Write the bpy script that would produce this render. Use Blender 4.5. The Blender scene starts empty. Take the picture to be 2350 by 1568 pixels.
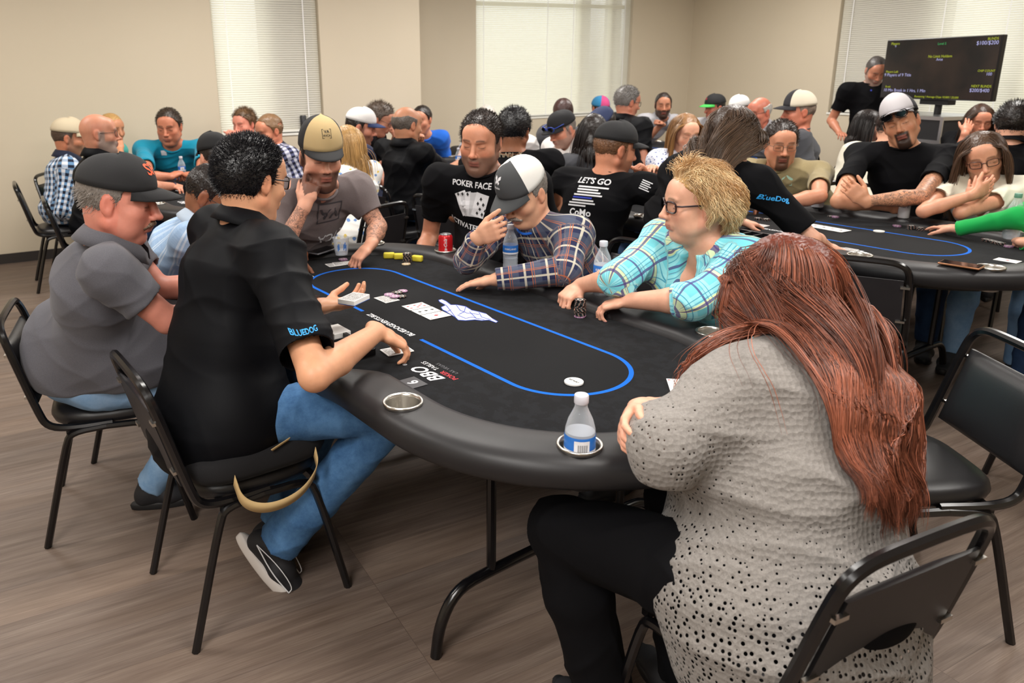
import bpy, math, random
import numpy as np
from mathutils import Vector, Matrix
from mathutils.bvhtree import BVHTree
random.seed(7); rng = np.random.default_rng(7)
scn = bpy.context.scene
COL = scn.collection
# ---------------------------------------------------------------- camera, world, lights, exposure
CAMH = 1.6
_t, _r = math.radians(15.95), math.radians(-.961)
FWD = np.array([0, math.cos(_t), -math.sin(_t)]); _up = np.array([0, math.sin(_t), math.cos(_t)])
CR = np.array([math.cos(_r), 0, 0]) + math.sin(_r) * _up
CU = np.array([-math.sin(_r), 0, 0]) + math.cos(_r) * _up
FPX, PX0, PY0 = 1749.7, 999.6, 660.8
cam = bpy.data.cameras.new('camera'); cam.sensor_width = 36; cam.lens = FPX * 36 / 2350
cam.shift_x = (1175 - PX0) / 2350; cam.shift_y = -(784 - PY0) / 2350
cam.clip_start = .05; cam.clip_end = 100
cam.dof.use_dof = True; cam.dof.focus_distance = 2.35; cam.dof.aperture_fstop = 5.0
camo = bpy.data.objects.new('camera', cam); COL.objects.link(camo)
camo.matrix_world = Matrix(((CR[0], CU[0], -FWD[0], 0), (CR[1], CU[1], -FWD[1], 0), (CR[2], CU[2], -FWD[2], CAMH), (0, 0, 0, 1)))
scn.camera = camo
def ray(x, y): return FWD + CR * (x - PX0) / FPX - CU * (y - PY0) / FPX
def onz(x, y, z):
    d = ray(x, y); return np.array([0, 0, CAMH]) + d * ((z - CAMH) / d[2])
def atZ(x, y, Z): return np.array([0, 0, CAMH]) + ray(x, y) * Z
scn.view_settings.view_transform = 'Standard'; scn.view_settings.look = 'None'
scn.view_settings.gamma = 1; scn.view_settings.use_curve_mapping = False
scn.view_settings.exposure = 0.0
w = bpy.data.worlds.new('sky'); scn.world = w; w.use_nodes = True
bg = w.node_tree.nodes['Background']; bg.inputs[0].default_value = (.93, .97, 1, 1); bg.inputs[1].default_value = 2.3
# room frame: s runs along the far left wall, n points away from the camera
AZ = math.radians(63); DW = np.array([math.sin(AZ), math.cos(AZ), 0]); NW = np.array([-math.cos(AZ), math.sin(AZ), 0])
CEIL = 2.9
def sn(s, n, z=0): return DW * s + NW * n + np.array([0, 0, z])
def area(name, loc, sx, sy, power, color=(1, .965, .92), rot=(0, 0, 0), spread=180):
    l = bpy.data.lights.new(name, 'AREA'); l.shape = 'RECTANGLE'; l.size = sx; l.size_y = sy; l.energy = power; l.color = color
    l.spread = math.radians(spread)
    o = bpy.data.objects.new(name, l); COL.objects.link(o); o.location = loc; o.rotation_euler = rot; return o
LROT = (0, 0, math.pi / 2 - AZ)
# ceiling troffers (their housings are built further down)
TROFF = [(-1.0, .6, 52), (1.5, .6, 52), (4.0, .6, 42), (-1.0, 3.2, 40), (1.5, 3.2, 42), (4.0, 3.2, 46), (6.6, 3.2, 50), (-1.0, 5.8, 40), (1.5, 5.9, 46), (4.0, 5.9, 52), (6.4, 5.9, 54)]
for i, (s, n, p) in enumerate(TROFF):
    area('troffer_light', sn(s, n, CEIL - .03), 1.15, .55, p, rot=LROT)
# the photographer's flash, bounced: a soft source above and left of the camera
fl = area('bounce_flash_light', (-.9, -.75, 2.45), 1.1, 1.1, 40, (1, .97, .94), rot=(math.radians(52), 0, math.radians(-14)))
# ---------------------------------------------------------------- object helpers
def link(o, parent=None):
    COL.objects.link(o)
    if parent is not None: o.parent = parent
    return o
def thing(name, label, cat, loc=(0, 0, 0), rotz=0, group=None):
    o = bpy.data.objects.new(name, None); o.empty_display_size = .1; link(o)
    o.location = loc; o.rotation_euler = (0, 0, rotz); tag(o, label, cat, group); return o
def tag(o, label, cat, group=None):
    o['label'] = label; o['category'] = cat
    if group: o['group'] = group
    return o
def mesh(name, V, F, mats, parent=None, smooth=True, fmat=None, off=None):
    me = bpy.data.meshes.new(name)
    V = np.asarray(V, dtype=np.float32).reshape(-1, 3)
    if off is not None: V = V - np.asarray(off, dtype=np.float32)
    if isinstance(F, np.ndarray) and F.ndim == 2:
        k = F.shape[1]; me.vertices.add(len(V)); me.vertices.foreach_set('co', V.ravel())
        me.loops.add(F.size); me.loops.foreach_set('vertex_index', F.astype(np.int32).ravel())
        me.polygons.add(len(F)); me.polygons.foreach_set('loop_start', np.arange(0, F.size, k, dtype=np.int32))
        me.update(calc_edges=True)
    else:
        me.from_pydata(V.tolist(), [], [tuple(int(i) for i in f) for f in F])
    if not isinstance(mats, (list, tuple)): mats = [mats]
    for m in mats: me.materials.append(m)
    if smooth: me.polygons.foreach_set('use_smooth', np.ones(len(me.polygons), dtype=bool))
    if fmat is not None: me.polygons.foreach_set('material_index', np.asarray(fmat, dtype=np.int32))
    me.update()
    o = bpy.data.objects.new(name, me); link(o, parent); return o
def dup(root, loc, rotz, label=None, group=None, name=None):
    r = root.copy(); COL.objects.link(r); r.location = loc; r.rotation_euler = (0, 0, rotz)
    if label: r['label'] = label
    if group: r['group'] = group
    for ch in list(root.children):
        c = ch.copy(); COL.objects.link(c); c.parent = r
        for g in ch.children:
            d = g.copy(); COL.objects.link(d); d.parent = c
    return r
class MB:
    """collects shapes into one mesh"""
    def __init__(s): s.V = []; s.F = []; s.M = []; s.n = 0
    def add(s, V, F, m=0):
        V = np.asarray(V, float).reshape(-1, 3)
        s.V.append(V); s.F += [tuple(int(i) + s.n for i in f) for f in F]; s.M += [m] * len(F); s.n += len(V); return s
    def box(s, c, size, R=None, m=0):
        h = np.array(size) / 2.; V = np.array([[x, y, z] for x in (-1, 1) for y in (-1, 1) for z in (-1, 1)]) * h
        if R is not None: V = V @ np.asarray(R).T
        return s.add(V + np.array(c), [(0, 1, 3, 2), (4, 6, 7, 5), (0, 4, 5, 1), (2, 3, 7, 6), (0, 2, 6, 4), (1, 5, 7, 3)], m)
    def rbox(s, c, size, r, R=None, m=0, seg=3):
        # rounded box: superellipse-like loft in z
        hx, hy, hz = np.array(size) / 2.; rings = []
        for k in range(seg + 1):
            a = math.pi / 2 * k / seg; rings.append((-hz + r * (1 - math.sin(a)), r * (1 - math.cos(a))))
        rings = [(z, ins) for z, ins in rings]; rings = rings[::-1] if False else rings
        prof = [(-hz + r * (1 - math.cos(math.pi / 2 * k / seg)), r * (1 - math.sin(math.pi / 2 * k / seg))) for k in range(seg + 1)]
        prof += [(-z, i) for z, i in prof[::-1]]
        V = []; 
        for z, ins in prof:
            rr = max(r - ins, .0005); x0, y0 = hx - ins - rr, hy - ins - rr
            for q in range(4):
                cx, cy = [(x0, y0), (-x0, y0), (-x0, -y0), (x0, -y0)][q]
                for k in range(seg + 1):
                    a = math.pi / 2 * (q + k / seg); V.append((cx + rr * math.cos(a), cy + rr * math.sin(a), z))
        n = 4 * (seg + 1); F = []
        for i in range(len(prof) - 1):
            for j in range(n): F.append((i * n + j, i * n + (j + 1) % n, (i + 1) * n + (j + 1) % n, (i + 1) * n + j))
        F.append(tuple(range(n))[::-1]); F.append(tuple((len(prof) - 1) * n + j for j in range(n)))
        V = np.array(V)
        if R is not None: V = V @ np.asarray(R).T
        return s.add(V + np.array(c), F, m)
    def tube(s, P, r, n=8, m=0, caps=True, sq=False, smooth=0):
        P = np.array(P, float)
        for _ in range(smooth): # chaikin
            Q = [P[0]]
            for a, b in zip(P[:-1], P[1:]): Q += [a * .75 + b * .25, a * .25 + b * .75]
            Q.append(P[-1]); P = np.array(Q)
        r = np.broadcast_to(np.array(r, float), (len(P),)) if np.ndim(r) == 0 or len(r) == len(P) else np.interp(np.linspace(0, 1, len(P)), np.linspace(0, 1, len(r)), r)
        T = np.gradient(P, axis=0); T /= np.linalg.norm(T, axis=1)[:, None] + 1e-12
        u = np.cross(T[0], [0, 0, 1.]); 
        if np.linalg.norm(u) < .1: u = np.cross(T[0], [1., 0, 0])
        u /= np.linalg.norm(u); V = []
        ang = np.arange(n) / n * 2 * math.pi + (math.pi / 4 if n == 4 else 0)
        for i in range(len(P)):
            u = u - T[i] * (u @ T[i]); u /= np.linalg.norm(u); v = np.cross(T[i], u)
            V.append(P[i] + r[i] * (np.cos(ang)[:, None] * u + np.sin(ang)[:, None] * v))
        V = np.concatenate(V); F = []
        for i in range(len(P) - 1):
            for j in range(n): F.append((i * n + j, i * n + (j + 1) % n, (i + 1) * n + (j + 1) % n, (i + 1) * n + j))
        if caps: F.append(tuple(range(n))[::-1]); F.append(tuple((len(P) - 1) * n + j for j in range(n)))
        return s.add(V, F, m)
    def lathe(s, prof, c=(0, 0, 0), n=24, m=0, R=None, mats=None):
        V = []; F = []
        for r_, z in prof:
            for j in range(n): a = 2 * math.pi * j / n; V.append((r_ * math.cos(a), r_ * math.sin(a), z))
        V = np.array(V)
        if R is not None: V = V @ np.asarray(R).T
        for i in range(len(prof) - 1):
            for j in range(n): F.append((i * n + j, i * n + (j + 1) % n, (i + 1) * n + (j + 1) % n, (i + 1) * n + j))
        n0 = len(s.M); s.add(V + np.array(c), F, m)
        if mats is not None:
            for i in range(len(prof) - 1):
                for j in range(n): s.M[n0 + i * n + j] = mats[i]
        return s
    def poly(s, P, m=0): return s.add(P, [tuple(range(len(P)))], m)
    def prism(s, P2, z0, z1, m=0):
        n = len(P2); V = [(x, y, z0) for x, y in P2] + [(x, y, z1) for x, y in P2]
        F = [tuple(range(n))[::-1], tuple(range(n, 2 * n))] + [(i, (i + 1) % n, n + (i + 1) % n, n + i) for i in range(n)]
        return s.add(V, F, m)
    def build(s, name, mats, parent=None, smooth=False, off=None):
        o = mesh(name, np.concatenate(s.V), s.F, mats, parent, smooth, s.M, off)
        return o
def bevel(o, w_=.004, seg=2):
    b = o.modifiers.new('bevel', 'BEVEL'); b.width = w_; b.segments = seg; b.limit_method = 'ANGLE'; return o
def autosmooth(o, ang=40):
    me = o.data; me.polygons.foreach_set('use_smooth', np.ones(len(me.polygons), dtype=bool))
    try: me.set_sharp_from_angle(angle=math.radians(ang))
    except Exception: pass
    return o
def nrm(v): v = np.asarray(v, float); return v / (np.linalg.norm(v) + 1e-12)
# ---------------------------------------------------------------- materials
def srgb(h):
    if isinstance(h, str):
        h = h.lstrip('#'); c = [int(h[i:i + 2], 16) / 255 for i in (0, 2, 4)]
    else: c = h
    return tuple((x / 12.92 if x <= .04045 else ((x + .055) / 1.055) ** 2.4) for x in c) + (1,)
class NT:
    def __init__(s, name):
        s.m = bpy.data.materials.new(name); s.m.use_nodes = True; s.t = s.m.node_tree; s.p = s.t.nodes['Principled BSDF']; s.out = s.t.nodes['Material Output']
    def n(s, kind, **k):
        nd = s.t.nodes.new('ShaderNode' + kind)
        for a, b in k.items():
            if a == 'inp':
                for kk, vv in b.items(): s.set(nd, kk, vv)
            else: setattr(nd, a, b)
        return nd
    def set(s, nd, key, val):
        i = nd.inputs[key]
        if isinstance(val, bpy.types.NodeSocket): s.t.links.new(val, i)
        else:
            i.default_value = val
    def math(s, op, a, b=None, c=None, clamp=False):
        nd = s.n('Math', operation=op, use_clamp=clamp)
        for i, v in enumerate((a, b, c)):
            if v is None: continue
            if isinstance(v, bpy.types.NodeSocket): s.t.links.new(v, nd.inputs[i])
            else: nd.inputs[i].default_value = v
        return nd.outputs[0]
    def mix(s, f, a, b, blend='MIX'):
        nd = s.n('Mix', data_type='RGBA', blend_type=blend)
        for i, v in ((0, f), (6, a), (7, b)):
            if isinstance(v, bpy.types.NodeSocket): s.t.links.new(v, nd.inputs[i])
            else: nd.inputs[i].default_value = v
        return nd.outputs[2]
    def ramp(s, f, stops, interp='LINEAR'):
        nd = s.n('ValToRGB'); s.t.links.new(f, nd.inputs[0]); cr = nd.color_ramp; cr.interpolation = interp
        while len(cr.elements) < len(stops): cr.elements.new(.5)
        for e, (p, c) in zip(cr.elements, stops): e.position = p; e.color = c if len(c) == 4 else tuple(c) + (1,)
        return nd.outputs[0]
    def coord(s, kind='Object'): return s.n('TexCoord').outputs[kind]
    def mapping(s, vec, scale=(1, 1, 1), loc=(0, 0, 0), rot=(0, 0, 0)):
        nd = s.n('Mapping'); s.t.links.new(vec, nd.inputs[0]); nd.inputs['Scale'].default_value = scale; nd.inputs['Location'].default_value = loc; nd.inputs['Rotation'].default_value = rot
        return nd.outputs[0]
    def noise(s, vec, scale, detail=3, rough=.5, out=0):
        nd = s.n('TexNoise'); s.t.links.new(vec, nd.inputs['Vector']); nd.inputs['Scale'].default_value = scale; nd.inputs['Detail'].default_value = detail; nd.inputs['Roughness'].default_value = rough
        return nd.outputs[out]
    def bump(s, h, strength=.3, dist=.002, normal=None):
        nd = s.n('Bump'); s.t.links.new(h, nd.inputs['Height']); nd.inputs['Strength'].default_value = strength; nd.inputs['Distance'].default_value = dist
        if normal is not None: s.t.links.new(normal, nd.inputs['Normal'])
        s.t.links.new(nd.outputs[0], s.p.inputs['Normal']); return nd.outputs[0]
    def base(s, c, rough=.5, metal=0, spec=None):
        s.set(s.p, 'Base Color', c)
        if rough is not None: s.set(s.p, 'Roughness', rough)
        s.p.inputs['Metallic'].default_value = metal
        if spec is not None: s.p.inputs['Specular IOR Level'].default_value = spec
        return s
    def attr(s, name, out='Color'): return s.n('Attribute', attribute_name=name).outputs[out]
_mc = {}
def mat(name, c, rough=.5, metal=0, spec=.5, nscale=0, namt=.15, bump=0, bscale=200, coat=0):
    if name in _mc: return _mc[name]
    k = NT(name); c = srgb(c)
    co = k.coord()
    if nscale:
        f = k.noise(co, nscale, 4); dark = tuple(x * (1 - namt) for x in c[:3]) + (1,); lite = tuple(min(1, x * (1 + namt)) for x in c[:3]) + (1,)
        k.base(k.mix(f, dark, lite), rough, metal, spec)
    else: k.base(c, rough, metal, spec)
    if bump: k.bump(k.noise(co, bscale, 2), bump, .001)
    if coat: k.p.inputs['Coat Weight'].default_value = coat
    _mc[name] = k.m; return k.m
def glass(name, c=(1, 1, 1), rough=0, ior=1.45, alpha=None):
    if name in _mc: return _mc[name]
    k = NT(name); k.base(tuple(c) + (1,), rough, 0); k.p.inputs['Transmission Weight'].default_value = 1; k.p.inputs['IOR'].default_value = ior
    _mc[name] = k.m; return k.m
def emis(name, c, st):
    if name in _mc: return _mc[name]
    k = NT(name); k.base((0, 0, 0, 1), .5); k.p.inputs['Emission Color'].default_value = srgb(c); k.p.inputs['Emission Strength'].default_value = st
    _mc[name] = k.m; return k.m
# ---------------------------------------------------------------- structure: floor, walls, windows
def rotZ(a): c, s = math.cos(a), math.sin(a); return np.array([[c, -s, 0], [s, c, 0], [0, 0, 1.]])
RW = np.stack([DW, NW, [0, 0, 1.]], axis=1)      # wall frame -> world
def wall_mat():
    k = NT('painted_wall'); f = k.noise(k.coord(), 1.3, 3)
    k.base(k.mix(f, srgb('#ccc0aa'), srgb('#d3c7b2')), .75, 0, .3); k.bump(k.noise(k.coord(), 380, 2), .12, .001); return k.m
M_WALL = wall_mat()
def floor_mat():
    k = NT('vinyl_plank_floor'); co = k.coord()
    br = k.n('TexBrick', offset=.37, offset_frequency=1, squash=1, squash_frequency=1)
    k.t.links.new(co, br.inputs['Vector'])
    for a, b in (('Color1', (0, 0, 0, 1)), ('Color2', (1, 1, 1, 1)), ('Mortar', (.5, .5, .5, 1)), ('Scale', 1.), ('Mortar Size', .0011), ('Mortar Smooth', .1), ('Bias', 0.), ('Brick Width', 1.22), ('Row Height', .18)): br.inputs[a].default_value = b
    plank = br.outputs['Color']
    sh = k.n('VectorMath', operation='MULTIPLY_ADD'); k.t.links.new(plank, sh.inputs[0]); sh.inputs[1].default_value = (7.3, 3.1, 5.7); k.t.links.new(co, sh.inputs[2])
    m1 = k.mapping(sh.outputs[0], (1.1, 15, 1)); n1 = k.noise(m1, 2.2, 6, .62)
    m2 = k.mapping(sh.outputs[0], (2.5, 120, 1)); n2 = k.noise(m2, 2.5, 4, .6)
    m3 = k.mapping(sh.outputs[0], (.55, 3.2, 1)); n3 = k.noise(m3, 1.7, 3, .5)
    c = k.ramp(n1, [(.22, srgb('#554940')), (.45, srgb('#766860')), (.6, srgb('#85776d')), (.8, srgb('#9a8b7f'))])
    c = k.mix(k.math('MULTIPLY', k.math('SUBTRACT', n2, .3), 1.5, clamp=True), c, srgb('#584a40'))
    c = k.mix(k.math('MULTIPLY', k.math('SUBTRACT', n3, .35), .9, clamp=True), c, srgb('#75604f'))
    tone = k.ramp(plank, [(0, (.84, .84, .85, 1)), (1, (1.1, 1.07, 1.03, 1))]); c = k.mix(1., c, tone, 'MULTIPLY')
    c = k.mix(k.math('MULTIPLY', br.outputs['Fac'], .55), c, srgb('#4a3d35'))
    k.base(c, k.math('ADD', k.math('MULTIPLY', n2, .2), .38), 0, .35)
    k.bump(k.math('SUBTRACT', n2, k.math('MULTIPLY', br.outputs['Fac'], .8)), .22, .0012); return k.m
S0, S1, SJ = -3.4, 8.282, 3.755; N0, NA, NB = -2.6, 7.64, 8.277
fb = MB().box(((S0 + S1) / 2, (N0 + NB) / 2, -.05), (S1 - S0 + .6, NB - N0 + .6, .1))
fl_o = fb.build('floor', floor_mat()); fl_o['kind'] = 'structure'; fl_o.rotation_euler = (0, 0, math.pi / 2 - AZ)
def wall(name, p0, p1, holes=(), th=.14, outward=1):
    """p0,p1 in (s,n); holes (a,b,z0,z1) measured along the wall"""
    a = np.array(p0, float); b = np.array(p1, float); L = np.linalg.norm(b - a); d = (b - a) / L; nn = np.array([-d[1], d[0]]) * outward
    m = MB()
    def blk(x0, x1, z0, z1):
        if x1 - x0 < 1e-4 or z1 - z0 < 1e-4: return
        P = [a + d * x0, a + d * x1, a + d * x1 + nn * th, a + d * x0 + nn * th]
        V = [sn(p[0], p[1], z) for z in (z0, z1) for p in P]
        F = [(0, 1, 2, 3), (4, 7, 6, 5), (0, 4, 5, 1), (1, 5, 6, 2), (2, 6, 7, 3), (3, 7, 4, 0)]
        m.add(V, F)
    xs = 0
    for (h0, h1, z0, z1) in sorted(holes):
        blk(xs, h0, 0, CEIL); blk(h0, h1, 0, z0); blk(h0, h1, z1, CEIL); xs = h1
    blk(xs, L, 0, CEIL)
    o = m.build(name, M_WALL); o['kind'] = 'structure'; return o
W1 = (1.592 - S0, 2.643 - S0, 1.012, 2.62); W2 = (4.815 - SJ, 7.209 - SJ, 1.006, 2.62); W3 = (S1 - 6.045 - 0, 0, 0, 0)
wall('wall_far_left', (S0, NA), (SJ, NA), [W1])
wall('wall_step', (SJ, NA + .14), (SJ, NB), th=.05, outward=1)
wall('wall_far', (SJ, NB), (S1, NB), [W2])
W3 = (NB - 6.045, NB - 3.55, 1.05, 2.62)
wall('wall_right', (S1, NB + .14), (S1, N0), [(W3[0] + .14, W3[1] + .14, 1.05, 2.62)])
wall('wall_left', (S0, NA), (S0, N0), outward=-1)
wall('wall_near', (S0, N0), (S1, N0), outward=-1)
mc = MB().box(((S0 + S1) / 2, (N0 + NB) / 2, CEIL + .05), (S1 - S0 + .6, NB - N0 + .6, .1)); co_ = mc.build('ceiling', mat('ceiling_tile', '#e9e4da', .8, nscale=40, namt=.04)); co_['kind'] = 'structure'; co_.rotation_euler = (0, 0, math.pi / 2 - AZ)
M_BASE = mat('baseboard_rubber', '#2b2624', .45)
def baseb(name, p0, p1, out):
    a = np.array(p0, float); b = np.array(p1, float); d = (b - a) / np.linalg.norm(b - a); nn = np.array([-d[1], d[0]]) * out
    P = [a, b, b - nn * .012, a - nn * .012]; m = MB()
    m.add([sn(p[0], p[1], z) for z in (0, .088) for p in P], [(0, 1, 2, 3), (4, 7, 6, 5), (0, 4, 5, 1), (1, 5, 6, 2), (2, 6, 7, 3), (3, 7, 4, 0)])
    o = m.build(name, M_BASE); o['kind'] = 'structure'
baseb('baseboard_far_left', (S0, NA), (SJ, NA), 1); baseb('baseboard_far', (SJ, NB), (S1, NB), 1); baseb('baseboard_right', (S1, NB), (S1, N0), 1)
def blind_mat():
    k = NT('blind_slat'); k.base(srgb('#f3f1ea'), .55)
    tr = k.n('BsdfTranslucent'); tr.inputs[0].default_value = srgb('#f6f2dc'); ad = k.n('MixShader'); ad.inputs[0].default_value = .5
    k.t.links.new(k.p.outputs[0], ad.inputs[1]); k.t.links.new(tr.outputs[0], ad.inputs[2]); k.t.links.new(ad.outputs[0], k.out.inputs[0]); return k.m
M_BLIND = blind_mat(); M_TRIM = mat('white_vinyl_frame', '#efeee6', .4); M_PANE = glass('window_glass', (1, 1, 1), 0, 1.02)
def window(name, p0, p1, z0, z1, out, cords, nbars):
    """blind hung in the reveal of a wall opening between p0 and p1 (s,n)"""
    a = np.array(p0, float); b = np.array(p1, float); L = np.linalg.norm(b - a); d = (b - a) / L; nn = np.array([-d[1], d[0]]) * out
    def P(x, y, z): q = a + d * x + nn * y; return sn(q[0], q[1], z)
    def qb(m, x0, x1, y0, y1, za, zb):
        m.add([P(x, y, z) for z in (za, zb) for x, y in ((x0, y0), (x1, y0), (x1, y1), (x0, y1))], [(0, 1, 2, 3), (4, 7, 6, 5), (0, 4, 5, 1), (1, 5, 6, 2), (2, 6, 7, 3), (3, 7, 4, 0)])
    root = bpy.data.objects.new(name, None); link(root); root['kind'] = 'structure'
    m = MB(); qb(m, 0, .035, .10, .135, z0, z1); qb(m, L - .035, L, .10, .135, z0, z1); qb(m, 0, L, .10, .135, z0, z0 + .04); qb(m, 0, L, .10, .135, z1 - .04, z1)
    for x in nbars: qb(m, x - .02, x + .02, .10, .135, z0, z1)
    qb(m, 0, L, .10, .135, 2.34, 2.385)
    m.build('window_frame', M_TRIM, root)
    m = MB(); qb(m, .03, L - .03, .115, .119, z0 + .03, z1 - .03); m.build('window_pane', M_PANE, root)
    m = MB(); qb(m, -.01, L + .01, -.012, .10, z0 - .022, z0); m.build('window_sill', M_TRIM, root)
    m = MB(); z = z0 + .035
    while z < z1 - .03:
        # each slat: shallow tilted strip, nearly closed
        x0, x1 = .012, L - .012; ca, sa = math.cos(math.radians(58)), math.sin(math.radians(58)); hw = .0125
        pts = [(-hw, 0), (0, .0022), (hw, 0)]; V = []
        for x in (x0, x1):
            for q, c_ in pts: V.append(P(x, .045 + q * ca - c_ * sa, z + q * sa + c_ * ca))
        m.add(V, [(0, 3, 4, 1), (1, 4, 5, 2)]); z += .0215
    m.build('blind_slats', M_BLIND, root, smooth=False)
    m = MB(); qb(m, .01, L - .01, .03, .06, z0 + .008, z0 + .026); m.build('bottom_rail', M_TRIM, root)
    for x in cords:
        m = MB(); qb(m, x - .004, x + .004, .026, .029, z0 + .01, z1); m.build('ladder_cord', mat('ladder_tape', '#ffffff', .6), root)
    return root
window('window_1', (1.592, NA), (2.643, NA), 1.012, 2.62, 1, (.14, .90), ())
window('window_2', (4.815, NB), (7.209, NB), 1.006, 2.62, 1, (.12, 1.05, 1.45, 2.28), (1.6, 2.1))
window('window_3', (S1, 6.045), (S1, 3.55), 1.05, 2.62, 1, (.14, 1.15, 1.75), (1.95,))
# blocks added outside the windows, dark grey, to dim parts of the blinds
M_EXT = mat('light_blocker_grey', '#7c778a', .9)
for (p, size, lab) in [((2.42, NA + .27), (.62, .2), 'grey block added outside the left window to dim its right part'), ((6.60, NB + .27), (.17, .1), 'slim grey block added outside the middle window to dim a strip of it'), ((7.10, NB + .27), (.2, .1), 'wide grey block added outside the middle window to dim its right end'), ((S1 + .3, 5.55), (.1, 1.15), 'grey block added outside the right window to dim its left part'), ((S1 + .3, 4.12), (.1, .16), 'narrow grey block added outside the right window to dim its right part')]:
    m = MB().box(sn(p[0], p[1], 1.6), (size[0], size[1], 3.2), RW); tag(m.build('light_blocker', M_EXT), lab, 'light blocker')
gm = MB().box((0, 0, 0), (40, 40, .1)); g = gm.build('ground_outside', mat('ground_outside', '#9b9a86', .9)); g.location = (3, 12, -.2); g['kind'] = 'structure'
# troffer housings
for i, (s, n, p) in enumerate(TROFF):
    root = thing('ceiling_light', 'flat white troffer light in the ceiling, %s' % (['above the camera end of the room', 'over the left of the room', 'over the middle of the room', 'over the far right of the room'][min(3, i // 3)]), 'ceiling light', sn(s, n, CEIL), math.pi / 2 - AZ, 'ceiling troffers')
    m = MB()
    for sx in (-1, 1): m.box((sx * .6, 0, -.012), (.03, .62, .024)); m.box((0, sx * .295, -.012), (1.23, .03, .024))
    m.build('frame', M_TRIM, root); MB().box((0, 0, -.008), (1.17, .56, .006)).build('diffuser', emis('troffer_diffuser', '#fff4e2', 2.0), root)
# ---------------------------------------------------------------- poker tables
TA = math.radians(-55.5); TU = np.array([math.cos(TA), math.sin(TA), 0]); TV = np.array([-TU[1], TU[0], 0]); RT = np.stack([TU, TV, [0, 0, 1.]], axis=1)
C1 = np.array([.0191, 2.569, 0])
def T1(s, t, z=0): return C1 + TU * s + TV * t + np.array([0, 0, z])
TC = {1: C1, 2: np.array([1.9517, 4.0172, 0]), 3: T1(-3.55, .37), 4: T1(-2.90, 2.55), 5: T1(-2.85, 4.95), 6: T1(.15, 5.0)}
def TT(i, s, t, z=0): return TC[i] + TU * s + TV * t + np.array([0, 0, z])
HL, RIN, ROUT = .611, .442, .615
def rail_mat():
    k = NT('rail_vinyl'); co = k.coord(); f = k.noise(co, 9, 3)
    k.base(k.mix(f, srgb('#1c1b1d'), srgb('#242325')), .45, 0, .4); k.bump(k.noise(co, 900, 2), .10, .0006); return k.m
def felt_mat():
    k = NT('speed_cloth'); co = k.coord(); se = k.n('SeparateXYZ'); k.t.links.new(co, se.inputs[0]); X, Y, Z = se.outputs
    ax = k.math('MAXIMUM', k.math('SUBTRACT', k.math('ABSOLUTE', X), .611), 0.)
    d = k.math('SQRT', k.math('ADD', k.math('MULTIPLY', ax, ax), k.math('MULTIPLY', Y, Y)))
    ln = k.math('LESS_THAN', k.math('ABSOLUTE', k.math('SUBTRACT', d, .194)), .0068)
    gap = k.math('MULTIPLY', k.math('LESS_THAN', k.math('ABSOLUTE', k.math('ADD', X, .03)), .19), k.math('LESS_THAN', Y, 0.))
    ln = k.math('MULTIPLY', ln, k.math('SUBTRACT', 1., gap))
    vor = k.n('TexVoronoi', feature='F1'); k.t.links.new(k.mapping(co, (30, 30, 1)), vor.inputs['Vector']); vor.inputs['Scale'].default_value = 1.
    n1 = k.noise(co, 26, 4, .6); pat = k.math('MULTIPLY', k.math('GREATER_THAN', d, .20), k.math('GREATER_THAN', n1, .5))
    c = k.mix(k.math('MULTIPLY', pat, .5), srgb('#0c0d10'), srgb('#17191d'))
    lint = k.noise(co, 420, 1); c = k.mix(k.math('MULTIPLY', k.math('GREATER_THAN', lint, .74), .25), c, srgb('#6d6f74'))
    c = k.mix(ln, c, srgb('#0a5fc4'))
    k.base(c, .95, 0, .12); k.p.inputs['Sheen Weight'].default_value = .05; k.bump(k.noise(co, 1100, 2), .2, .0006); return k.m
M_RAIL, M_FELT = rail_mat(), felt_mat(); M_BLACK = mat('matte_black', '#121113', .55); M_TUBE = mat('black_enamel_tube', '#0d0c0e', .22, 0, .6, nscale=30, namt=.5)
M_STEEL = mat('brushed_steel', '#c9c6c0', .28, 1)
def stad_xy(q, r):
    """point on a stadium of radius r at parameter q (same q -> same normal); perimeter order ccw from (HL,-r)"""
    L = 2 * HL; A = math.pi * .5; tot = 2 * L + 2 * A; q = (q % 1) * tot
    if q < A: a = -math.pi / 2 + q / .5; return HL + r * math.cos(a), r * math.sin(a)
    q -= A
    if q < L: return HL - q, r
    q -= L
    if q < A: a = math.pi / 2 + q / .5; return -HL + r * math.cos(a), r * math.sin(a)
    q -= A; return -HL + q, -r
_rail = []
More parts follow.
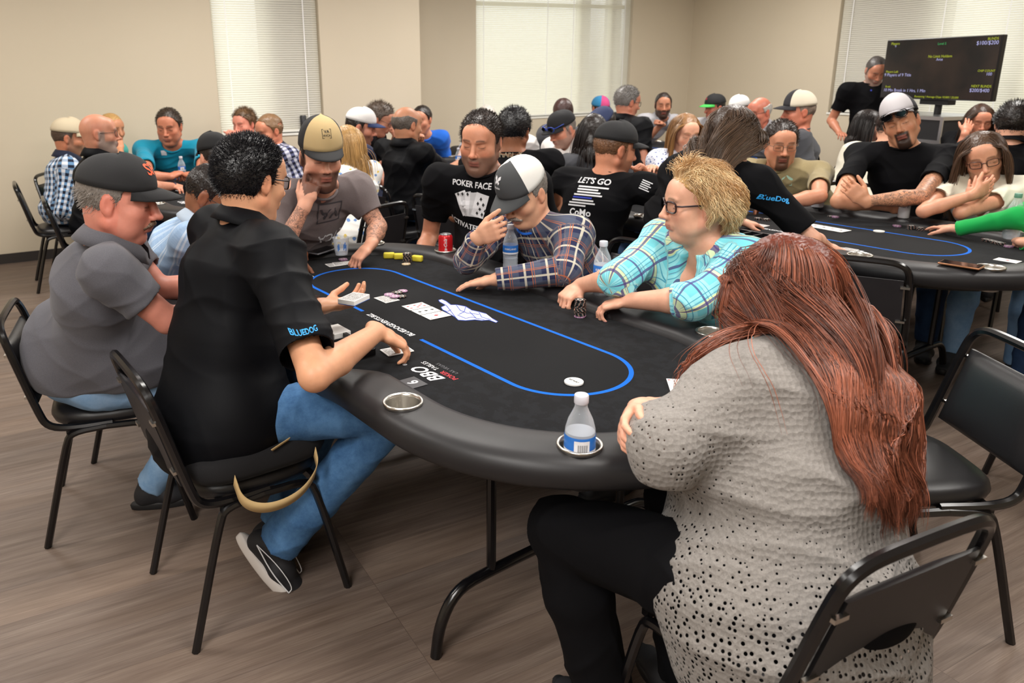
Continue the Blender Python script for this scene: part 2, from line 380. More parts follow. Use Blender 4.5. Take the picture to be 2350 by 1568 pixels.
def make_table(i, legs=True):
    root = thing('poker_table', '', 'table', TC[i], TA)
    # rail: swept padded profile, open at the dealer seat
    tot = 4 * HL + math.pi; NQ = 150
    qs0 = 1 - (HL - .235) / tot; # dealer gap edges, on the t<0 side
    q_start = 1 - (HL - .225) / tot; q_end = q_start + (tot - .45) / tot
    V = []; F = []; NP = 16
    for a in range(NQ + 1):
        q = q_start + (q_end - q_start) * a / NQ
        # distance from the rail's end drives the taper of its inner side
        de = min(a, NQ - a) / NQ * (tot - .45); k = max(0., 1 - de / .17); rin = RIN + (ROUT - RIN - .03) * (k * k * (3 - 2 * k)); endk = max(0., 1 - de / .03)
        top = .795 - .025 * endk ** 2; wdt = ROUT - rin
        prof = []
        for j in range(NP):
            an = 2 * math.pi * j / NP; ce, se_ = math.cos(an), math.sin(an)
            # superellipse cross section, plump on top
            e = .62; x = math.copysign(abs(ce) ** e, ce); z = math.copysign(abs(se_) ** .75, se_)
            r = (rin + ROUT) / 2 + x * wdt / 2 + (.012 if z < 0 and x > 0 else 0) * 0; zz = (top + .705) / 2 + z * (top - .705) / 2
            if x < 0 and z < 0: zz = max(zz, .745)
            prof.append((r, zz))
        for r, zz in prof:
            x, y = stad_xy(q, r); V.append((x, y, zz))
    for a in range(NQ):
        for j in range(NP): F.append((a * NP + j, (a + 1) * NP + j, (a + 1) * NP + (j + 1) % NP, a * NP + (j + 1) % NP))
    F.append(tuple(range(NP))); F.append(tuple(NQ * NP + j for j in range(NP))[::-1])
    cups = [(s, -.541) for s in (.60, -.60)] + [(s, .518) for s in (.74, .0, -.70)]
    for sg in (1, -1):
        for an in (-40, 38): cups.append((sg * (HL + .541 * math.cos(math.radians(an))), .541 * math.sin(math.radians(an))))
    if not _rail:
        ro = mesh('rail', V, F, M_RAIL, root); cm = MB()
        for cx, cy in cups: cm.prism([(cx + .0475 * math.cos(k_ * math.pi / 16), cy + .0475 * math.sin(k_ * math.pi / 16)) for k_ in range(32)], .66, .90)
        cu_ = cm.build('cutter', M_RAIL); b_ = ro.modifiers.new('holes', 'BOOLEAN'); b_.operation = 'DIFFERENCE'; b_.object = cu_; b_.solver = 'EXACT'; cu_.location = (0, 0, 0); rl, rr = root.location.copy(), root.rotation_euler.copy(); root.location = (0, 0, 0); root.rotation_euler = (0, 0, 0)
        bpy.context.view_layer.update(); dg_ = bpy.context.evaluated_depsgraph_get(); me = bpy.data.meshes.new_from_object(ro.evaluated_get(dg_), depsgraph=dg_); ro.modifiers.clear(); ro.data = me; bpy.data.objects.remove(cu_); root.location = rl; root.rotation_euler = rr; autosmooth(ro, 50); _rail.append(ro)
    else: ro = _rail[0].copy(); COL.objects.link(ro); ro.parent = root
    # felt bed
    P = [stad_xy(j / 120, .468) for j in range(120)]
    # widen towards the dealer
    P2 = []
    for x, y in P:
        if y < -.44 and abs(x) < .40: k = min(1, max(0, (.40 - abs(x)) / .14)); y = -.468 - .118 * k * k * (3 - 2 * k)
        P2.append((x, y))
    MB().prism(P2, .735, .762).build('playing_surface', M_FELT, root)
    P = [stad_xy(j / 90, .47) for j in range(90)]; MB().prism(P, .675, .735).build('underframe', M_BLACK, root)
    # metal cup holders
    for cx, cy in cups:
        m = MB(); m.lathe([(.0485, .790), (.0515, .797), (.0515, .8005), (.048, .802), (.0445, .799), (.043, .793), (.0425, .712), (.0395, .702), (.0001, .702)], (cx, cy, 0), 40)
        m.build('cup_holder', M_STEEL, root, smooth=True)
    if legs:
        for sg in (1, -1):
            m = MB(); sx = .62 * sg
            for ty in (-.27, .27): m.tube([(sx, ty, .70), (sx, ty, .20)], .014, 8)
            m.tube([(sx, -.47, .0), (sx, -.455, .10), (sx, -.40, .185), (sx, -.30, .20), (sx, .30, .20), (sx, .40, .185), (sx, .455, .10), (sx, .47, .0)], .0165, 10, smooth=2)
            m.tube([(sx, -.27, .60), (sx - .25 * sg, -.1, .69)], .008, 6); m.tube([(sx, .27, .60), (sx - .25 * sg, .1, .69)], .008, 6); m.tube([(sx, -.27, .66), (sx, .27, .66)], .011, 6)
            autosmooth(m.build('folding_leg', M_TUBE, root))
    # dealer chip tray
    m = MB(); m.box((-.02, -.47, .757), (.40, .16, .012))
    for k in range(7): m.box((-.02 + (k - 3) * .062, -.47, .772), (.006, .15, .02))
    for k in (-1, 1): m.box((-.02, -.47 + k * .083, .770), (.42, .012, .026)); m.box((-.02 + k * .208, -.47, .770), (.012, .17, .026))
    m.build('chip_tray', mat('tray_plastic', '#1b1b1e', .35), root)
    return root
TLAB = {1: 'black oval poker table with padded rail and blue line, nearest the camera', 2: 'black oval poker table at right behind the red haired person', 3: 'black oval poker table at far left below the window', 4: 'black oval poker table behind the rows in the middle of the room', 5: 'poker table farthest back, mostly hidden behind seated players', 6: 'poker table at far right in front of the television'}
TABLES = {i: make_table(i) for i in TC}
for i, o in TABLES.items(): o['label'] = TLAB[i]
# ---------------------------------------------------------------- chairs
M_VINYL = mat('chair_vinyl', '#1a191b', .38, 0, .5, nscale=6, namt=.25, bump=.15, bscale=700)
M_SHELL = mat('chair_back_shell', '#252326', .5, 0, .4, nscale=15, namt=.2)
def make_chair():
    t = thing('banquet_chair', '', 'chair')
    m = MB(); # two U-shaped back uprights joined by a top bar
    ZS = lambda z: .432 + (z - .432) * .82 if z > .432 else z
    pts = [(.205, .02, .432), (.205, -.12, .432), (.207, -.185, .455), (.208, -.205, .52), (.195, -.262, .80), (.185, -.277, .868), (.15, -.284, .898), (.09, -.285, .905)]
    pts = [(x, y, ZS(z)) for x, y, z in pts]; full = pts + [(-x, y, z) for x, y, z in pts[::-1]]
    m.tube(full, .0135, 8, smooth=2); autosmooth(m.build('back_frame', M_TUBE, t))
    for sx in (-1, 1):
        for y0, y1 in ((-.245, -.135), (.25, .165)):
            m = MB(); m.tube([(sx * .222, y0, 0), (sx * .214, y1, .385), (sx * .212, y1 * .82, .418), (sx * .212, 0, .424)], .0125, 8, smooth=2); autosmooth(m.build('leg', M_TUBE, t))
    m = MB(); m.box((0, .16, .42), (.42, .02, .022)); m.box((0, -.12, .42), (.42, .02, .022)); m.build('seat_rail', M_TUBE, t)
    # seat cushion, rounded
    n = 40; V = []; F = []
    lv = [(.424, .90), (.43, .97), (.448, 1.), (.466, .975), (.478, .90), (.484, .70), (.486, .35)]
    for z, sc in lv:
        for j in range(n):
            a = 2 * math.pi * j / n; ce, se_ = math.cos(a), math.sin(a); x = math.copysign(abs(ce) ** .55, ce) * .205 * sc; y = math.copysign(abs(se_) ** .6, se_) * .205 * sc
            V.append((x * (1 - .09 * (y < 0) * (-y / .2)), y + .015, z))
    for i in range(len(lv) - 1):
        for j in range(n): F.append((i * n + j, i * n + (j + 1) % n, (i + 1) * n + (j + 1) % n, (i + 1) * n + j))
    F.append(tuple(range(n))[::-1]); F.append(tuple((len(lv) - 1) * n + j for j in range(n)))
    mesh('seat', V, F, M_VINYL, t)
    # padded backrest between the uprights
    V = []; F = []; nx, nz = 12, 14
    def bp(u, v_, side):
        z = .51 + .235 * v_; y = -.212 - (z - .50) * .24; x = u * (.186 - .012 * v_)
        e = (1 - abs(u) ** 4) * (1 - abs(2 * v_ - 1) ** 4); return (x, y + (.024 * e ** .5 if side else -.008), z)
    for side in (1, 0):
        for j in range(nz + 1):
            for i in range(nx + 1): V.append(bp(-1 + 2 * i / nx, j / nz, side))
    o = (nx + 1) * (nz + 1)
    FM = []
    for j in range(nz):
        for i in range(nx):
            a = j * (nx + 1) + i; F.append((a + 1, a, a + nx + 1, a + nx + 2)); FM.append(0); F.append((o + a, o + a + 1, o + a + nx + 2, o + a + nx + 1)); FM.append(1)
    def rim(idx):
        for a, b in zip(idx[:-1], idx[1:]): F.append((a, b, o + b, o + a)); FM.append(0)
    rim([i for i in range(nx + 1)]); rim([j * (nx + 1) + nx for j in range(nz + 1)]); rim([nz * (nx + 1) + nx - i for i in range(nx + 1)]); rim([(nz - j) * (nx + 1) for j in range(nz + 1)])
    ob = mesh('backrest', V, F, [M_VINYL, M_SHELL], t, fmat=FM); autosmooth(ob, 50)
    for sx in (-1, 1):
        for z in (.56, .715): m = MB(); m.box((sx * .182, -.222 - (z - .50) * .24, z), (.034, .010, .009)); m.build('bracket', M_STEEL, t)
    return t
CHAIR0 = make_chair(); _chair_used = [False]
def chair(loc, az, label):
    """az: compass direction the sitter faces, clockwise from +Y"""
    rz = -math.radians(az)
    if not _chair_used[0]:
        _chair_used[0] = True; CHAIR0.location = (loc[0], loc[1], 0); CHAIR0.rotation_euler = (0, 0, rz); CHAIR0['label'] = label; CHAIR0['group'] = 'black banquet chairs'; return CHAIR0
    return dup(CHAIR0, (loc[0], loc[1], 0), rz, label, 'black banquet chairs')
def azv(d): return math.degrees(math.atan2(d[0], d[1]))
AZV = azv(TV); AZU = azv(TU)   # facing from the dealer side across the table; along the table
def tchair(i, s, t, az, label): return chair(TT(i, s, t), az, label)
tchair(1, -.02, -.775, AZV, 'black banquet chair with the black cushion and tan straps under the dealer')
tchair(1, -.76, -.99, AZV + 15, 'black banquet chair under the man in grey polo, at the left')
chair((.715, 1.385), -24, 'black banquet chair under the person with long red hair')
chair((1.38, 2.03), -90, 'empty black banquet chair at right behind the red haired person')
chair((1.90, 3.30), 32, 'empty black banquet chair tucked under the right hand table')
# ---------------------------------------------------------------- surface builder: smooth unions on a grid -> one closed mesh
BIG = 1.0
class Vox:
    def __init__(s, lo, hi, h):
        s.h = h; s.lo = np.floor(np.array(lo) / h) * h; s.n = np.ceil((np.array(hi) - s.lo) / h).astype(int) + 1
        s.f = np.full(tuple(s.n), BIG, dtype=np.float32)
        s.ax = [(s.lo[i] + np.arange(s.n[i]) * h).astype(np.float32) for i in range(3)]
    def sub(s, lo, hi):
        a = np.clip(np.floor((np.array(lo) - s.lo) / s.h).astype(int), 0, s.n); b = np.clip(np.ceil((np.array(hi) - s.lo) / s.h).astype(int) + 1, 0, s.n)
        if np.any(b <= a): return None
        sl = tuple(slice(a[i], b[i]) for i in range(3))
        return sl, s.ax[0][sl[0]][:, None, None], s.ax[1][sl[1]][None, :, None], s.ax[2][sl[2]][None, None, :]
    def comb(s, sl, d, k, op):
        f = s.f[sl]; d = d.astype(np.float32)
        if op == 'u':
            if k > 0: h = np.maximum(k - np.abs(f - d), 0) / k; s.f[sl] = np.minimum(f, d) - h * h * k * .25
            else: s.f[sl] = np.minimum(f, d)
        elif op == 's':
            d = -d
            if k > 0: h = np.maximum(k - np.abs(f - d), 0) / k; s.f[sl] = np.maximum(f, d) + h * h * k * .25
            else: s.f[sl] = np.maximum(f, d)
    def cap(s, a, b, ra, rb=None, k=.01, op='u', flat=None, flat0=None):
        """capsule / round cone. flat: plane cut at b end (meters past b), flat0 the same at a"""
        if rb is None: rb = ra
        a = np.asarray(a, float); b = np.asarray(b, float); m = max(ra, rb) + k + .012
        q = s.sub(np.minimum(a, b) - m, np.maximum(a, b) + m)
        if q is None: return
        sl, X, Y, Z = q; ab = b - a; L = np.linalg.norm(ab) + 1e-9; u = ab / L
        px, py, pz = X - a[0], Y - a[1], Z - a[2]
        w_ = px * u[0] + py * u[1] + pz * u[2]; t = np.clip(w_ / L, 0, 1)
        d = np.sqrt((px - t * ab[0]) ** 2 + (py - t * ab[1]) ** 2 + (pz - t * ab[2]) ** 2) - (ra + t * (rb - ra))
        if flat is not None:
            d2 = np.sqrt(np.maximum(px * px + py * py + pz * pz - w_ * w_, 0)) - (ra + (rb - ra) * np.minimum(w_ / L, 1.3)); d = np.where(w_ > L * .8, d2, d); d = np.maximum(d, w_ - L - flat)
        s.comb(sl, d, k, op)
    def ell(s, c, r, R=None, k=.01, op='u', fn=None, pad=None):
        c = np.asarray(c, float); r = np.asarray(r, float); m = max(r) + k + .012
        q = s.sub(c - m, c + m)
        if q is None: return
        sl, X, Y, Z = q; px, py, pz = X - c[0], Y - c[1], Z - c[2]
        if R is None: x, y, z = px, py, pz
        else: x = px * R[0, 0] + py * R[1, 0] + pz * R[2, 0]; y = px * R[0, 1] + py * R[1, 1] + pz * R[2, 1]; z = px * R[0, 2] + py * R[1, 2] + pz * R[2, 2]
        k0 = np.sqrt((x / r[0]) ** 2 + (y / r[1]) ** 2 + (z / r[2]) ** 2); k1 = np.sqrt((x / r[0] ** 2) ** 2 + (y / r[1] ** 2) ** 2 + (z / r[2] ** 2) ** 2) + 1e-6
        d = k0 * (k0 - 1) / k1
        if fn is not None: d = fn(d, x, y, z)
        s.comb(sl, d, k, op)
    def ecap(s, a, b, side, ra, rb, k=.02, op='u'):
        """elliptic limb: ra/rb = (half width along side, half depth)"""
        a = np.asarray(a, float); b = np.asarray(b, float); ab = b - a; L = np.linalg.norm(ab) + 1e-9; u = ab / L
        sd = np.asarray(side, float); sd = nrm(sd - u * (sd @ u)); fr = np.cross(u, sd); m = max(*ra, *rb) + k + .012
        q = s.sub(np.minimum(a, b) - m, np.maximum(a, b) + m)
        if q is None: return
        sl, X, Y, Z = q; px, py, pz = X - a[0], Y - a[1], Z - a[2]
        w_ = px * u[0] + py * u[1] + pz * u[2]; t = np.clip(w_ / L, 0, 1); ov = w_ - t * L
        x = px * sd[0] + py * sd[1] + pz * sd[2]; y = px * fr[0] + py * fr[1] + pz * fr[2]
        rx = ra[0] + t * (rb[0] - ra[0]); ry = ra[1] + t * (rb[1] - ra[1]); rm = np.minimum(rx, ry)
        s.comb(sl, (np.sqrt((x / rx) ** 2 + (y / ry) ** 2 + (ov / rm) ** 2) - 1) * rm, k, op)
    def plane(s, p, n_, k=0, lo=None, hi=None):
        """cut away everything on the +n side of p"""
        q = s.sub(s.lo if lo is None else lo, s.lo + s.n * s.h if hi is None else hi)
        if q is None: return
        sl, X, Y, Z = q; d = -((X - p[0]) * n_[0] + (Y - p[1]) * n_[1] + (Z - p[2]) * n_[2]); s.comb(sl, d, k, 's')
    def surf(s):
        f = s.f; sg = f < 0; nx, ny, nz = f.shape
        c = np.zeros((nx - 1, ny - 1, nz - 1), dtype=np.uint8)
        for i in (0, 1):
            for j in (0, 1):
                for k in (0, 1): c += sg[i:nx - 1 + i, j:ny - 1 + j, k:nz - 1 + k]
        act = np.argwhere((c > 0) & (c < 8)); idx = np.full(c.shape, -1, dtype=np.int32); idx[act[:, 0], act[:, 1], act[:, 2]] = np.arange(len(act))
        I, J, K = act.T; vals = {}
        for i in (0, 1):
            for j in (0, 1):
                for k in (0, 1): vals[i, j, k] = f[I + i, J + j, K + k]
        P = np.zeros((len(act), 3)); W = np.zeros(len(act))
        for ax in range(3):
            for o1 in (0, 1):
                for o2 in (0, 1):
                    a = [0, 0, 0]; b = [0, 0, 0]; oth = [q for q in range(3) if q != ax]; a[oth[0]] = b[oth[0]] = o1; a[oth[1]] = b[oth[1]] = o2; b[ax] = 1
                    va, vb = vals[tuple(a)], vals[tuple(b)]; m = (va < 0) != (vb < 0); t = np.where(m, va / np.where(m, va - vb, 1), 0)
                    pt = np.tile(np.array(a, float), (len(act), 1)); pt[:, ax] = t; P += pt * m[:, None]; W += m
        P = P / W[:, None] + act; V = s.lo + P * s.h
        F = []
        for ax in range(3):
            sl0 = [slice(None)] * 3; sl1 = [slice(None)] * 3; sl0[ax] = slice(0, -1); sl1[ax] = slice(1, None)
            A = sg[tuple(sl0)]; B = sg[tuple(sl1)]; e = np.argwhere(A != B); o1, o2 = [q for q in range(3) if q != ax]
            e = e[(e[:, o1] > 0) & (e[:, o2] > 0) & (e[:, o1] < f.shape[o1] - 1) & (e[:, o2] < f.shape[o2] - 1)]
            flip = A[e[:, 0], e[:, 1], e[:, 2]]; q = []
            for d1, d2 in ((-1, -1), (0, -1), (0, 0), (-1, 0)):
                g = e.copy(); g[:, o1] += d1; g[:, o2] += d2; q.append(idx[g[:, 0], g[:, 1], g[:, 2]])
            q = np.stack(q, 1); inv = ~flip if ax != 1 else flip
            q[inv] = q[inv][:, ::-1]; F.append(q)
        F = np.concatenate(F); F = F[(F >= 0).all(1)]
        return V, F
def vnormals(V, F):
    n = np.cross(V[F[:, 2]] - V[F[:, 0]], V[F[:, 3]] - V[F[:, 1]]); N = np.zeros_like(V)
    for k in range(4): np.add.at(N, F[:, k], n)
    return N / (np.linalg.norm(N, axis=1)[:, None] + 1e-12)
def relax(V, F, it=1, lam=.5):
    for _ in range(it):
        S = np.zeros_like(V); W = np.zeros(len(V))
        for k in range(4):
            a, b = F[:, k], F[:, (k + 1) % 4]; np.add.at(S, a, V[b]); np.add.at(S, b, V[a]); np.add.at(W, a, 1); np.add.at(W, b, 1)
        V = V + lam * (S / np.maximum(W, 1)[:, None] - V)
    return V
def setcol(o, name, arr):
    a = o.data.attributes.new(name, 'FLOAT_COLOR', 'POINT'); c = np.ones((len(arr), 4), dtype=np.float32); c[:, :arr.shape[1]] = arr; a.data.foreach_set('color', c.ravel())
def lin(c): return np.array(srgb(c)[:3])
# ---------------------------------------------------------------- skin, hair and cloth materials
def skin_mat():
    k = NT('skin'); a = k.attr('Col'); co = k.coord(); f = k.noise(co, 55, 4, .6); f2 = k.noise(co, 16, 2)
    c = k.mix(.35, a, k.mix(1., a, k.ramp(f, [(.3, (.86, .80, .78, 1)), (.7, (1.08, 1.03, 1.0, 1))]), 'MULTIPLY')); c = k.mix(.35, c, k.mix(1., c, k.ramp(f2, [(.35, (.95, .88, .86, 1)), (.65, (1.05, 1.03, 1.02, 1))]), 'MULTIPLY'))
    k.base(c, .46, 0, .4); k.p.inputs['Subsurface Weight'].default_value = .12; k.p.inputs['Subsurface Radius'].default_value = (.012, .005, .003); k.p.inputs['Subsurface Scale'].default_value = .6
    k.bump(k.noise(co, 900, 2), .12, .0006); return k.m
def tatt_mat():
    k = NT('skin_tattooed'); a = k.attr('Col'); co = k.coord(); f = k.noise(co, 55, 4, .6)
    c = k.mix(.35, a, k.mix(1., a, k.ramp(f, [(.3, (.86, .80, .78, 1)), (.7, (1.08, 1.03, 1.0, 1))]), 'MULTIPLY'))
    al = k.attr('Tat', 'Fac'); v = k.n('TexNoise'); k.t.links.new(co, v.inputs['Vector']); v.inputs['Scale'].default_value = 26; v.inputs['Detail'].default_value = 3; v.inputs['Distortion'].default_value = 2.2
    ln = k.math('ABSOLUTE', k.math('SUBTRACT', v.outputs[0], .5)); ink = k.math('LESS_THAN', k.math('ABSOLUTE', k.math('SUBTRACT', ln, .06)), .022); ink = k.math('MAXIMUM', ink, k.math('MULTIPLY', k.math('GREATER_THAN', v.outputs[0], .60), .75))
    c = k.mix(k.math('MULTIPLY', k.math('MULTIPLY', ink, al), .72), c, srgb('#2d3436')); k.base(c, .48, 0, .4); k.p.inputs['Subsurface Weight'].default_value = .08; k.p.inputs['Subsurface Radius'].default_value = (.012, .005, .003); k.p.inputs['Subsurface Scale'].default_value = .6
    return k.m
M_SKIN, M_TATT = skin_mat(), tatt_mat()
def hair_mat():
    k = NT('hair'); a = k.attr('Col'); k.base(a, .38, 0, .5); co = k.coord(); k.bump(k.noise(k.mapping(co, (1, 1, .25)), 260, 3), .3, .0015); return k.m
def strand_mat():
    k = NT('hair_strand'); a = k.attr('Col'); k.base(a, .34, 0, .55); k.p.inputs['Sheen Weight'].default_value = .0; return k.m
M_HAIR, M_STRAND = hair_mat(), strand_mat()
def cloth(name, c, kind='plain', c2=None, c3=None, c4=None, sc=.03, rough=.85, knit=0, amt=1.0):
    key = 'cloth_' + name
    if key in _mc: return _mc[key]
    k = NT(key); co = k.coord(); uv = k.attr('cuv'); se = k.n('SeparateXYZ'); k.t.links.new(uv, se.inputs[0]); U_, V_ = se.outputs[0], se.outputs[1]; c = srgb(c)
    f = k.noise(co, 7, 3)
    def band(x, period, off, width):
        fr = k.math('FRACT', k.math('ADD', k.math('DIVIDE', x, period), off + 50)); return k.math('LESS_THAN', fr, width)
    if kind == 'plain': col = k.mix(k.math('MULTIPLY', f, .25), c, tuple(x * .75 for x in c[:3]) + (1,))
    elif kind == 'heather':
        g = k.noise(co, 420, 2); col = k.mix(g, tuple(x * .7 for x in c[:3]) + (1,), tuple(min(1, x * 1.3) for x in c[:3]) + (1,))
    elif kind == 'gingham':
        a = band(U_, sc, 0, .5); b = band(V_, sc, 0, .5); c2_ = srgb(c2); c3_ = srgb(c3)
        col = k.mix(a, c, c2_); col = k.mix(k.math('MULTIPLY', b, .62), col, c2_); both = k.math('MULTIPLY', a, b); col = k.mix(both, col, c3_)
    elif kind == 'plaid':
        col = c
        for (x, per, off, wd, cc, am) in amt:
            col = k.mix(k.math('MULTIPLY', band(U_ if x == 'u' else V_, per, off, wd), am), col, srgb(cc))
    elif kind == 'floral':
        v = k.n('TexVoronoi', feature='F1'); k.t.links.new(co, v.inputs['Vector']); v.inputs['Scale'].default_value = sc
        g = k.noise(co, sc * 1.6, 3); m1 = k.math('LESS_THAN', k.math('ADD', v.outputs['Distance'], k.math('MULTIPLY', g, .5)), .55)
        sep = k.n('SeparateColor'); k.t.links.new(v.outputs['Color'], sep.inputs[0]); pick = k.math('GREATER_THAN', sep.outputs[0], .45)
        col = k.mix(m1, c, k.mix(pick, srgb(c2), srgb(c3)))
    elif kind == 'denim':
        g = k.noise(k.mapping(co, (1, 1, 1)), 9, 6, .75); g2 = k.noise(co, 600, 2); col = k.mix(k.ramp(g, [(.3, (0, 0, 0, 1)), (.75, (1, 1, 1, 1))]), c, srgb(c2)); col = k.mix(k.math('MULTIPLY', g2, .35), col, tuple(x * .5 for x in c[:3]) + (1,))
    elif kind == 'stripe':
        g = k.noise(k.mapping(uv, (40, 200, 1)), 1.0, 3); col = k.mix(g, c, srgb(c2)); col = k.mix(k.math('MULTIPLY', band(U_, sc, 0, .12), .6), col, srgb(c3)); col = k.mix(k.math('MULTIPLY', band(U_, sc, .2, .10), .6), col, srgb(c3))
    k.base(col, rough, 0, .12 if sum(c[:3]) < .06 else .25); k.p.inputs['Sheen Weight'].default_value = 0 if sum(c[:3]) < .06 or kind == 'denim' else .10
    w1 = k.noise(co, 620 if not knit else 260, 2)
    if knit:
        # rows of stitches with open holes
        vv = k.mapping(uv, (1, 1, 1)); v = k.n('TexVoronoi', feature='F1'); k.t.links.new(k.mapping(co, (1 / knit, 1 / knit, 1 / (knit * 1.1))), v.inputs['Vector']); v.inputs['Scale'].default_value = 1; v.inputs['Randomness'].default_value = .45
        hmask = k.attr('Hole', 'Fac'); hole = k.math('LESS_THAN', v.outputs['Distance'], k.math('MULTIPLY', hmask, .36))
        col2 = k.mix(k.math('MULTIPLY', w1, .8), col, srgb(c2)); k.set(k.p, 'Base Color', col2)
        tr = k.n('BsdfTransparent'); mx = k.n('MixShader'); k.t.links.new(hole, mx.inputs[0]); k.t.links.new(k.p.outputs[0], mx.inputs[1]); k.t.links.new(tr.outputs[0], mx.inputs[2]); k.t.links.new(mx.outputs[0], k.out.inputs[0])
        b = k.bump(v.outputs['Distance'], .9, .004)
    else:
        b = k.bump(w1, .18, .0007)
    _mc[key] = k.m; return k.m
def wrinkle(V, N, amp, seed, axis=None, scale=1.0):
    r = np.random.default_rng(seed); d = np.zeros(len(V)); wob = np.sin(V @ r.normal(size=3) * 9 * scale + 1.3) * .5 + np.sin(V @ r.normal(size=3) * 17 * scale) * .3
    for i in range(7):
        k = r.normal(size=3); 
        if axis is not None: k = nrm(k * .55 + np.asarray(axis) * (1.0 if i % 2 else -1.0))
        k = nrm(k) * r.uniform(26, 62) * scale; ph = V @ k + wob * 2.6 + r.uniform(0, 6)
        gate = .5 + .5 * np.sin(V @ (r.normal(size=3) * 7 * scale) + r.uniform(0, 6)); ridge = (1 - np.abs(np.sin(ph * .5))) ** 2.2 - .35
        d += ridge * gate ** 2
    return V + N * (d * amp * .55)[:, None]
# ---------------------------------------------------------------- hands
POSE = {'flat': [(6, 12, 8)] * 4, 'relax': [(18, 28, 18), (22, 30, 20), (26, 32, 20), (28, 34, 22)], 'curl': [(40, 55, 35), (46, 60, 38), (50, 62, 40), (52, 60, 40)], 'fist': [(78, 95, 60), (82, 98, 60), (85, 98, 60), (85, 95, 60)],
        'cheek': [(2, 5, 4), (62, 80, 40), (68, 85, 45), (70, 85, 45)], 'spread': [(4, 14, 12), (8, 16, 12), (8, 18, 14), (6, 16, 12)], 'claw': [(25, 30, 20), (35, 38, 22), (40, 45, 25), (40, 48, 30)], 'pinch': [(52, 40, 18), (60, 52, 30), (66, 62, 40), (68, 66, 40)]}
def rotv(v, ax, a):
    ax = nrm(ax); c, s_ = math.cos(a), math.sin(a); return v * c + np.cross(ax, v) * s_ + ax * (ax @ v) * (1 - c)
def hand(vx, W, d, n, right, pose='relax', sc=1.0, thumb='side', nails=None):
    d = nrm(d); n = nrm(np.asarray(n, float) - d * (np.asarray(n, float) @ d)); x = np.cross(d, n) * (1 if right else -1); r = sc
    vx.ecap(W - d * .02 * r, W + d * .035 * r, x, (.027 * r, .020 * r), (.036 * r, .019 * r), .012)
    vx.ecap(W + d * .035 * r, W + d * .080 * r, x, (.037 * r, .0165 * r), (.038 * r, .0125 * r), .010)
    tips = []
    for i, (off, ln, fan) in enumerate(((.030, .074, 5), (.0105, .082, 1), (-.009, .076, -3), (-.0275, .060, -8))):
        fn = fan * (2.6 if pose == 'spread' else 1); dd = rotv(d, n, -math.radians(fn) * (1 if right else -1)); dd = nrm(d + x * math.tan(math.radians(fn))); hx = np.cross(dd, n)
        p = W + (d * (.088 - abs(off - .006) * .28) + x * off) * r; L = ln * r; rr = (.0092, .0092, .0088, .0078)[i] * r; c = POSE[pose][i]; ang = 0
        vx.cap(p - dd * .03 * r, p, .0105 * r, rr * 1.05, .008)
        for j, (fr, cu) in enumerate(zip((.44, .31, .25), c)):
            ang += math.radians(cu); q_d = dd * math.cos(ang) + n * math.sin(ang); q = p + q_d * L * fr
            vx.cap(p, q, rr * (1 - .07 * j), rr * (.93 - .09 * j), .0028); p = q
        tips.append((p, q_d, rr, nrm(np.cross(np.cross(q_d, n), q_d)) if False else (-(n * math.cos(ang) - dd * math.sin(ang)))))
    b = W + (d * .022 + x * .022 + n * .004) * r
    if thumb == 'side': d1, d2 = nrm(d * .70 + x * .62 + n * .35), nrm(d * .9 + x * .22 + n * .30)
    elif thumb == 'out': d1, d2 = nrm(d * .45 + x * .88 + n * .15), nrm(d * .55 + x * .8 + n * .1)
    else: d1, d2 = nrm(d * .62 + x * .35 + n * .70), nrm(d * .85 - x * .15 + n * .5)
    p1 = b + d1 * .045 * r; p2 = p1 + d2 * .034 * r; p3 = p2 + nrm(d2 + n * .15) * .026 * r
    vx.cap(b, p1, .0145 * r, .0112 * r, .012); vx.cap(p1, p2, .0108 * r, .0098 * r, .003); vx.cap(p2, p3, .0100 * r, .0082 * r, .003)
    tips.append((p3, nrm(d2 + n * .15), .0095 * r, x)); return tips
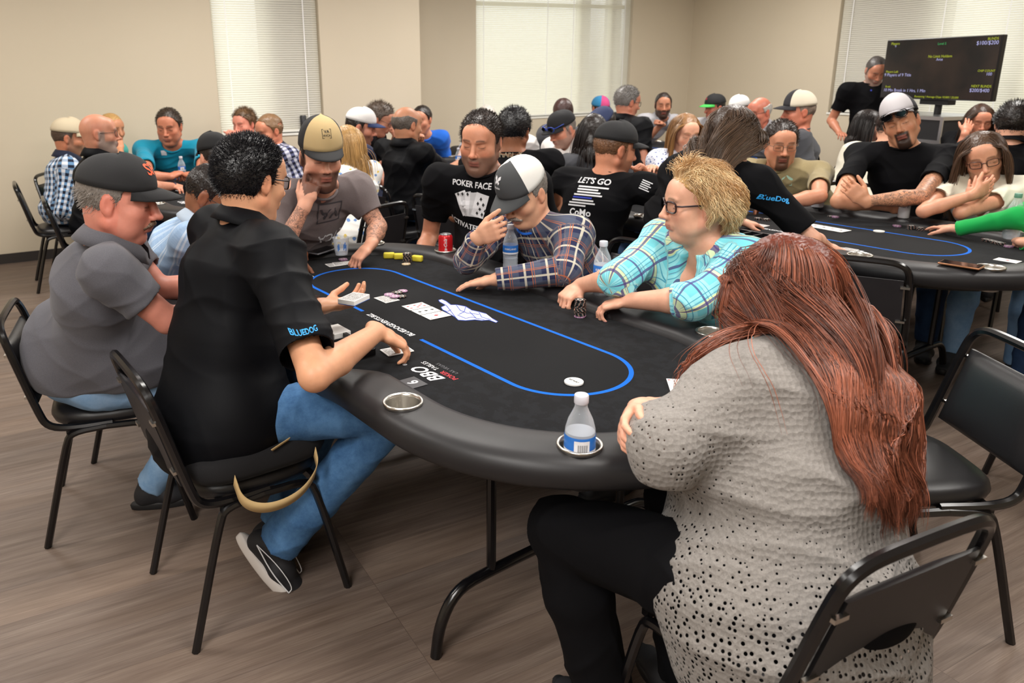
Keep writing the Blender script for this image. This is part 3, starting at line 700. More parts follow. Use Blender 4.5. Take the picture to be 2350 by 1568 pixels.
# ---------------------------------------------------------------- heads (local frame: x right, y forward, z up, origin mid head)
def rot_head(yaw, pitch, roll):
    """yaw compass deg, pitch down deg, roll deg (towards the person's right shoulder)"""
    a, p, r = math.radians(yaw), math.radians(pitch), math.radians(roll)
    f = np.array([math.sin(a), math.cos(a), 0]); rt = np.array([math.cos(a), -math.sin(a), 0]); up = np.array([0, 0, 1.])
    f2 = f * math.cos(p) - up * math.sin(p); u2 = up * math.cos(p) + f * math.sin(p)
    rt2 = rt * math.cos(r) - u2 * math.sin(r); u3 = u2 * math.cos(r) + rt * math.sin(r)
    return np.stack([rt2, f2, u3], axis=1)
def head(vx, H, R, sc=1., fat=0., fem=0., jaw=0., nose=1., ears=True, detail=True, beardg=0.):
    def P(x, y, z): return H + R @ (np.array([x, y, z]) * sc)
    def E(c, r, k=.012, op='u', ml=None):
        vx.ell(P(*c), np.array(r) * sc, R, k * sc, op)
    def C(a, b, ra, rb=None, k=.01, op='u'): vx.cap(P(*a), P(*b), ra * sc, (rb or ra) * sc, k * sc, op)
    wj = 1 + fat * .16 - fem * .07
    E((0, -.014, .030), (.0765, .096, .088), 0)
    E((0, .030, -.030), (.062 * wj, .062, .078), .03)
    E((0, -.03, -.03), (.062, .062, .06), .02)
    for s_ in (-1, 1):
        C((s_ * .054 * wj, -.004, -.052), (s_ * .020, .060, -.096), .017 + .006 * fat + jaw * .003, .015, .025)
        E((s_ * .042, .052, -.022), (.024 + .004 * fat, .026, .024), .018)
        if fat > .3: E((s_ * .040, .040, -.060), (.028, .032, .034), .02)
    E((0, .066, -.096), (.024 - fem * .004, .020, .019), .018)
    if fat > 0: E((0, .030, -.102), (.045, .040, .020 + .014 * fat), .02)
    if beardg: E((0, .060, -.090), (.045, .034, .038 + beardg), .015)
    C((-.030, .076, .030), (.030, .076, .030), .0125 - fem * .003, None, .018)
    E((0, .060, .052), (.055, .030, .040), .025)
    if detail:
        for s_ in (-1, 1):
            E((s_ * .033, .098, .008), (.018, .016, .0125), .014, 's'); E((s_ * .032, .0745, .0065), (.0150, .0125, .0115), .006)
            C((s_ * .014, .0925, .027), (s_ * .044, .082, .031), .0062, .005, .008)
            C((s_ * .021, .0865, -.003), (s_ * .042, .080, -.002), .003, None, .006)
        C((0, .088, .020), (0, .108 + .004 * (nose - 1), -.022), .0085, .0105 * nose, .009); E((0, .112, -.027), (.0115 * nose, .0125 * nose, .0105), .006)
        for s_ in (-1, 1): E((s_ * .0125 * nose, .101, -.031), (.0080, .0110, .0082), .004); E((s_ * .0065, .105, -.0405), (.0036, .006, .003), .003, 's')
        E((0, .086, -.056), (.026, .014, .018), .012)
        C((-.019, .087, -.060), (0, .0955, -.0575), .0045, .0058, .005); C((.019, .087, -.060), (0, .0955, -.0575), .0045, .0058, .005)
        C((-.016, .087, -.0705), (.016, .087, -.0705), .0052, None, .006); E((0, .090, -.0705), (.012, .008, .0062), .005)
        C((-.023, .092, -.0642), (0, .1035, -.0640), .0016, None, .003, 's'); C((.023, .092, -.0642), (0, .1035, -.0640), .0016, None, .003, 's')
        E((0, .0955, -.083), (.020, .010, .005), .008, 's')
    else:
        C((0, .088, .018), (0, .110, -.024), .009, .013, .010); C((-.018, .090, -.065), (.018, .090, -.065), .008, None, .01)
        for s_ in (-1, 1): E((s_ * .033, .096, .008), (.017, .014, .011), .012, 's')
    if ears:
        for s_ in (-1, 1):
            E((s_ * .079, -.012, .000), (.0085, .0195, .031), .006); E((s_ * .0765, -.006, -.022), (.007, .010, .013), .006)
            if detail: E((s_ * .0885, -.007, .002), (.0055, .0105, .019), .003, 's')
def head_colors(V, H, R, sc, skin, lips='#b0645c', beard=0, beardc='#3a2a20', brow='#3a2a22', flush=.25, stub=None, lash=.8, goatee=False, mouth_y=0):
    """pigment per vertex: lips, brows, lash lines, stubble"""
    L = (V - H) @ R / sc; x, y, z = L.T; c = np.tile(skin, (len(V), 1)); front = np.clip((y - .035) / .02, 0, 1); inh = (np.abs(x) < .1) & (y > -.13) & (y < .14) & (z > -.135) & (z < .14)
    def blend(m, col, a=1.):
        nonlocal c
        m = np.clip(m, 0, 1) * a * inh; c = c * (1 - m[:, None]) + np.asarray(col) * m[:, None]
    g = lambda v, s_: np.exp(-(v / s_) ** 2)
    blend(g(np.abs(x) - .045, .018) * g(z + .028, .018) * front, skin * [1.08, .72, .68], flush * 1.6); blend(g(x, .014) * g(z + .028, .014) * (y > .09), skin * [1.08, .72, .68], flush * 1.6)
    blend(g(np.abs(x) - .082, .014) * (np.abs(y + .01) < .03), skin * [1.05, .76, .72], .5)
    if beard:
        bl = lin(beardc); jawl = np.clip((-.030 - z) / .014, 0, 1) * np.clip((y + .022) / .02, 0, 1); cheek = 1 - np.clip((z + .058 - (np.abs(x) * .85 - .012)) / .012, 0, 1) * 1.0
        m = np.where(np.abs(x) > .026, jawl * np.clip((np.abs(x) * .8 - .052 - z) / .010 + 0.2, 0, 1), np.clip((-.036 - z) / .005, 0, 1) * front)
        if goatee: m = np.clip((-.038 - z) / .005, 0, 1) * np.clip((.036 - np.abs(x)) / .006, 0, 1) * front
        side = np.clip((.030 - z) / .02, 0, 1) * np.clip((.022 - np.abs(y - .012)) / .008, 0, 1) * (np.abs(x) > .058) * (0 if goatee else 1)
        blend(np.maximum(m, side), bl, beard)
    lp = np.maximum(g(z + .058, .0042), g(z + .0705, .0052)) * np.clip((.0235 - np.abs(x)) / .004, 0, 1) * (y > .075); blend(lp, lin(lips), .8)
    bw = g(z - (.0335 - 9 * (np.abs(x) - .03) ** 2), .0042) * np.clip((np.abs(x) - .010) / .004, 0, 1) * np.clip((.050 - np.abs(x)) / .006, 0, 1) * (y > .055); blend(bw, lin(brow), .85)
    ls = g(z - (.0015 + 10 * (np.abs(x) - .032) ** 2), .0021) * np.clip((.0155 - np.abs(np.abs(x) - .032)) / .003, 0, 1) * (y > .06); blend(ls, lin('#2a1b17'), lash)
    ml = g(z + .0642, .0016) * np.clip((.022 - np.abs(x)) / .004, 0, 1) * (y > .075); blend(ml, lin('#6b3530'), .7)
    return c
# ---------------------------------------------------------------- hair
def zline(y, hl=.0):  # lowest height of the hair at depth y
    return np.interp(y, [-.11, -.07, -.035, -.02, -.004, .016, .024, .045, .070, .09], [-.085, -.080, -.060, .018, .024, -.005, .050, .074, .086 + hl, .094 + hl])
def hair_shell(vx, H, R, sc, thick=.010, style='short', hl=0., seed=1, part=0):
    r = np.random.default_rng(seed); ks = r.normal(size=(4, 3)) * 60
    def fn(d, x, y, z):
        x, y, z = x / sc, y / sc, z / sc + .030; y = y - .014
        zz = zline(y, hl) + .003 * np.sin(x * 190 + seed) * (y > .02) - .010 * np.clip((np.abs(x) - .03) / .03, 0, 1) * (y > .02)
        if style == 'bald': top = z - np.interp(y, [-.1, -.05, .03], [.045, .060, .045]); d = np.maximum(d, top * .8)
        if style == 'receding': d = np.maximum(d, (y + .4 * (.06 - np.abs(x)) * 0 - .050 + (np.abs(x) < .035) * -.01) * .8 * (z > .05))
        n_ = sum(np.sin(x * k_[0] + y * k_[1] + z * k_[2] + i) for i, k_ in enumerate(ks)) * .0008
        return np.maximum(d + n_, (zz - z) * .75) 
    c = H + R @ (np.array([0, -.014, .030]) * sc); t = thick
    vx.ell(c, np.array([.0765 + t * .7, .096 + t, .088 + t]) * sc, R, 0, 'u', fn)
def scalp_pts(n_, hl=0., thick=.006, style='short', rr=None):
    rr = rr or np.random.default_rng(3); out = []; 
    while sum(len(o) for o in out) < n_:
        p = rr.normal(size=(n_ * 3, 3)); p /= np.linalg.norm(p, axis=1)[:, None]; q = p * [.0765 + thick * .6, .096 + thick * .8, .088 + thick * .8] + [0, -.014, .030]
        m = q[:, 2] > zline(q[:, 1], hl) + .002; q = q[m]; out.append(q)
    return np.concatenate(out)[:n_]
def strand_mesh(name, P, rad, col, parent, off, jitter=.25, seed=5, mat_=None):
    """P (n, k, 3) polylines -> thin three-sided tapering tubes, one mesh"""
    n_, k, _ = P.shape; T = np.gradient(P, axis=1); T /= np.linalg.norm(T, axis=2)[..., None] + 1e-9
    ref = np.array([.3, .5, .81]); u = np.cross(T, ref); u /= np.linalg.norm(u, axis=2)[..., None] + 1e-9; v = np.cross(T, u)
    tp = np.sin(np.linspace(.35, 1, k) * math.pi)[None, :, None] ** .5 * 0 + np.interp(np.linspace(0, 1, k), [0, .1, .8, 1], [.8, 1, .9, .15])[None, :, None]
    r = np.random.default_rng(seed); rad = rad * r.uniform(.7, 1.3, (n_, 1, 1)) * tp
    V = np.stack([P + rad * (math.cos(a) * u + math.sin(a) * v) for a in (0, 2.094, 4.189)], axis=2).reshape(-1, 3)
    i = np.arange(n_)[:, None, None]; j = np.arange(k - 1)[None, :, None]; q = np.arange(3)[None, None, :]; base = i * k * 3 + j * 3
    F = np.stack([base + q, base + (q + 1) % 3, base + 3 + (q + 1) % 3, base + 3 + q], axis=-1).reshape(-1, 4)
    o = mesh(name, V, F.astype(np.int32), mat_ or M_STRAND, parent, True, off=off)
    c = np.asarray(col); 
    if c.ndim == 1: c = c[None, :] * np.exp(r.normal(size=(n_, 1)) * jitter)
    setcol(o, 'Col', np.clip(np.repeat(c, k * 3, axis=0), 0, 1)); return o
# ---------------------------------------------------------------- people
def fdir(az): a = math.radians(az); return np.array([math.sin(a), math.cos(a), 0.])
M_SHOE = mat('dark_sneaker', '#1c1c20', .7, bump=.4, bscale=500); M_SOLE = mat('white_rubber_sole', '#cfc9c4', .5); M_SOLEB = mat('black_rubber_sole', '#19191b', .6)
M_JEAN = cloth('jeans_blue', '#2d527d', 'denim', '#5f8cbb'); M_JEAND = cloth('jeans_dark', '#22324d', 'denim', '#33507a'); M_JEANL = cloth('jeans_light', '#6f97c0', 'denim', '#9dbbdb'); M_BLKP = cloth('black_trousers', '#0b0b0e'); M_BLKT = cloth('black_tee', '#0a0a0d'); M_BLKPOLO = cloth('black_polo', '#090a0e', rough=.62); M_KHAKI = cloth('khaki_trousers', '#7d6d55')
def make_shoe(ankle, az, pitch, parent, off, sole=None, upper=None, sc=1.):
    f = fdir(az); s_ = np.array([f[1], -f[0], 0.]); p = math.radians(pitch); d = f * math.cos(p) - np.array([0, 0, 1.]) * math.sin(p); u = np.cross(s_, d); R = np.stack([s_, d, u], axis=1)
    A = np.asarray(ankle, float); P = lambda x, y, z: A + R @ (np.array([x, y, z]) * sc)
    c = A + d * .06; vx = Vox(c - .24, c + .24, .005)
    vx.ecap(P(0, -.035, -.050), P(0, .06, -.052), s_, (.036, .04), (.042, .036), .02); vx.ecap(P(0, .06, -.058), P(.0, .165, -.066), s_, (.044, .03), (.036, .021), .03); vx.cap(P(0, -.01, -.02), P(0, -.012, .018), .041, .037, .03, flat=.0)
    vx.cap(P(0, .03, -.02), P(0, .085, -.045), .026, .024, .02)
    vx.ell(P(0, -.008, .03), (.029, .034, .04), R, .003, 's')
    bp = P(0, 0, -.084); vx.plane(bp, -u, 0); V, F = vx.surf(); V = relax(V, F, 2); so = mesh('shoe', V, F, upper or M_SHOE, parent, off=off)
    m = MB(); out = []
    for k in range(32):
        a = 2 * math.pi * k / 32; y = math.cos(a); x = math.sin(a); yy = .055 + .140 * y; w_ = .040 + .008 * math.cos(a * 1) - .012 * (abs(yy - .03) < .05) * 0; out.append((x * w_ * (1 - .12 * max(0, -y)), yy))
    lv = [(-.100 + .0, .94), (-.096, 1.0), (-.078, 1.02), (-.070, .97)]; V = []; Fq = []
    for z, q in lv:
        for x, y in out: zz = z + (.018 * max(0, (y - .12) / .075) ** 2); V.append(P(x * q, .055 + (y - .055) * q, zz))
    for i in range(3):
        for j in range(32): Fq.append((i * 32 + j, i * 32 + (j + 1) % 32, (i + 1) * 32 + (j + 1) % 32, (i + 1) * 32 + j))
    Fq.append(tuple(range(32))[::-1]); Fq.append(tuple(96 + j for j in range(32))); so2 = mesh('sole', V, Fq, sole or M_SOLEB, so, off=off)
    return so, R, P
def text_obj(name, s, size, m, parent=None, bold=False, align='CENTER', shear=0, spacing=1.):
    cu = bpy.data.curves.new(name, 'FONT'); cu.body = s; cu.size = size; cu.align_x = align; cu.align_y = 'CENTER'; cu.resolution_u = 3; cu.shear = shear; cu.space_character = spacing
    if bold: cu.offset = size * .022
    t = bpy.data.objects.new(name, cu); COL.objects.link(t); bpy.context.view_layer.update()
    me = bpy.data.meshes.new_from_object(t, depsgraph=bpy.context.evaluated_depsgraph_get()); bpy.data.objects.remove(t); bpy.data.curves.remove(cu)
    me.materials.clear(); me.materials.append(m); o = bpy.data.objects.new(name, me); link(o, parent); return o
def to_arr(me): a = np.zeros(len(me.vertices) * 3, dtype=np.float32); me.vertices.foreach_get('co', a); return a.reshape(-1, 3).astype(float)
def stick(o, origin, xdir, ydir, bvh, off, lift=.0016, rng_=.25):
    """lay a flat print onto a curved surface: project its points along the print's normal; sunk where it misses"""
    x = nrm(xdir); n_ = nrm(np.cross(x, ydir)); y = np.cross(n_, x); V = to_arr(o.data); W = np.asarray(origin) + V[:, :1] * x + V[:, 1:2] * y; last = None
    for i, p in enumerate(W):
        h = bvh.ray_cast(Vector(p + n_ * rng_), Vector(-n_), rng_ * 2)
        if h[0] is not None: q = np.array(h[0]) + n_ * lift; last = (q - p) @ n_; W[i] = q
        elif last is not None: W[i] = p + n_ * last
    o.data.vertices.foreach_set('co', (W - off).astype(np.float32).ravel()); o.data.update(); return o
def gridmesh(P, closed=False):
    a, b = len(P), len(P[0]); V = [q for r_ in P for q in r_]; F = [(i * b + j, i * b + (j + 1) % b, (i + 1) * b + (j + 1) % b, (i + 1) * b + j) for i in range(a - 1) for j in range(b if closed else b - 1)]
    return V, F
def solid(o, t): s_ = o.modifiers.new('thickness', 'SOLIDIFY'); s_.thickness = t; s_.offset = 1; return o
def cap_hat(Hc, R, sc, parent, off, c='#17171a', c2=None, brim=None, tall=1.0, tilt=0, back=False, logo=None, brimw=1., curve=1., front_span=62, z0=.050, name='cap'):
    M1 = mat('cap_' + c, c, .85, bump=.3, bscale=600); M2 = mat('cap_' + c2, c2, .85, bump=.3, bscale=500) if c2 else M1; M3 = mat('cap_' + brim, brim, .85, bump=.3, bscale=600) if brim else M1
    tl = math.radians(tilt); ct, st = math.cos(tl), math.sin(tl); sg = -1 if back else 1
    def P(x, y, z):
        y = y * sg; y, z = y * ct - z * st * sg, z * ct + y * st * sg
        return Hc + R @ (np.array([x, y, z]) * sc)
    rows = []; nt, nphi = 10, 40
    for i in range(nt + 1):
        th = math.pi / 2 * i / nt; row = []
        for j in range(nphi):
            ph = 2 * math.pi * j / nphi; fr = max(0, math.sin(ph)); rr = math.cos(th) ** (.82 if fr > 0 else .9)
            zz = z0 + (.098 * tall + .010 * fr * tall) * math.sin(th) ** 1.0 - (0 if i else .004)
            row.append(P(.0875 * rr * math.cos(ph), -.010 + .109 * rr * math.sin(ph), zz))
        rows.append(row)
    V, F = gridmesh(rows, True); V.append(P(0, -.010, z0 + .100 * tall)); 
    fm = []
    for f_ in F:
        j = f_[0] % nphi; ph = (j + .5) * 360 / nphi; fm.append(0 if abs(((ph - 90 + 180) % 360) - 180) < front_span else 1)
    hat = mesh(name, V, F, [M1, M2], parent, fmat=fm, off=off); solid(hat, .0025)
    # brim
    rows = []
    for i in range(7):
        t = i / 6; row = []
        for j in range(17):
            ph = math.radians(90 + (-58 + 116 * j / 16)); bx, by = .0885 * math.cos(ph), -.010 + .110 * math.sin(ph); ex = math.cos((j / 16 - .5) * math.pi) ** .55 * .074 * brimw
            row.append(P(bx * (1 + .04 * t), by + ex * t, z0 + .004 - .012 * t * t - curve * .018 * (bx / .07) ** 2 * (.35 + .65 * t)))
        rows.append(row)
    V, F = gridmesh(rows); b = mesh('brim', V, F, M3, hat, off=off); solid(b, .0035)
    m = MB(); m.lathe([(.0001, .004), (.006, .003), (.0075, 0)], (0, 0, 0), 12); bt = m.build('button', M2, hat, True); Vb = to_arr(bt.data); tp = P(0, -.010, z0 + .100 * tall)
    bt.data.vertices.foreach_set('co', (np.array([tp + R @ (q * sc) for q in Vb]) - off).astype(np.float32).ravel())
    return hat, P
def glasses(Hc, R, sc, parent, off, c='#1b1a1c', w_=.0235, h=.0175, th=.0022, z=.006, y=.101, round_=.5, up=0):
    M = mat('spectacle_' + c, c, .3); P = lambda a, b, d: Hc + R @ (np.array([a, b, d]) * sc); m = MB()
    for s_ in (-1, 1):
        pts = []
        for k in range(25):
            a = 2 * math.pi * k / 24; ca, sa = math.cos(a), math.sin(a); x = math.copysign(abs(ca) ** round_, ca) * w_; zz = math.copysign(abs(sa) ** round_, sa) * h; pts.append(P(s_ * .034 + x, y - .010 * (abs(s_ * .034 + x) / .05) ** 2, z + up + zz))
        m.tube(pts, th * sc, 6, caps=False); m.tube([P(s_ * .056, y - .012, z + up + .006), P(s_ * .072, y - .03, z + up + .006), P(s_ * .080, .02, z + up + .006), P(s_ * .082, -.012, z + up + .002), P(s_ * .080, -.026, z + up - .016)], th * sc, 6)
    m.tube([P(-.012, y, z + up + .004), P(0, y + .002, z + up + .007), P(.012, y, z + up + .004)], th * sc, 6); g = autosmooth(m.build('glasses', M, parent, off=off), 60)
    m = MB()
    for s_ in (-1, 1): m.poly([P(s_ * .034 + math.copysign(abs(math.cos(a)) ** round_, math.cos(a)) * w_, y - .012 * (abs(s_ * .034) / .05) ** 2, z + up + math.copysign(abs(math.sin(a)) ** round_, math.sin(a)) * h) for a in [2 * math.pi * k / 20 for k in range(20)]])
    m.build('lens', glass('clear_lens', (1, 1, 1), 0, 1.03), g, off=off); return g
HAIRC = {'black': '#100f12', 'dark': '#1d1512', 'brown': '#3d2a1e', 'lbrown': '#5e4430', 'blonde': '#b08a55', 'grey': '#77706a', 'white': '#b9b3ab', 'salt': '#4a4440', 'red': '#6a2a16'}
SKINC = {'fair': '#dba68c', 'pink': '#d9917c', 'tan': '#c48a68', 'olive': '#b87e5c', 'brown': '#8a5a40', 'red': '#cf8069'}
CHL = {}
def person(label, H, hyaw, hip, az, hp=0, hr=0, hs=1.04, zhip=.585, g=1., belly=0., sw=.185, L=None, R=None, shirt=None, sleeve='short', collar='tee', pants=None, skin='fair', hair='short', hairc='brown',
           beard=0, beardc=None, goatee=False, hat=None, spec=None, eyes=False, res=.006, legs=True, feet=None, knee=None, fem=0., fat=.2, bust=0., lean=0., group=None, wr=1., seed=None, thick=.010, hl=0, fold=.010, tat=None, stand=False, vneck=None, nails=None, jaw=0, slv=.62, sweater=False, nose=1., mous=None, shoe=True, hem=.0, asc=1.0, hang=None, slr=1.0, extra_hair=None, shirt_hook=None, nk_=1., cs=1., drape=(), cmat=None, flare=1., shsc=1., chr_=None, lmax=.44, smax=.20):
    seed = seed if seed is not None else abs(hash(label)) % 1000; seed = sum(ord(c) * (i + 1) for i, c in enumerate(label)) % 9973
    H = np.asarray(H, float); Rh = rot_head(hyaw, hp, hr); f = fdir(az); side = np.array([f[1], -f[0], 0.]); Z = np.array([0, 0, 1.]); hip = np.array([hip[0], hip[1], zhip])
    if not stand:
        v_ = H - hip; a_, b_ = v_ @ f, v_ @ side; hip = hip + f * (a_ - min(max(a_, .02), lmax)) + side * (b_ - min(max(b_, -smax), smax))
    off = np.array([hip[0], hip[1], 0.])
    root = thing('person', label, 'person', tuple(off), 0, group)
    N = H - nrm(Rh[:, 2] * .6 + Z * .6 + nrm((H - hip)) * .3) * .132 * hs * nk_ - Rh[:, 1] * .026 * hs
    sp = nrm(N - hip); fr = nrm(np.cross(side, sp)) * -1; fr = nrm(np.cross(sp, side)) * (1 if np.cross(sp, side) @ f > 0 else -1); LT = np.linalg.norm(N - hip)
    slouch = .045 * LT; waist = hip + (N - hip) * .36 - fr * slouch * .5 + fr * belly * .25; chest = hip + (N - hip) * .72 - fr * slouch * .6; top = N - sp * .032
    Sh = {}; arm = {}
    if chr_ and not stand: chair(hip - f * .045, az, chr_)
    for k, a, sg in (('L', L, -1), ('R', R, 1)):
        S = top + side * sg * sw * hs - fr * .005 - sp * .012; 
        UA, FA = .290 * hs * asc, .255 * hs * asc
        if a is None: a = dict(w=S + f * .18 - Z * .42 + side * sg * .05, d=f, n=-Z, pose='relax', e=side * sg * .4 - f * .6 - Z)
        W = np.asarray(a['w'], float); v = W - S; D = np.linalg.norm(v)
        if D > .30: S = S + nrm(v) * .03 * min(1, (D - .3) / .2)
        v = W - S; D = np.linalg.norm(v)
        if 'E' in a: E = np.asarray(a['E'], float)
        else:
            if D > UA + FA - .01: s2 = D / (UA + FA - .01); UA *= s2; FA *= s2
            hint = np.asarray(a.get('e', side * sg * .5 - Z), float); u = nrm(v); x = (UA ** 2 - FA ** 2 + D ** 2) / (2 * D); h2 = max(UA ** 2 - x * x, 1e-4) ** .5; hv = nrm(hint - u * (hint @ u)); E = S + u * x + hv * h2
        d = a.get('d'); d = nrm(W - E) if d is None else nrm(d); Sh[k] = S; arm[k] = (S, E, W, d, np.asarray(a.get('n', -Z), float), a.get('pose', 'relax'), a.get('thumb', 'side'), a.get('skip', False), a.get('hsc', 1.))
    # ---- skin
    pts = [H + .19, H - .2, N, chest - .12, chest + .12] + [p for k in arm for p in arm[k][:3]] + [arm[k][2] + arm[k][3] * .22 for k in arm]; pts = np.array(pts); lo, hi = pts.min(0) - .09, pts.max(0) + .09
    vx = Vox(lo, hi, res); am = (1 - fem * .16) * (1 + (g - 1) * .5)
    vx.cap(N - sp * .02, H + Rh @ (np.array([0, -.022, -.035]) * hs), .060 * hs * (1 - fem * .14) * (1 + fat * .12), .054 * hs * (1 - fem * .14) * (1 + fat * .12), .02)
    cr = -.012
    vx.ecap(chest, top - sp * .04 + fr * .0, side, (.150 * g ** .5 + cr, .105 * g + cr), (.13, .078), .03)
    for k in 'LR': vx.cap(N + sp * .01, Sh[k], .044, .040, .03)
    if bust:
        for sg in (-1, 1): vx.ell(chest + sp * .02 + side * sg * .075 + fr * (.085 * g), np.array([.062, .06, .07]) * (1 + bust) * .9, None, .03)
    for k in 'LR':
        S, E, W, d, n_, pose, th, sk, hsc = arm[k]; M_ = E + (W - E) * .32
        vx.cap(S, E, .046 * am, .039 * am, .02); vx.cap(E, M_, .039 * am, .041 * am, .012); vx.cap(M_, W - nrm(W - E) * .01, .041 * am, .0265 * am ** .5, .012)
        if not sk: 
            tips = hand(vx, W, d, n_, k == 'R', pose, hs * .98 * (1 - fem * .08) * hsc, th)
            arm[k] = arm[k] + (tips,)
    head(vx, H, Rh, hs, fat=fat, fem=fem, jaw=jaw, detail=res < .0075, beardg=.006 if beard and beard > .6 else 0, nose=nose)
    V, F = vx.surf(); V = relax(V, F, 1, .4)
    body = mesh('body', V, F, M_TATT if tat else M_SKIN, root, off=off); sk = lin(SKINC.get(skin, skin)); bc = beardc or HAIRC.get(hairc, hairc)
    cc = head_colors(V, H, Rh, hs, sk, beard=beard, beardc=bc, brow=HAIRC.get(hairc, hairc) if hairc not in ('white', 'red', 'blonde') else '#6b5a48', goatee=goatee, lips='#b5605c' if fem else '#a8655a')
    for k in 'LR':
        S, E, W = arm[k][:3]; dw = np.linalg.norm(V - (W + arm[k][3] * .12), axis=1); m = np.exp(-(dw / .075) ** 2) * .22; cc = cc * (1 - m[:, None]) + (sk * [1.08, .80, .76]) * m[:, None]
        if len(arm[k]) > 9 and nails:
            for p, dd, rr, nn in arm[k][9]:
                q = p + nrm(nn) * rr * .8 + dd * rr * .3; dn = np.linalg.norm(V - q, axis=1); mm = np.clip(1.6 - dn / (rr * .9), 0, 1); cc = cc * (1 - mm[:, None]) + lin(nails) * mm[:, None]
    setcol(body, 'Col', cc)
    if tat:
        tm = np.zeros(len(V))
        for k in tat:
            S, E, W = arm[k][:3]
            for a_, b_ in ((S, E), (E, W)):
                ab = b_ - a_; t = np.clip(((V - a_) @ ab) / (ab @ ab), 0, 1); dd = np.linalg.norm(V - a_ - t[:, None] * ab, axis=1); tm = np.maximum(tm, (dd < .058) * ((t < .93) | (b_ is E)) * (np.linalg.norm(V - H, axis=1) > .165))
        at = body.data.attributes.new('Tat', 'FLOAT', 'POINT'); at.data.foreach_set('value', tm.astype(np.float32))
    # ---- eyes
    if eyes and res < .0075:
        for sg in (-1, 1):
            m = MB(); ce = H + Rh @ (np.array([sg * .032, .0815, .0052]) * hs); n1, n2 = 8, 12; Ve = []; 
            rows = [[ce + Rh @ (np.array([.0118 * math.cos(t) * math.cos(p), .0072 * math.sin(t) , .0052 * math.cos(t) * math.sin(p)]) * hs) for p in [2 * math.pi * j / n2 for j in range(n2)]] for t in [math.pi / 2 * i / n1 for i in range(n1 + 1)]]
            Vg, Fg = gridmesh(rows, True); eo = mesh('eye', Vg, Fg, mat_eye(), root, off=off); le = (np.array(Vg) - ce) @ Rh / hs; dd = np.hypot(le[:, 0], le[:, 2] + .0015); ec = np.where((dd < .0052)[:, None], lin('#2b1c14'), lin('#d8cfc8')); setcol(eo, 'Col', ec)
    # ---- shirt
    sres = max(res, .0055) if res < .008 else .0085; pts = np.array([hip, N, chest, waist] + [p for k in 'LR' for p in arm[k][:3]]); lo, hi = pts.min(0) - .26, pts.max(0) + .16; lo[2] = max(lo[2], zhip - .12 - hem)
    vx = Vox(lo, hi, sres); gi = g
    bot = hip + Z * (.03 - hem) if not stand else hip - Z * .04
    vx.ecap(bot, waist, side, (.200 * gi, .178 * gi), (.160 * gi, .122 * gi), .03); vx.ecap(waist, chest, side, (.160 * gi, .122 * gi), (.172 * gi ** .7, .122 * gi ** .8), .04)
    if belly: vx.ell(waist + fr * (.05 + belly * .45) - sp * .03, (.13 * gi + belly * .5, .10 * gi + belly, .12 + belly * .4), np.stack([side, fr, sp], 1), .06)
    vx.ecap(chest, top - sp * .05, side, (.172 * gi ** .7, .122 * gi ** .8), (.145, .088), .04)
    for (a_, b_, c_, r1, r2, r3) in drape: vx.ell(hip + side * a_ + f * b_ + Z * c_, (r1, r2, r3), np.stack([side, f, Z], 1), .06)
    vx.cap(Sh['L'], Sh['R'], .062, .062, .05)
    if bust:
        for sg in (-1, 1): vx.ell(chest + sp * .01 + side * sg * .08 + fr * (.095 * gi), np.array([.072, .066, .078]) * (1 + bust), None, .045)
    for k in 'LR': vx.cap(N - sp * .004, Sh[k] + sp * .002, .054, .052, .035)
    for k in 'LR':
        S, E, W = arm[k][:3]; ue = nrm(E - S); r0 = .064 * am * slr
        if sleeve == 'short':
            e_ = S + (E - S) * slv; vx.cap(S - ue * .01, e_, r0 * .94, .061 * am * slr, .085, flat=.0); vx.cap(e_ - ue * .008, e_ + ue * .03, .050 * am * slr, .050 * am * slr, .0, 's')
        elif sleeve == 'none': pass
        else:
            fw = nrm(W - E); fr_ = {'long': 1., 'three': .42, 'rolled': .25}[sleeve]; we = E + (W - E) * fr_ - fw * .005; vx.cap(S - ue * .01, E, r0 * .94, .052 * am * slr, .08); vx.cap(E, we, .053 * am * slr, (.040 if fr_ == 1 else .050) * am * slr, .02, flat=.0)
            rr_ = (.030 if fr_ == 1 else .039) * am * slr; vx.cap(we - fw * .004, we + fw * .03, rr_, rr_, 0, 's')
    nk = N + sp * .030; vx.ell(nk + fr * .012, np.array([.066, .062, .034]) * hs * (1 + fat * .12), np.stack([side, fr, sp], 1), .012, 's')
    if vneck: q = N - sp * vneck * .42 + fr * .115; vx.ell(q, (.036, .075, vneck * .62), np.stack([side, fr, sp], 1), .01, 's')
    vx.plane(hip - Z * (.085 + hem), -Z, .01)
    V, F = vx.surf(); Nn = vnormals(V, F); V = wrinkle(V, Nn, fold * 1.2, seed, sp, 1.0); V = relax(V, F, 1, .35)
    mt = shirt or M_BLKT; so = mesh('shirt' if not sweater else 'sweater', V, F, mt, root, off=off)
    if sweater: hm = np.clip((.84 - V[:, 2]) / .28, .04, .9) + .6 * np.exp(-(np.linalg.norm(V - arm['L'][1], axis=1) / .16) ** 2); ha = so.data.attributes.new('Hole', 'FLOAT', 'POINT'); ha.data.foreach_set('value', np.clip(hm, 0, 1).astype(np.float32))
    # cloth coordinates: across (u) and along (v) the nearest limb
    segs = [(hip, N, side, .17)] + [(arm[k][0], arm[k][1], side, .06) for k in 'LR'] + ([(arm[k][1], arm[k][2], side, .05) for k in 'LR'] if sleeve in ('long', 'three', 'rolled') else [])
    best = np.full(len(V), 9.); uvc = np.zeros((len(V), 3))
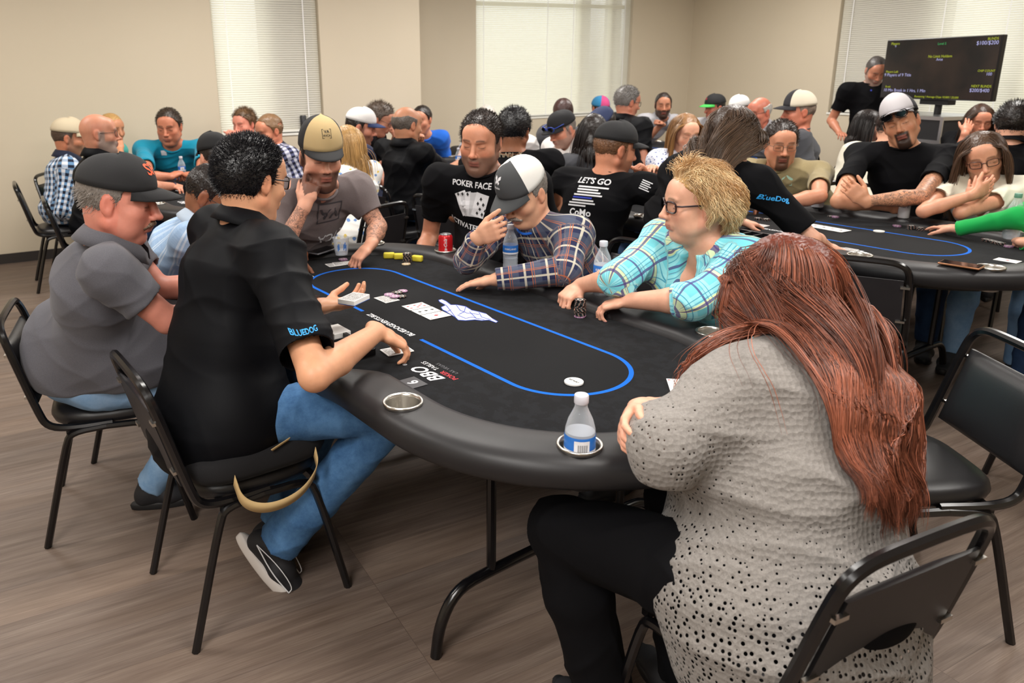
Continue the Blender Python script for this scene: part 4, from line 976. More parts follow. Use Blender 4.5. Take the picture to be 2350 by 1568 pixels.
    for i, (a_, b_, sd, rr) in enumerate(segs):
        ab = b_ - a_; Ls = np.linalg.norm(ab); u = ab / Ls; t = (V - a_) @ u; tc = np.clip(t, 0, Ls); q = V - a_ - tc[:, None] * u; dd = np.linalg.norm(q, axis=1) - (rr if i else np.interp(tc / Ls, [0, .75, 1], [.16, .13, .10])); 
        if i and i <= 2: dd = np.where(t < .02, 9, dd)
        s2 = nrm(sd - u * (sd @ u)) if abs(sd @ u) < .9 else nrm(f - u * (f @ u)); f2 = np.cross(u, s2); f2 = f2 * (1 if f2 @ f > 0 or i else -1); ang = np.arctan2(q @ s2, q @ f2); rad = np.linalg.norm(q, axis=1)
        uv = np.stack([ang * (.155 if i == 0 else .06) + i * .37, t + i * .11, 0 * t], 1); m = dd < best; best[m] = dd[m]; uvc[m] = uv[m]
    at = so.data.attributes.new('cuv', 'FLOAT_VECTOR', 'POINT'); at.data.foreach_set('vector', uvc.astype(np.float32).ravel())
    bvh = BVHTree.FromPolygons([tuple(v) for v in V], F.tolist()) if (collar == 'polo' or shirt_hook or res < .0062 or fem) else None
    # ---- collar
    cm = cmat or mt
    if collar == 'polo':
        rows = []; R0 = np.stack([side, fr, sp], 1); c0 = N + sp * .020 + fr * .010
        for i, (rr, zz) in enumerate([(.068, -.006), (.066, .020), (.068, .036), (.077, .034), (.091, .010), (.102, -.012)]):
            row = []
            for j in range(33):
                ph = math.radians(90 + 22 + (360 - 44) * j / 32); fr_k = max(0, math.sin(ph)); k2 = (1 + fat * .12) * cs
                row.append(c0 + R0 @ (np.array([math.cos(ph) * rr * k2, math.sin(ph) * rr * .98 * k2 + (.010 * fr_k if i > 3 else 0), zz - .030 * fr_k - (.022 * fr_k ** 3 if i == 5 else 0)]) * hs))
            rows.append(row)
        Vc, Fc = gridmesh(rows); solid(mesh('collar', Vc, Fc, cm, root, off=off), .0025)
    elif collar == 'tee':
        m = MB(); pts_ = []; R0 = np.stack([side, fr, sp], 1); c0 = nk + fr * .012 - sp * .012
        for j in range(25):
            ph = 2 * math.pi * j / 24; pts_.append(c0 + R0 @ (np.array([math.cos(ph) * .066, math.sin(ph) * .064, -.004 - .010 * math.sin(ph)]) * hs * (1 + fat * .12)))
        m.tube(pts_, .006, 6, caps=False); m.build('neckband', cm, root, True, off=off)
    # ---- trousers, shoes
    kn = {}; shoes_ = {}
    if legs:
        pm = pants or M_JEAND; tr = .006 if res < .0045 else .011
        if stand:
            for k, sg in (('L', -1), ('R', 1)):
                kn[k] = (hip + side * sg * .10 - Z * .44 + f * .02, np.array([hip[0], hip[1], .10]) + side * sg * .12)
        else:
            kd = knee or {}; fd = feet or {}
            for k, sg in (('L', -1), ('R', 1)):
                K = np.asarray(kd[k], float) if k in kd else hip + f * .42 * hs + side * sg * .13 + Z * (.535 - zhip); A = np.asarray(fd[k][0], float) if k in fd else np.array([K[0], K[1], .10]) + f * .02 + side * sg * .01; kn[k] = (K, A)
        pts = np.array([hip] + [p for k in kn for p in kn[k]]); lo, hi = pts.min(0) - .22, pts.max(0) + .2; lo[2] = max(0.005, pts[:, 2].min() - .05); vx = Vox(lo, hi, tr)
        if stand: vx.ecap(hip + Z * .05, hip - Z * .06, side, (.165 * g, .12 * g), (.165 * g, .13 * g), .03)
        else: vx.ell(hip - Z * .005, (.172 * g, .150 * g, .098), np.stack([side, f, Z], 1), .03)
        gl = g ** .7
        for k, sg in (('L', -1), ('R', 1)):
            K, A = kn[k]; hj = hip + side * sg * .088 * g + (f * .03 - Z * .015 if not stand else -Z * .05); vx.cap(hj, K, .092 * gl, .066 * gl, .03); mid = K + (A - K) * .35; vx.cap(K, mid, .064 * gl, .066 * gl, .02); vx.cap(mid, A, .066 * gl, .052 * gl * flare, .02, flat=.01)
        if not stand: vx.plane((0, 0, .487), -Z, 0, lo=np.array([*(hip[:2] - .25), 0.]), hi=np.array([*(hip[:2] + .25), .487])) if False else None
        V, F = vx.surf(); Nn = vnormals(V, F); V = wrinkle(V, Nn, fold * .9, seed + 5, None, 1.1); V = relax(V, F, 1, .3); mesh('trousers', V, F, pm, root, off=off)
        if shoe:
            for k in kn:
                A = kn[k][1]; fa, fp, so_, up_ = (feet[k][1:] + (None,) * 4)[:4] if feet and k in feet else (az, 0, None, None)
                fa = az if fa is None else fa; shoes_[k] = make_shoe(A, fa, fp or 0, root, off, so_, up_, shsc)
    # ---- hair
    hc = lin(HAIRC.get(hairc, hairc)); hres = .004 if res < .0075 else .006
    if hair not in (None, 'none'):
        vx = Vox(H - .17, H + .17, hres); st = {'short': 'short', 'bald': 'bald', 'receding': 'receding', 'long': 'short', 'pony': 'short'}.get(hair, 'short')
        hair_shell(vx, H, Rh, hs, thick if hat is None else .006, st, hl, seed)
        if extra_hair: extra_hair(vx, H, Rh, hs)
        if hair == 'long':
            for (x, y, z, r_) in ((-.075, -.02, -.03, .030), (.075, -.02, -.03, .030), (-.080, -.02, -.10, .032), (.080, -.02, -.10, .032), (0, -.075, -.06, .05), (-.06, -.055, -.12, .045), (.06, -.055, -.12, .045), (0, -.08, -.14, .05)): vx.ell(H + Rh @ (np.array([x, y, z]) * hs), (r_, r_, .055), None, .03)
        V, F = vx.surf(); Nn = vnormals(V, F); V = V + Nn * (rng.normal(size=len(V)) * .0009)[:, None]; ho = mesh('hair', V, F, M_HAIR, root, off=off); vr = np.exp(rng.normal(size=(len(V), 1)) * .18); setcol(ho, 'Col', np.clip(hc * vr, 0, 1))
    if mous:
        m = MB(); col_ = lin(mous); P = lambda x, y, z: H + Rh @ (np.array([x, y, z]) * hs); vx = Vox(H - .15, H + .15, .003)
        for sg in (-1, 1): vx.cap(P(0, .101, -.0475), P(sg * .016, .0965, -.0505), .0085, .0075, .004); vx.cap(P(sg * .016, .0965, -.0505), P(sg * .029, .083, -.0625), .0075, .0045, .004)
        V, F = vx.surf(); V = V + rng.normal(size=V.shape) * .0009; mo = mesh('moustache', V, F, M_HAIR, root, off=off); setcol(mo, 'Col', np.clip(col_ * np.exp(rng.normal(size=(len(V), 1)) * .35), 0, 1))
    hat_o = None
    if hat: hat_o = cap_hat(H, Rh, hs, root, off, **hat)
    if spec: glasses(H, Rh, hs, root, off, **(spec if isinstance(spec, dict) else {}))
    return dict(root=root, off=off, H=H, Rh=Rh, hs=hs, N=N, hip=hip, f=f, fr=fr, sp=sp, side=side, arm=arm, bvh=bvh, shirt=so, hat=hat_o, chest=chest, waist=waist, body=body, top=top, knees=kn, shoes=shoes_, cuv=uvc)
_eye = []
def mat_eye():
    if not _eye:
        k = NT('eyeball'); k.base(k.attr('Col'), .12); _eye.append(k.m)
    return _eye[0]
def PX(x, y, z): return onz(x, y, z)
# ---------------------------------------------------------------- people at the nearest table
Zv = np.array([0, 0, 1.])
AZU = azv(TU)
def hd(x, y, Z): return atZ(x, y, Z)
def arm_(W, to=None, n=-Zv, pose='relax', E=None, e=None, th='side', d=None, skip=False, hsc=1.):
    a = dict(w=W, n=np.asarray(n, float), pose=pose, thumb=th, skip=skip, hsc=hsc)
    if to is not None: a['d'] = np.asarray(to) - W
    if d is not None: a['d'] = d
    if E is not None: a['E'] = E
    if e is not None: a['e'] = e
    return a
CL_GREY = cloth('grey_polo', '#56555b', 'heather'); CL_BLUSTR = cloth('blue_striped', '#7fa0c6', 'stripe', '#a8c0dc', '#d6e2ee', sc=.05)
CL_TAUPE = cloth('taupe_tee', '#6e6464', 'heather')
CL_FLAN = cloth('flannel', '#23294a', 'plaid', amt=[('u', .085, 0, .42, '#4d5568', .7), ('v', .085, 0, .42, '#4d5568', .6), ('u', .085, .30, .10, '#c9c3b2', .85), ('v', .085, .32, .10, '#c9c3b2', .8), ('u', .085, .62, .035, '#b5653a', .85), ('v', .085, .60, .035, '#b5653a', .85), ('u', .085, .70, .03, '#b5653a', .7), ('v', .085, .70, .03, '#b5653a', .7)])
CL_AQUA = cloth('aqua_plaid', '#74cfdc', 'plaid', amt=[('u', .075, .0, .30, '#a6e4ea', .6), ('v', .075, 0, .30, '#a6e4ea', .6), ('u', .15, .30, .12, '#e3e3a0', .8), ('v', .15, .33, .12, '#e3e3a0', .7), ('u', .075, .52, .11, '#4a3c7e', .85), ('v', .075, .52, .10, '#4a3c7e', .85), ('u', .075, .85, .035, '#1d8fb0', .8), ('v', .075, .85, .035, '#1d8fb0', .8), ('u', .075, .66, .02, '#4a3c7e', .8), ('v', .075, .66, .02, '#4a3c7e', .8)])
CL_KNIT = cloth('knit', '#918c87', 'heather', '#6c6763', knit=.0115)
P2 = person('seated dealer in black polo and jeans, spiky black hair and glasses, seen from behind', hd(578, 416, 2.32), 40, T1(-.03, -.83), 52, hp=12, hs=1.06, zhip=.645, g=1.10, sw=.200, shirt=M_BLKPOLO, collar='polo', pants=M_JEAN, skin='#cf9a78', hair='short', hairc='black', spec=dict(c='#121214'), res=.004, thick=.015,
    L=arm_(PX(748, 702, .87), PX(825, 690, .865), n=Zv, pose='relax', th='side'), R=arm_(PX(868, 760, .865), PX(945, 800, .80), pose='claw', E=PX(722, 862, .865)),
    knee={'L': T1(-.16, -.33, .585), 'R': T1(.27, -.36, .60)}, feet={'L': (T1(-.10, -.62, .11), 60, 35, mat('w', '#cfc9c4', .5), None), 'R': (T1(.06, -.69, .155), 100, 50, M_SOLE, None)}, belly=.02, fold=.012, hem=.10, flare=1.3, slv=.84, slr=1.22, shsc=1.14, drape=[(.085, .06, -.02, .150, .165, .135)])
P1 = person('seated man in grey polo, jeans and black cap, with a moustache, at the left', hd(272, 462, 2.45), 82, T1(-.76, -1.03), 72, hp=12, hs=1.12, g=1.20, belly=.10, sw=.205, shirt=CL_GREY, collar='polo', pants=M_JEANL, skin='#d28b78', hair='short', hairc='grey', hat=dict(c='#1d1d1f', tall=.84, tilt=0), res=.004, fat=.8, mous='#6b5645', nose=1.2,
    L=arm_(T1(-.62, -.40, .82), T1(-.45, -.30, .79), pose='relax', E=PX(365, 662, .86)), R=arm_(T1(-.33, -.52, .84), T1(-.2, -.4, .8), pose='relax', E=PX(385, 735, .85)), feet={'L': (T1(-1.0, -.62, .10), 70, 0), 'R': (T1(-.66, -.90, .10), 72, 0, None, None)}, fold=.008, slr=1.04, hem=-.06, slv=.60)
P3 = person('man in light blue striped shirt bending low between the two men at the left', hd(487, 452, 3.12), 92, T1(-1.22, -.66), 84, chr_='black banquet chair under the man in light blue striped shirt', hp=32, hs=1.06, g=1.1, shirt=CL_BLUSTR, collar='polo', pants=M_JEAND, skin='brown', hair='short', hairc='dark', thick=.005, spec=dict(c='#3a2c22', th=.0014), res=.005,
    R=arm_(PX(662, 585, .84), PX(700, 625, .785), pose='pinch'), L=arm_(PX(672, 570, .82), PX(706, 600, .79), pose='pinch'))
P4 = person('bearded man in taupe tee and tan cap resting his cheek on one hand', hd(737, 362, 3.34), 160, T1(-1.46, .02), 150, chr_='black banquet chair under the bearded man in the tan cap', hp=9, hs=1.08, g=1.05, shirt=CL_TAUPE, collar='tee', pants=M_JEAND, skin='#d09a80', hair='short', hairc='dark', beard=.9, beardc='#2a1c16', hat=dict(c='#b79f72', c2='#1b1a1c', brim='#1b1b1d', tall=1.12, tilt=-6, curve=.5, z0=.058), res=.0045, tat=('L', 'R'),
    R=arm_(hd(700, 470, 3.24), hd(716, 410, 3.26), n=nrm(hd(740, 395, 3.40) - hd(700, 440, 3.24)), pose='cheek', E=PX(640, 585, .85)), L=arm_(PX(850, 563, .85), PX(812, 602, .785), pose='relax', E=PX(868, 520, .90)))
P5 = person('broad man in black printed tee with short beard, looking down', hd(1103, 326, 3.55), 202, T1(-.80, .93), 205, chr_='black banquet chair under the broad man in the printed black tee', hp=12, hr=-3, hs=1.12, g=1.18, belly=.06, sw=.215, shirt=M_BLKT, collar='tee', pants=M_JEAND, skin='#c98d70', hair='short', hairc='#2b2320', beard=.75, beardc='#5a4c44', res=.0045, fat=.4)
P6 = person('old man in plaid flannel and grey and white cap, head bowed, hand at his mouth', hd(1203, 446, 3.08), 228, T1(-.15, .93), 232, chr_='black banquet chair under the man in plaid flannel', hp=27, hs=1.04, g=1.02, sw=.185, shirt=CL_FLAN, sleeve='long', collar='tee', cmat=cloth('royal_blue_tee', '#1f63c8'), pants=M_JEAND, skin='#d0a083', hair='short', hairc='grey', mous='#8a7f76', hat=dict(c='#3f4143', c2='#e4e2dd', brim='#3f4143', tall=.95, tilt=-8, z0=.056), res=.004, slr=1.1,
    R=arm_(hd(1098, 545, 2.98), hd(1160, 520, 2.90), n=nrm([.6, .8, .1]), pose='curl', E=PX(1072, 600, .85)), L=arm_(PX(1135, 642, .825), PX(1035, 657, .78), pose='flat', E=PX(1300, 622, .86)), fold=.009)
P7 = person('older person with curly blonde hair and dark glasses in aqua plaid shirt', hd(1597, 470, 2.56), 268, T1(.52, 1.03), 242, chr_='black banquet chair under the person in aqua plaid', hp=4, hs=1.02, g=1.28, belly=.08, sw=.19, shirt=CL_AQUA, sleeve='rolled', collar='none', pants=M_JEAND, skin='#dba88e', hair='short', hairc='blonde', spec=dict(c='#2a1517', w_=.026, h=.018, th=.003, round_=.6), res=.004, fat=.7, fem=.7, bust=.3, vneck=.17, nails='#d38fb0', thick=.012, hl=.0,
    R=arm_(PX(1330, 655, .83), PX(1285, 692, .785), pose='curl', E=PX(1420, 640, .90)), L=arm_(PX(1440, 690, .835), PX(1350, 712, .79), pose='claw', E=PX(1590, 690, .88)), fold=.011, slr=1.2)
P8 = person('person with long straight red hair and grey knit sweater, seen from behind', hd(1796, 676, 1.74), -42, (.70, 1.33), -30, hp=20, hs=1.02, g=1.42, sw=.205, belly=.04, shirt=CL_KNIT, sleeve='three', collar='none', pants=M_BLKP, skin='fair', hair='short', hairc='#5a2412', res=.004, fem=1, thick=.016, sweater=True, slr=1.45, bust=.3,
    L=arm_(np.array([.47, 1.60, .85]), np.array([.62, 1.66, .83]), E=np.array([.455, 1.375, .865]), pose='relax'), R=arm_(np.array([.425, 1.505, .88]), np.array([.350, 1.385, .865]), pose='relax', n=nrm([.85, -.4, -.1]), th='side'), fold=.014, hem=.16, drape=[(.0, .07, -.03, .27, .25, .17)], knee={'L': (.30, 1.60, .535), 'R': (.62, 1.74, .53)}, feet={'L': ((.40, 1.50, .10), -30, 0), 'R': ((.62, 1.60, .10), -20, 0)})
# ---------------------------------------------------------------- strand hair
def short_strands(p, n_, length, comb=(0, 0, 0), col='#1a1412', rad=.0008, spread=.35, hl=0., thick=.010, seed=3, up=1., curl=0, k=5, jit=.3, grav=0., mask=None, lvar=.4, clump=0, name='hair_strands'):
    r = np.random.default_rng(seed); q = scalp_pts(n_, hl, thick, rr=r); H, R, hs = p['H'], p['Rh'], p['hs']
    if mask is not None: q = q[mask(q)]
    nn = (q - [0, -.014, .03]) / np.array([.0765, .096, .088]) ** 2; nn /= np.linalg.norm(nn, axis=1)[:, None]
    P = [H + (q * hs) @ R.T]; d = nn * up + np.asarray(comb)[None] + r.normal(size=q.shape) * spread
    d = d - np.minimum((d * nn).sum(1), .12)[:, None] * nn * 0; d /= np.linalg.norm(d, axis=1)[:, None]; D = d @ R.T; L = length * (1 + r.uniform(-lvar, lvar, (len(q), 1)))
    cx = r.normal(size=q.shape); ph = r.uniform(0, 6, (len(q), 1)); Nw = nn @ R.T
    if clump: 
        kk = np.sin(q * 70); cx = np.stack([kk[:, 1] + kk[:, 2], kk[:, 0] - kk[:, 2], kk[:, 1] * kk[:, 0]], 1); ph = (q[:, :1] * 90 + q[:, 1:2] * 70)
    for i in range(1, k):
        t = i / (k - 1); D2 = D + np.array([0, 0, -1.]) * grav * t
        if curl: D2 = D2 + curl * (np.cos(ph + t * 7) * np.cross(Nw, cx / (np.linalg.norm(cx, axis=1)[:, None] + 1e-6)) + np.sin(ph + t * 7) * Nw * .8)
        D2 /= np.linalg.norm(D2, axis=1)[:, None]; nx_ = P[-1] + D2 * L / (k - 1)
        # stay off the scalp
        l = (nx_ - H) @ R / hs - [0, -.014, .03]; e = np.sqrt(((l / [.0785, .098, .090]) ** 2).sum(1)); f_ = np.where(e < 1.02, 1.02 / np.maximum(e, .2), 1)[:, None]; nx_ = H + ((l * f_ + [0, -.014, .03]) * hs) @ R.T
        P.append(nx_)
    return strand_mesh(name, np.stack(P, 1), rad, lin(col), p['root'], p['off'], jit, seed)
def long_strands(p, n_, length, steps, col, rad=.0009, seed=4, part=0., off_r=(.004, .02), wave=.004, bvh=None, colfn=None, hl=0, back=.35, side=.8, stiff=.72, face=.030, shoulder=.012, jit=.22, name='long_hair', lenfn=None, pull=None):
    r = np.random.default_rng(seed); q = scalp_pts(n_, hl, .008, rr=r); H, R, hs = p['H'], p['Rh'], p['hs']; n_ = len(q)
    nn = (q - [0, -.014, .03]); nn /= np.linalg.norm(nn, axis=1)[:, None]; sx = np.sign(q[:, 0] - part + r.normal(size=n_) * .0015)
    fro = np.clip(q[:, 1] / .08, 0, 1); d = np.stack([sx * side * (.4 + np.clip(q[:, 2] / .1, 0, 1)) * (1 + 2.2 * fro), -back * (1 + fro), -.5 - .6 * (1 - np.clip(q[:, 2] / .11, 0, 1))], 1); d = d - (d * nn).sum(1)[:, None] * nn; d /= np.linalg.norm(d, axis=1)[:, None] + 1e-9
    D = d @ R.T; P = [H + (q * hs) @ R.T]; o = r.uniform(off_r[0], off_r[1], n_); L = length * (1 - .22 * r.random(n_) ** 2); 
    if lenfn is not None: L = L * lenfn(q)
    st = L / steps; ph = r.uniform(0, .9, n_) + (q[:, 0] * 60) + q[:, 1] * 35; G = np.array([0, 0, -1.])
    for i in range(steps):
        t = i / steps; lat = np.stack([R[:, 0]] * n_); D = D * stiff + G * (1 - stiff) * (1 + t); wv = np.sin(ph + t * 9)[:, None] * lat * wave / (st[:, None]) * (.25 + t) + np.cos(ph * 1.3 + t * 8)[:, None] * R[:, 1][None] * wave * .6 / st[:, None] * (.25 + t)
        D /= np.linalg.norm(D, axis=1)[:, None]; X = P[-1] + (D + wv * .25) * st[:, None]
        if pull is not None: X = X + pull(X, t, q)
        l = (X - H) @ R / hs - [0, -.014, .03]; ax = np.array([.0765, .096, .088]); e = np.sqrt(((l / ax) ** 2).sum(1)); lim = 1 + (o * min(1, .15 + 3.5 * t) + .004) / .085; f_ = np.where(e < lim, lim / np.maximum(e, .3), 1)[:, None]; l = l * f_
        l2 = l + [0, -.014, .03]; # keep the face clear
        fc = (l2[:, 1] > face) & (l2[:, 2] < .072) & (np.abs(l2[:, 0]) < .074); l2[fc, 0] = np.sign(l2[fc, 0] + 1e-6) * .076; neck = (l2[:, 2] < -.06) & (l2[:, 2] > -.2) & (np.hypot(l2[:, 0], l2[:, 1] + .03) < .066); 
        hyp = np.hypot(l2[:, 0], l2[:, 1] + .03) + 1e-6; l2[neck, 0] *= (.066 / hyp)[neck]; l2[neck, 1] = -.03 + (l2[neck, 1] + .03) * (.066 / hyp)[neck]
        X = H + (l2 * hs) @ R.T
        if bvh is not None and i > steps * .15:
            for j in range(n_):
                h = bvh.find_nearest(Vector(X[j]), .09)
                if h[0] is not None:
                    v = X[j] - np.array(h[0]); nv = np.array(h[1]); s_ = v @ nv
                    if s_ < o[j] + shoulder * .3: X[j] = np.array(h[0]) + nv * (o[j] + shoulder * .3)
        D = X - P[-1]; D /= np.linalg.norm(D, axis=1)[:, None] + 1e-9; P.append(P[-1] + D * st[:, None] if False else X)
    c = lin(col) if colfn is None else colfn(q, r); 
    if c.ndim == 1: c = c[None] * np.exp(r.normal(size=(n_, 1)) * jit)
    return strand_mesh(name, np.stack(P, 1), rad, c, p['root'], p['off'], .0, seed)
short_strands(P2, 7000, .015, (0, -.15, .15), '#141317', .0008, .35, thick=.012, seed=2, k=4)
short_strands(P1, 1500, .016, (0, -.6, -.7), '#6e655d', .0007, .25, thick=.004, seed=3, k=4, mask=lambda q: q[:, 2] < .03)
short_strands(P5, 3500, .014, (.1, .35, .1), '#2a211d', .0008, .25, thick=.008, seed=4, k=4)
short_strands(P3, 2500, .006, (0, 0, 0), '#1c1716', .0008, .4, thick=.004, seed=5, k=3)
def _blondcol(q, r): n_ = len(q); m = np.clip(.5 + .4 * np.sin(q[:, :1] * 90 + q[:, 2:] * 50) + r.normal(size=(n_, 1)) * .3, 0, 1); return (lin('#b98a55') * (1 - m) + lin('#f0d5a6') * m) * np.exp(r.normal(size=(n_, 1)) * .12)
long_strands(P7, 9000, .100, 18, '#c9a676', .0008, 6, part=-.02, colfn=_blondcol, off_r=(.002, .020), wave=.009, back=2.2, side=.12, face=.030, stiff=.90)
def _redcol(q, r):
    n_ = len(q); b = np.exp(r.normal(size=(n_, 1)) * .22); m = np.clip(.5 + .5 * np.sin(q[:, :1] * 110 + q[:, 1:2] * 60) + r.normal(size=(n_, 1)) * .25, 0, 1); return (lin('#4c2517') * (1 - m) + lin('#985840') * m) * b
def _pull8(X, t, q):
    if t < .24: return 0 * X
    B = P8['N'][None] - P8['f'][None] * .24 + P8['side'][None] * (-.085 + q[:, :1] / .08 * .145 * (1 - .3 * t)); v = B - X; v[:, 2] = 0; free = (np.sin(q[:, :1] * 911) > .86) | ((q[:, :1] < -.02) & (q[:, 1:2] > .0)); return v * np.where(free, .01, .075)
long_strands(P8, 11000, .60, 34, '#5b2313', .0009, 8, bvh=P8['bvh'], colfn=_redcol, off_r=(.002, .034), wave=.0035, back=.6, side=.5, face=.02, pull=_pull8, lenfn=lambda q: np.where((q[:, 0] < -.02) & (q[:, 1] > .0), .30, .92))
# ---------------------------------------------------------------- people at the other tables
CL_NAVYT = cloth('navy_tee', '#1a2140'); CL_TEAL = cloth('teal_tee', '#0d88a6'); CL_WHITE = cloth('white_shirt', '#e6e2df'); CL_KHAKI = cloth('khaki_tee', '#8d7f5d', 'heather'); CL_CREAM = cloth('cream_top', '#e2ddcb'); CL_GREEN = cloth('green_knit', '#12a04a'); CL_GTEE = cloth('charcoal_tee', '#45464b', 'heather'); CL_LGREY = cloth('light_grey_shirt', '#a9a8ad', 'heather'); CL_BLUE = cloth('royal_blue_tee', '#1f63c8'); CL_AQ = cloth('aqua_sleeve', '#56b9b0'); CL_PINKW = cloth('pale_pink_tee', '#c79a8f')
CL_GING = cloth('navy_white_check', '#d4d6dd', 'gingham', '#5f86ad', '#141b30', sc=.045); CL_PLW = cloth('dark_plaid', '#c8c9d6', 'gingham', '#55597c', '#14152b', sc=.040)
CL_FLOR = cloth('white_floral', '#eceae6', 'floral', '#6f93c9', '#e0c04e', sc=26); CL_BFL = cloth('blue_floral', '#dfe2ef', 'floral', '#3e5599', '#2c4188', sc=60)
def q(x, y, Z): return atZ(x, y, Z)
PP = {}
CHN = {37: 'the bald dealer at far left', 36: 'the man in the beige cap', 39: 'the man in teal', 42: 'the man in dark checks', 41: 'the person with clasped hands', 44: 'the person with blonde ponytail', 40: 'the person in the black cap with emblem', 38: 'the person in aqua sleeves', 47: 'the balding dealer', 45: 'the man with dark ponytail', 46: 'the man with wavy hair', 17: 'the man in white shirt', 18: 'the dark haired man in black', 23: 'the person with long dark hair', 48: 'the person in bright blue', 21: 'the person in grey beyond the white shirt', 10: 'the man in khaki tee', 11: 'the arms-crossed man', 12: 'the person in white blouse', 15: 'the man with the printed back', 16: 'the person in blue floral', 13: 'the person in green', 26: 'the bearded man in grey', 29: 'the grey haired person near the corner', 27: 'the person with the green brim', 28: 'the person in the white cap', 30: 'the person in the cream cap', 32: 'the smiling person with dark hair', 33: 'the person in the cream hood', 34: 'the person with hand on cheek', 35: 'the dark haired person at right edge', 19: 'the white haired person at the middle window', 20: 'the balding pink headed person', 43: 'the bald person behind the tan cap', 24: 'the person in the tie-dye cap', 22: 'the person in the dark blue cap', 25: 'the grey haired dealer'}
def add(k, *a, **kw): PP[k] = person(*a, chr_='black banquet chair under ' + CHN[k] if k in CHN else None, **kw)
# right hand table
add(9, 'standing dealer with long brown hair in black tee, leaning over the right hand table', q(1680, 318, 3.42), 62, TT(2, -.02, -.90), 52, zhip=.94, stand=True, hp=28, hs=1.10, g=1.12, sw=.185, shirt=M_BLKT, collar='none', pants=M_BLKP, skin='fair', hair='short', hairc='#3a2c24', fem=1, res=.006, bust=.3, slv=.85, slr=1.25, hem=.02,
    R=arm_(PX(1895, 565, .80), PX(1945, 580, .77), pose='relax', e=np.array([.3, -.4, -.4])), L=arm_(TT(2, -.15, -.30, .80), TT(2, -.1, -.2, .78)), thick=.014)
add(10, 'man with glasses and goatee in khaki tee at the right hand table', q(1792, 330, 4.85), 190, TT(2, -.42, 1.00), 214, hp=12, hs=1.16, g=1.1, shirt=CL_KHAKI, skin='#c68d70', hairc='#2c211c', hair='short', beard=.8, goatee=True, spec=dict(c='#6c5a4a', th=.0013), res=.006, sw=.2, fat=.4,
    R=arm_(PX(1722, 462, .84), PX(1690, 470, .82), E=PX(1760, 455, .86)), L=arm_(PX(1790, 468, .84), PX(1740, 470, .82), pose='relax', E=PX(1880, 450, .88)))
add(11, 'man in black tee with tattooed forearm, arms crossed, grey cap with sunglasses on it', q(2068, 284, 4.45), 218, TT(2, .12, 1.05), 212, hp=2, hr=22, hs=1.10, g=1.12, sw=.215, shirt=M_BLKT, skin='#c28c6c', hair='short', hairc='black', beard=.95, beardc='#1c1513', goatee=True, hat=dict(c='#b5b1b4', c2='#2a2a30', brim='#a3a0a4', tall=1.05, tilt=10, curve=.6, z0=.056), res=.0055, tat=('L',), fat=.2,
    L=arm_(q(1985, 462, 4.05), q(1925, 410, 4.08), n=np.array([.2, .9, .1]), pose='relax', E=q(2112, 452, 4.02)), R=arm_(q(2040, 472, 4.12), q(2100, 478, 4.14), pose='relax', E=q(1925, 462, 4.20), n=np.array([.2, .9, .1])))
add(12, 'long brown haired person with glasses and white blouse, cheek resting on hand', q(2257, 362, 4.10), 210, TT(2, .68, 1.10), 224, hp=16, hr=16, hs=1.10, g=1.05, sw=.175, shirt=CL_CREAM, collar='none', pants=M_JEANL, skin='#cf987c', hair='short', hairc='#4a3526', fem=1, res=.0055, spec=dict(c='#4a2c24', th=.0022), bust=.4, vneck=.14, eyes=False, slr=1.25, slv=.55,
    L=arm_(q(2228, 470, 3.90), q(2236, 440, 3.90), n=nrm(q(2290, 390, 4.1) - q(2250, 440, 3.84)), pose='flat', E=PX(2205, 488, .86)), R=arm_(q(2236, 446, 3.82), q(2300, 412, 3.86), pose='flat', n=np.array([0, .9, .2]), E=PX(2120, 485, .86)))
add(13, 'person in green long sleeved top reaching onto the right hand table', q(2480, 400, 3.55), 235, TT(2, 1.32, .78), 262, hp=10, g=1.05, shirt=CL_GREEN, sleeve='long', hairc='brown', fem=.5, res=.007, R=arm_(PX(2195, 525, .81), PX(2130, 517, .79), pose='spread', E=PX(2330, 500, .90)), L=arm_(PX(2345, 555, .80), PX(2345, 550, .78), pose='fist'))
add(15, 'man in black tee printed LET\'S GO on its back and black cap, chin on fist', q(1412, 345, 4.08), 74, TT(2, -.72, -.90), 40, hp=10, hs=1.10, g=1.12, sw=.235, shirt=M_BLKT, skin='#c98a6c', hair='short', hairc='#6b4a33', beard=.6, beardc='#4c3226', hat=dict(c='#1a1a1c', tall=.9, tilt=0), res=.0055, fat=.4,
    R=arm_(q(1520, 452, 4.02), q(1478, 400, 4.12), pose='curl', n=nrm(q(1460, 380, 4.2) - q(1500, 430, 4.0)), E=PX(1565, 500, .86)), L=arm_(q(1492, 408, 4.3), q(1475, 385, 4.28), pose='fist', E=q(1530, 430, 4.4)))
add(16, 'person with straight blonde-brown hair and blue floral blouse beyond the black cap', q(1572, 308, 5.10), 172, TT(2, -1.28, .38), 150, hp=12, hs=1.06, g=.98, sw=.17, shirt=CL_BFL, collar='none', skin='#dba58a', hair='short', hairc='#8a6440', fem=1, res=.0065, bust=.3, vneck=.1,
    R=arm_(q(1500, 385, 4.9), q(1480, 380, 4.7), E=q(1520, 430, 4.95)))
add(23, 'person with long straight dark hair seen from behind, left of the black cap', q(1362, 308, 5.0), 20, TT(4, 1.40, .72), -12, hp=10, hs=1.04, g=.9, sw=.17, shirt=CL_GTEE, collar='none', skin='tan', hair='long', hairc='dark', fem=1, res=.008)
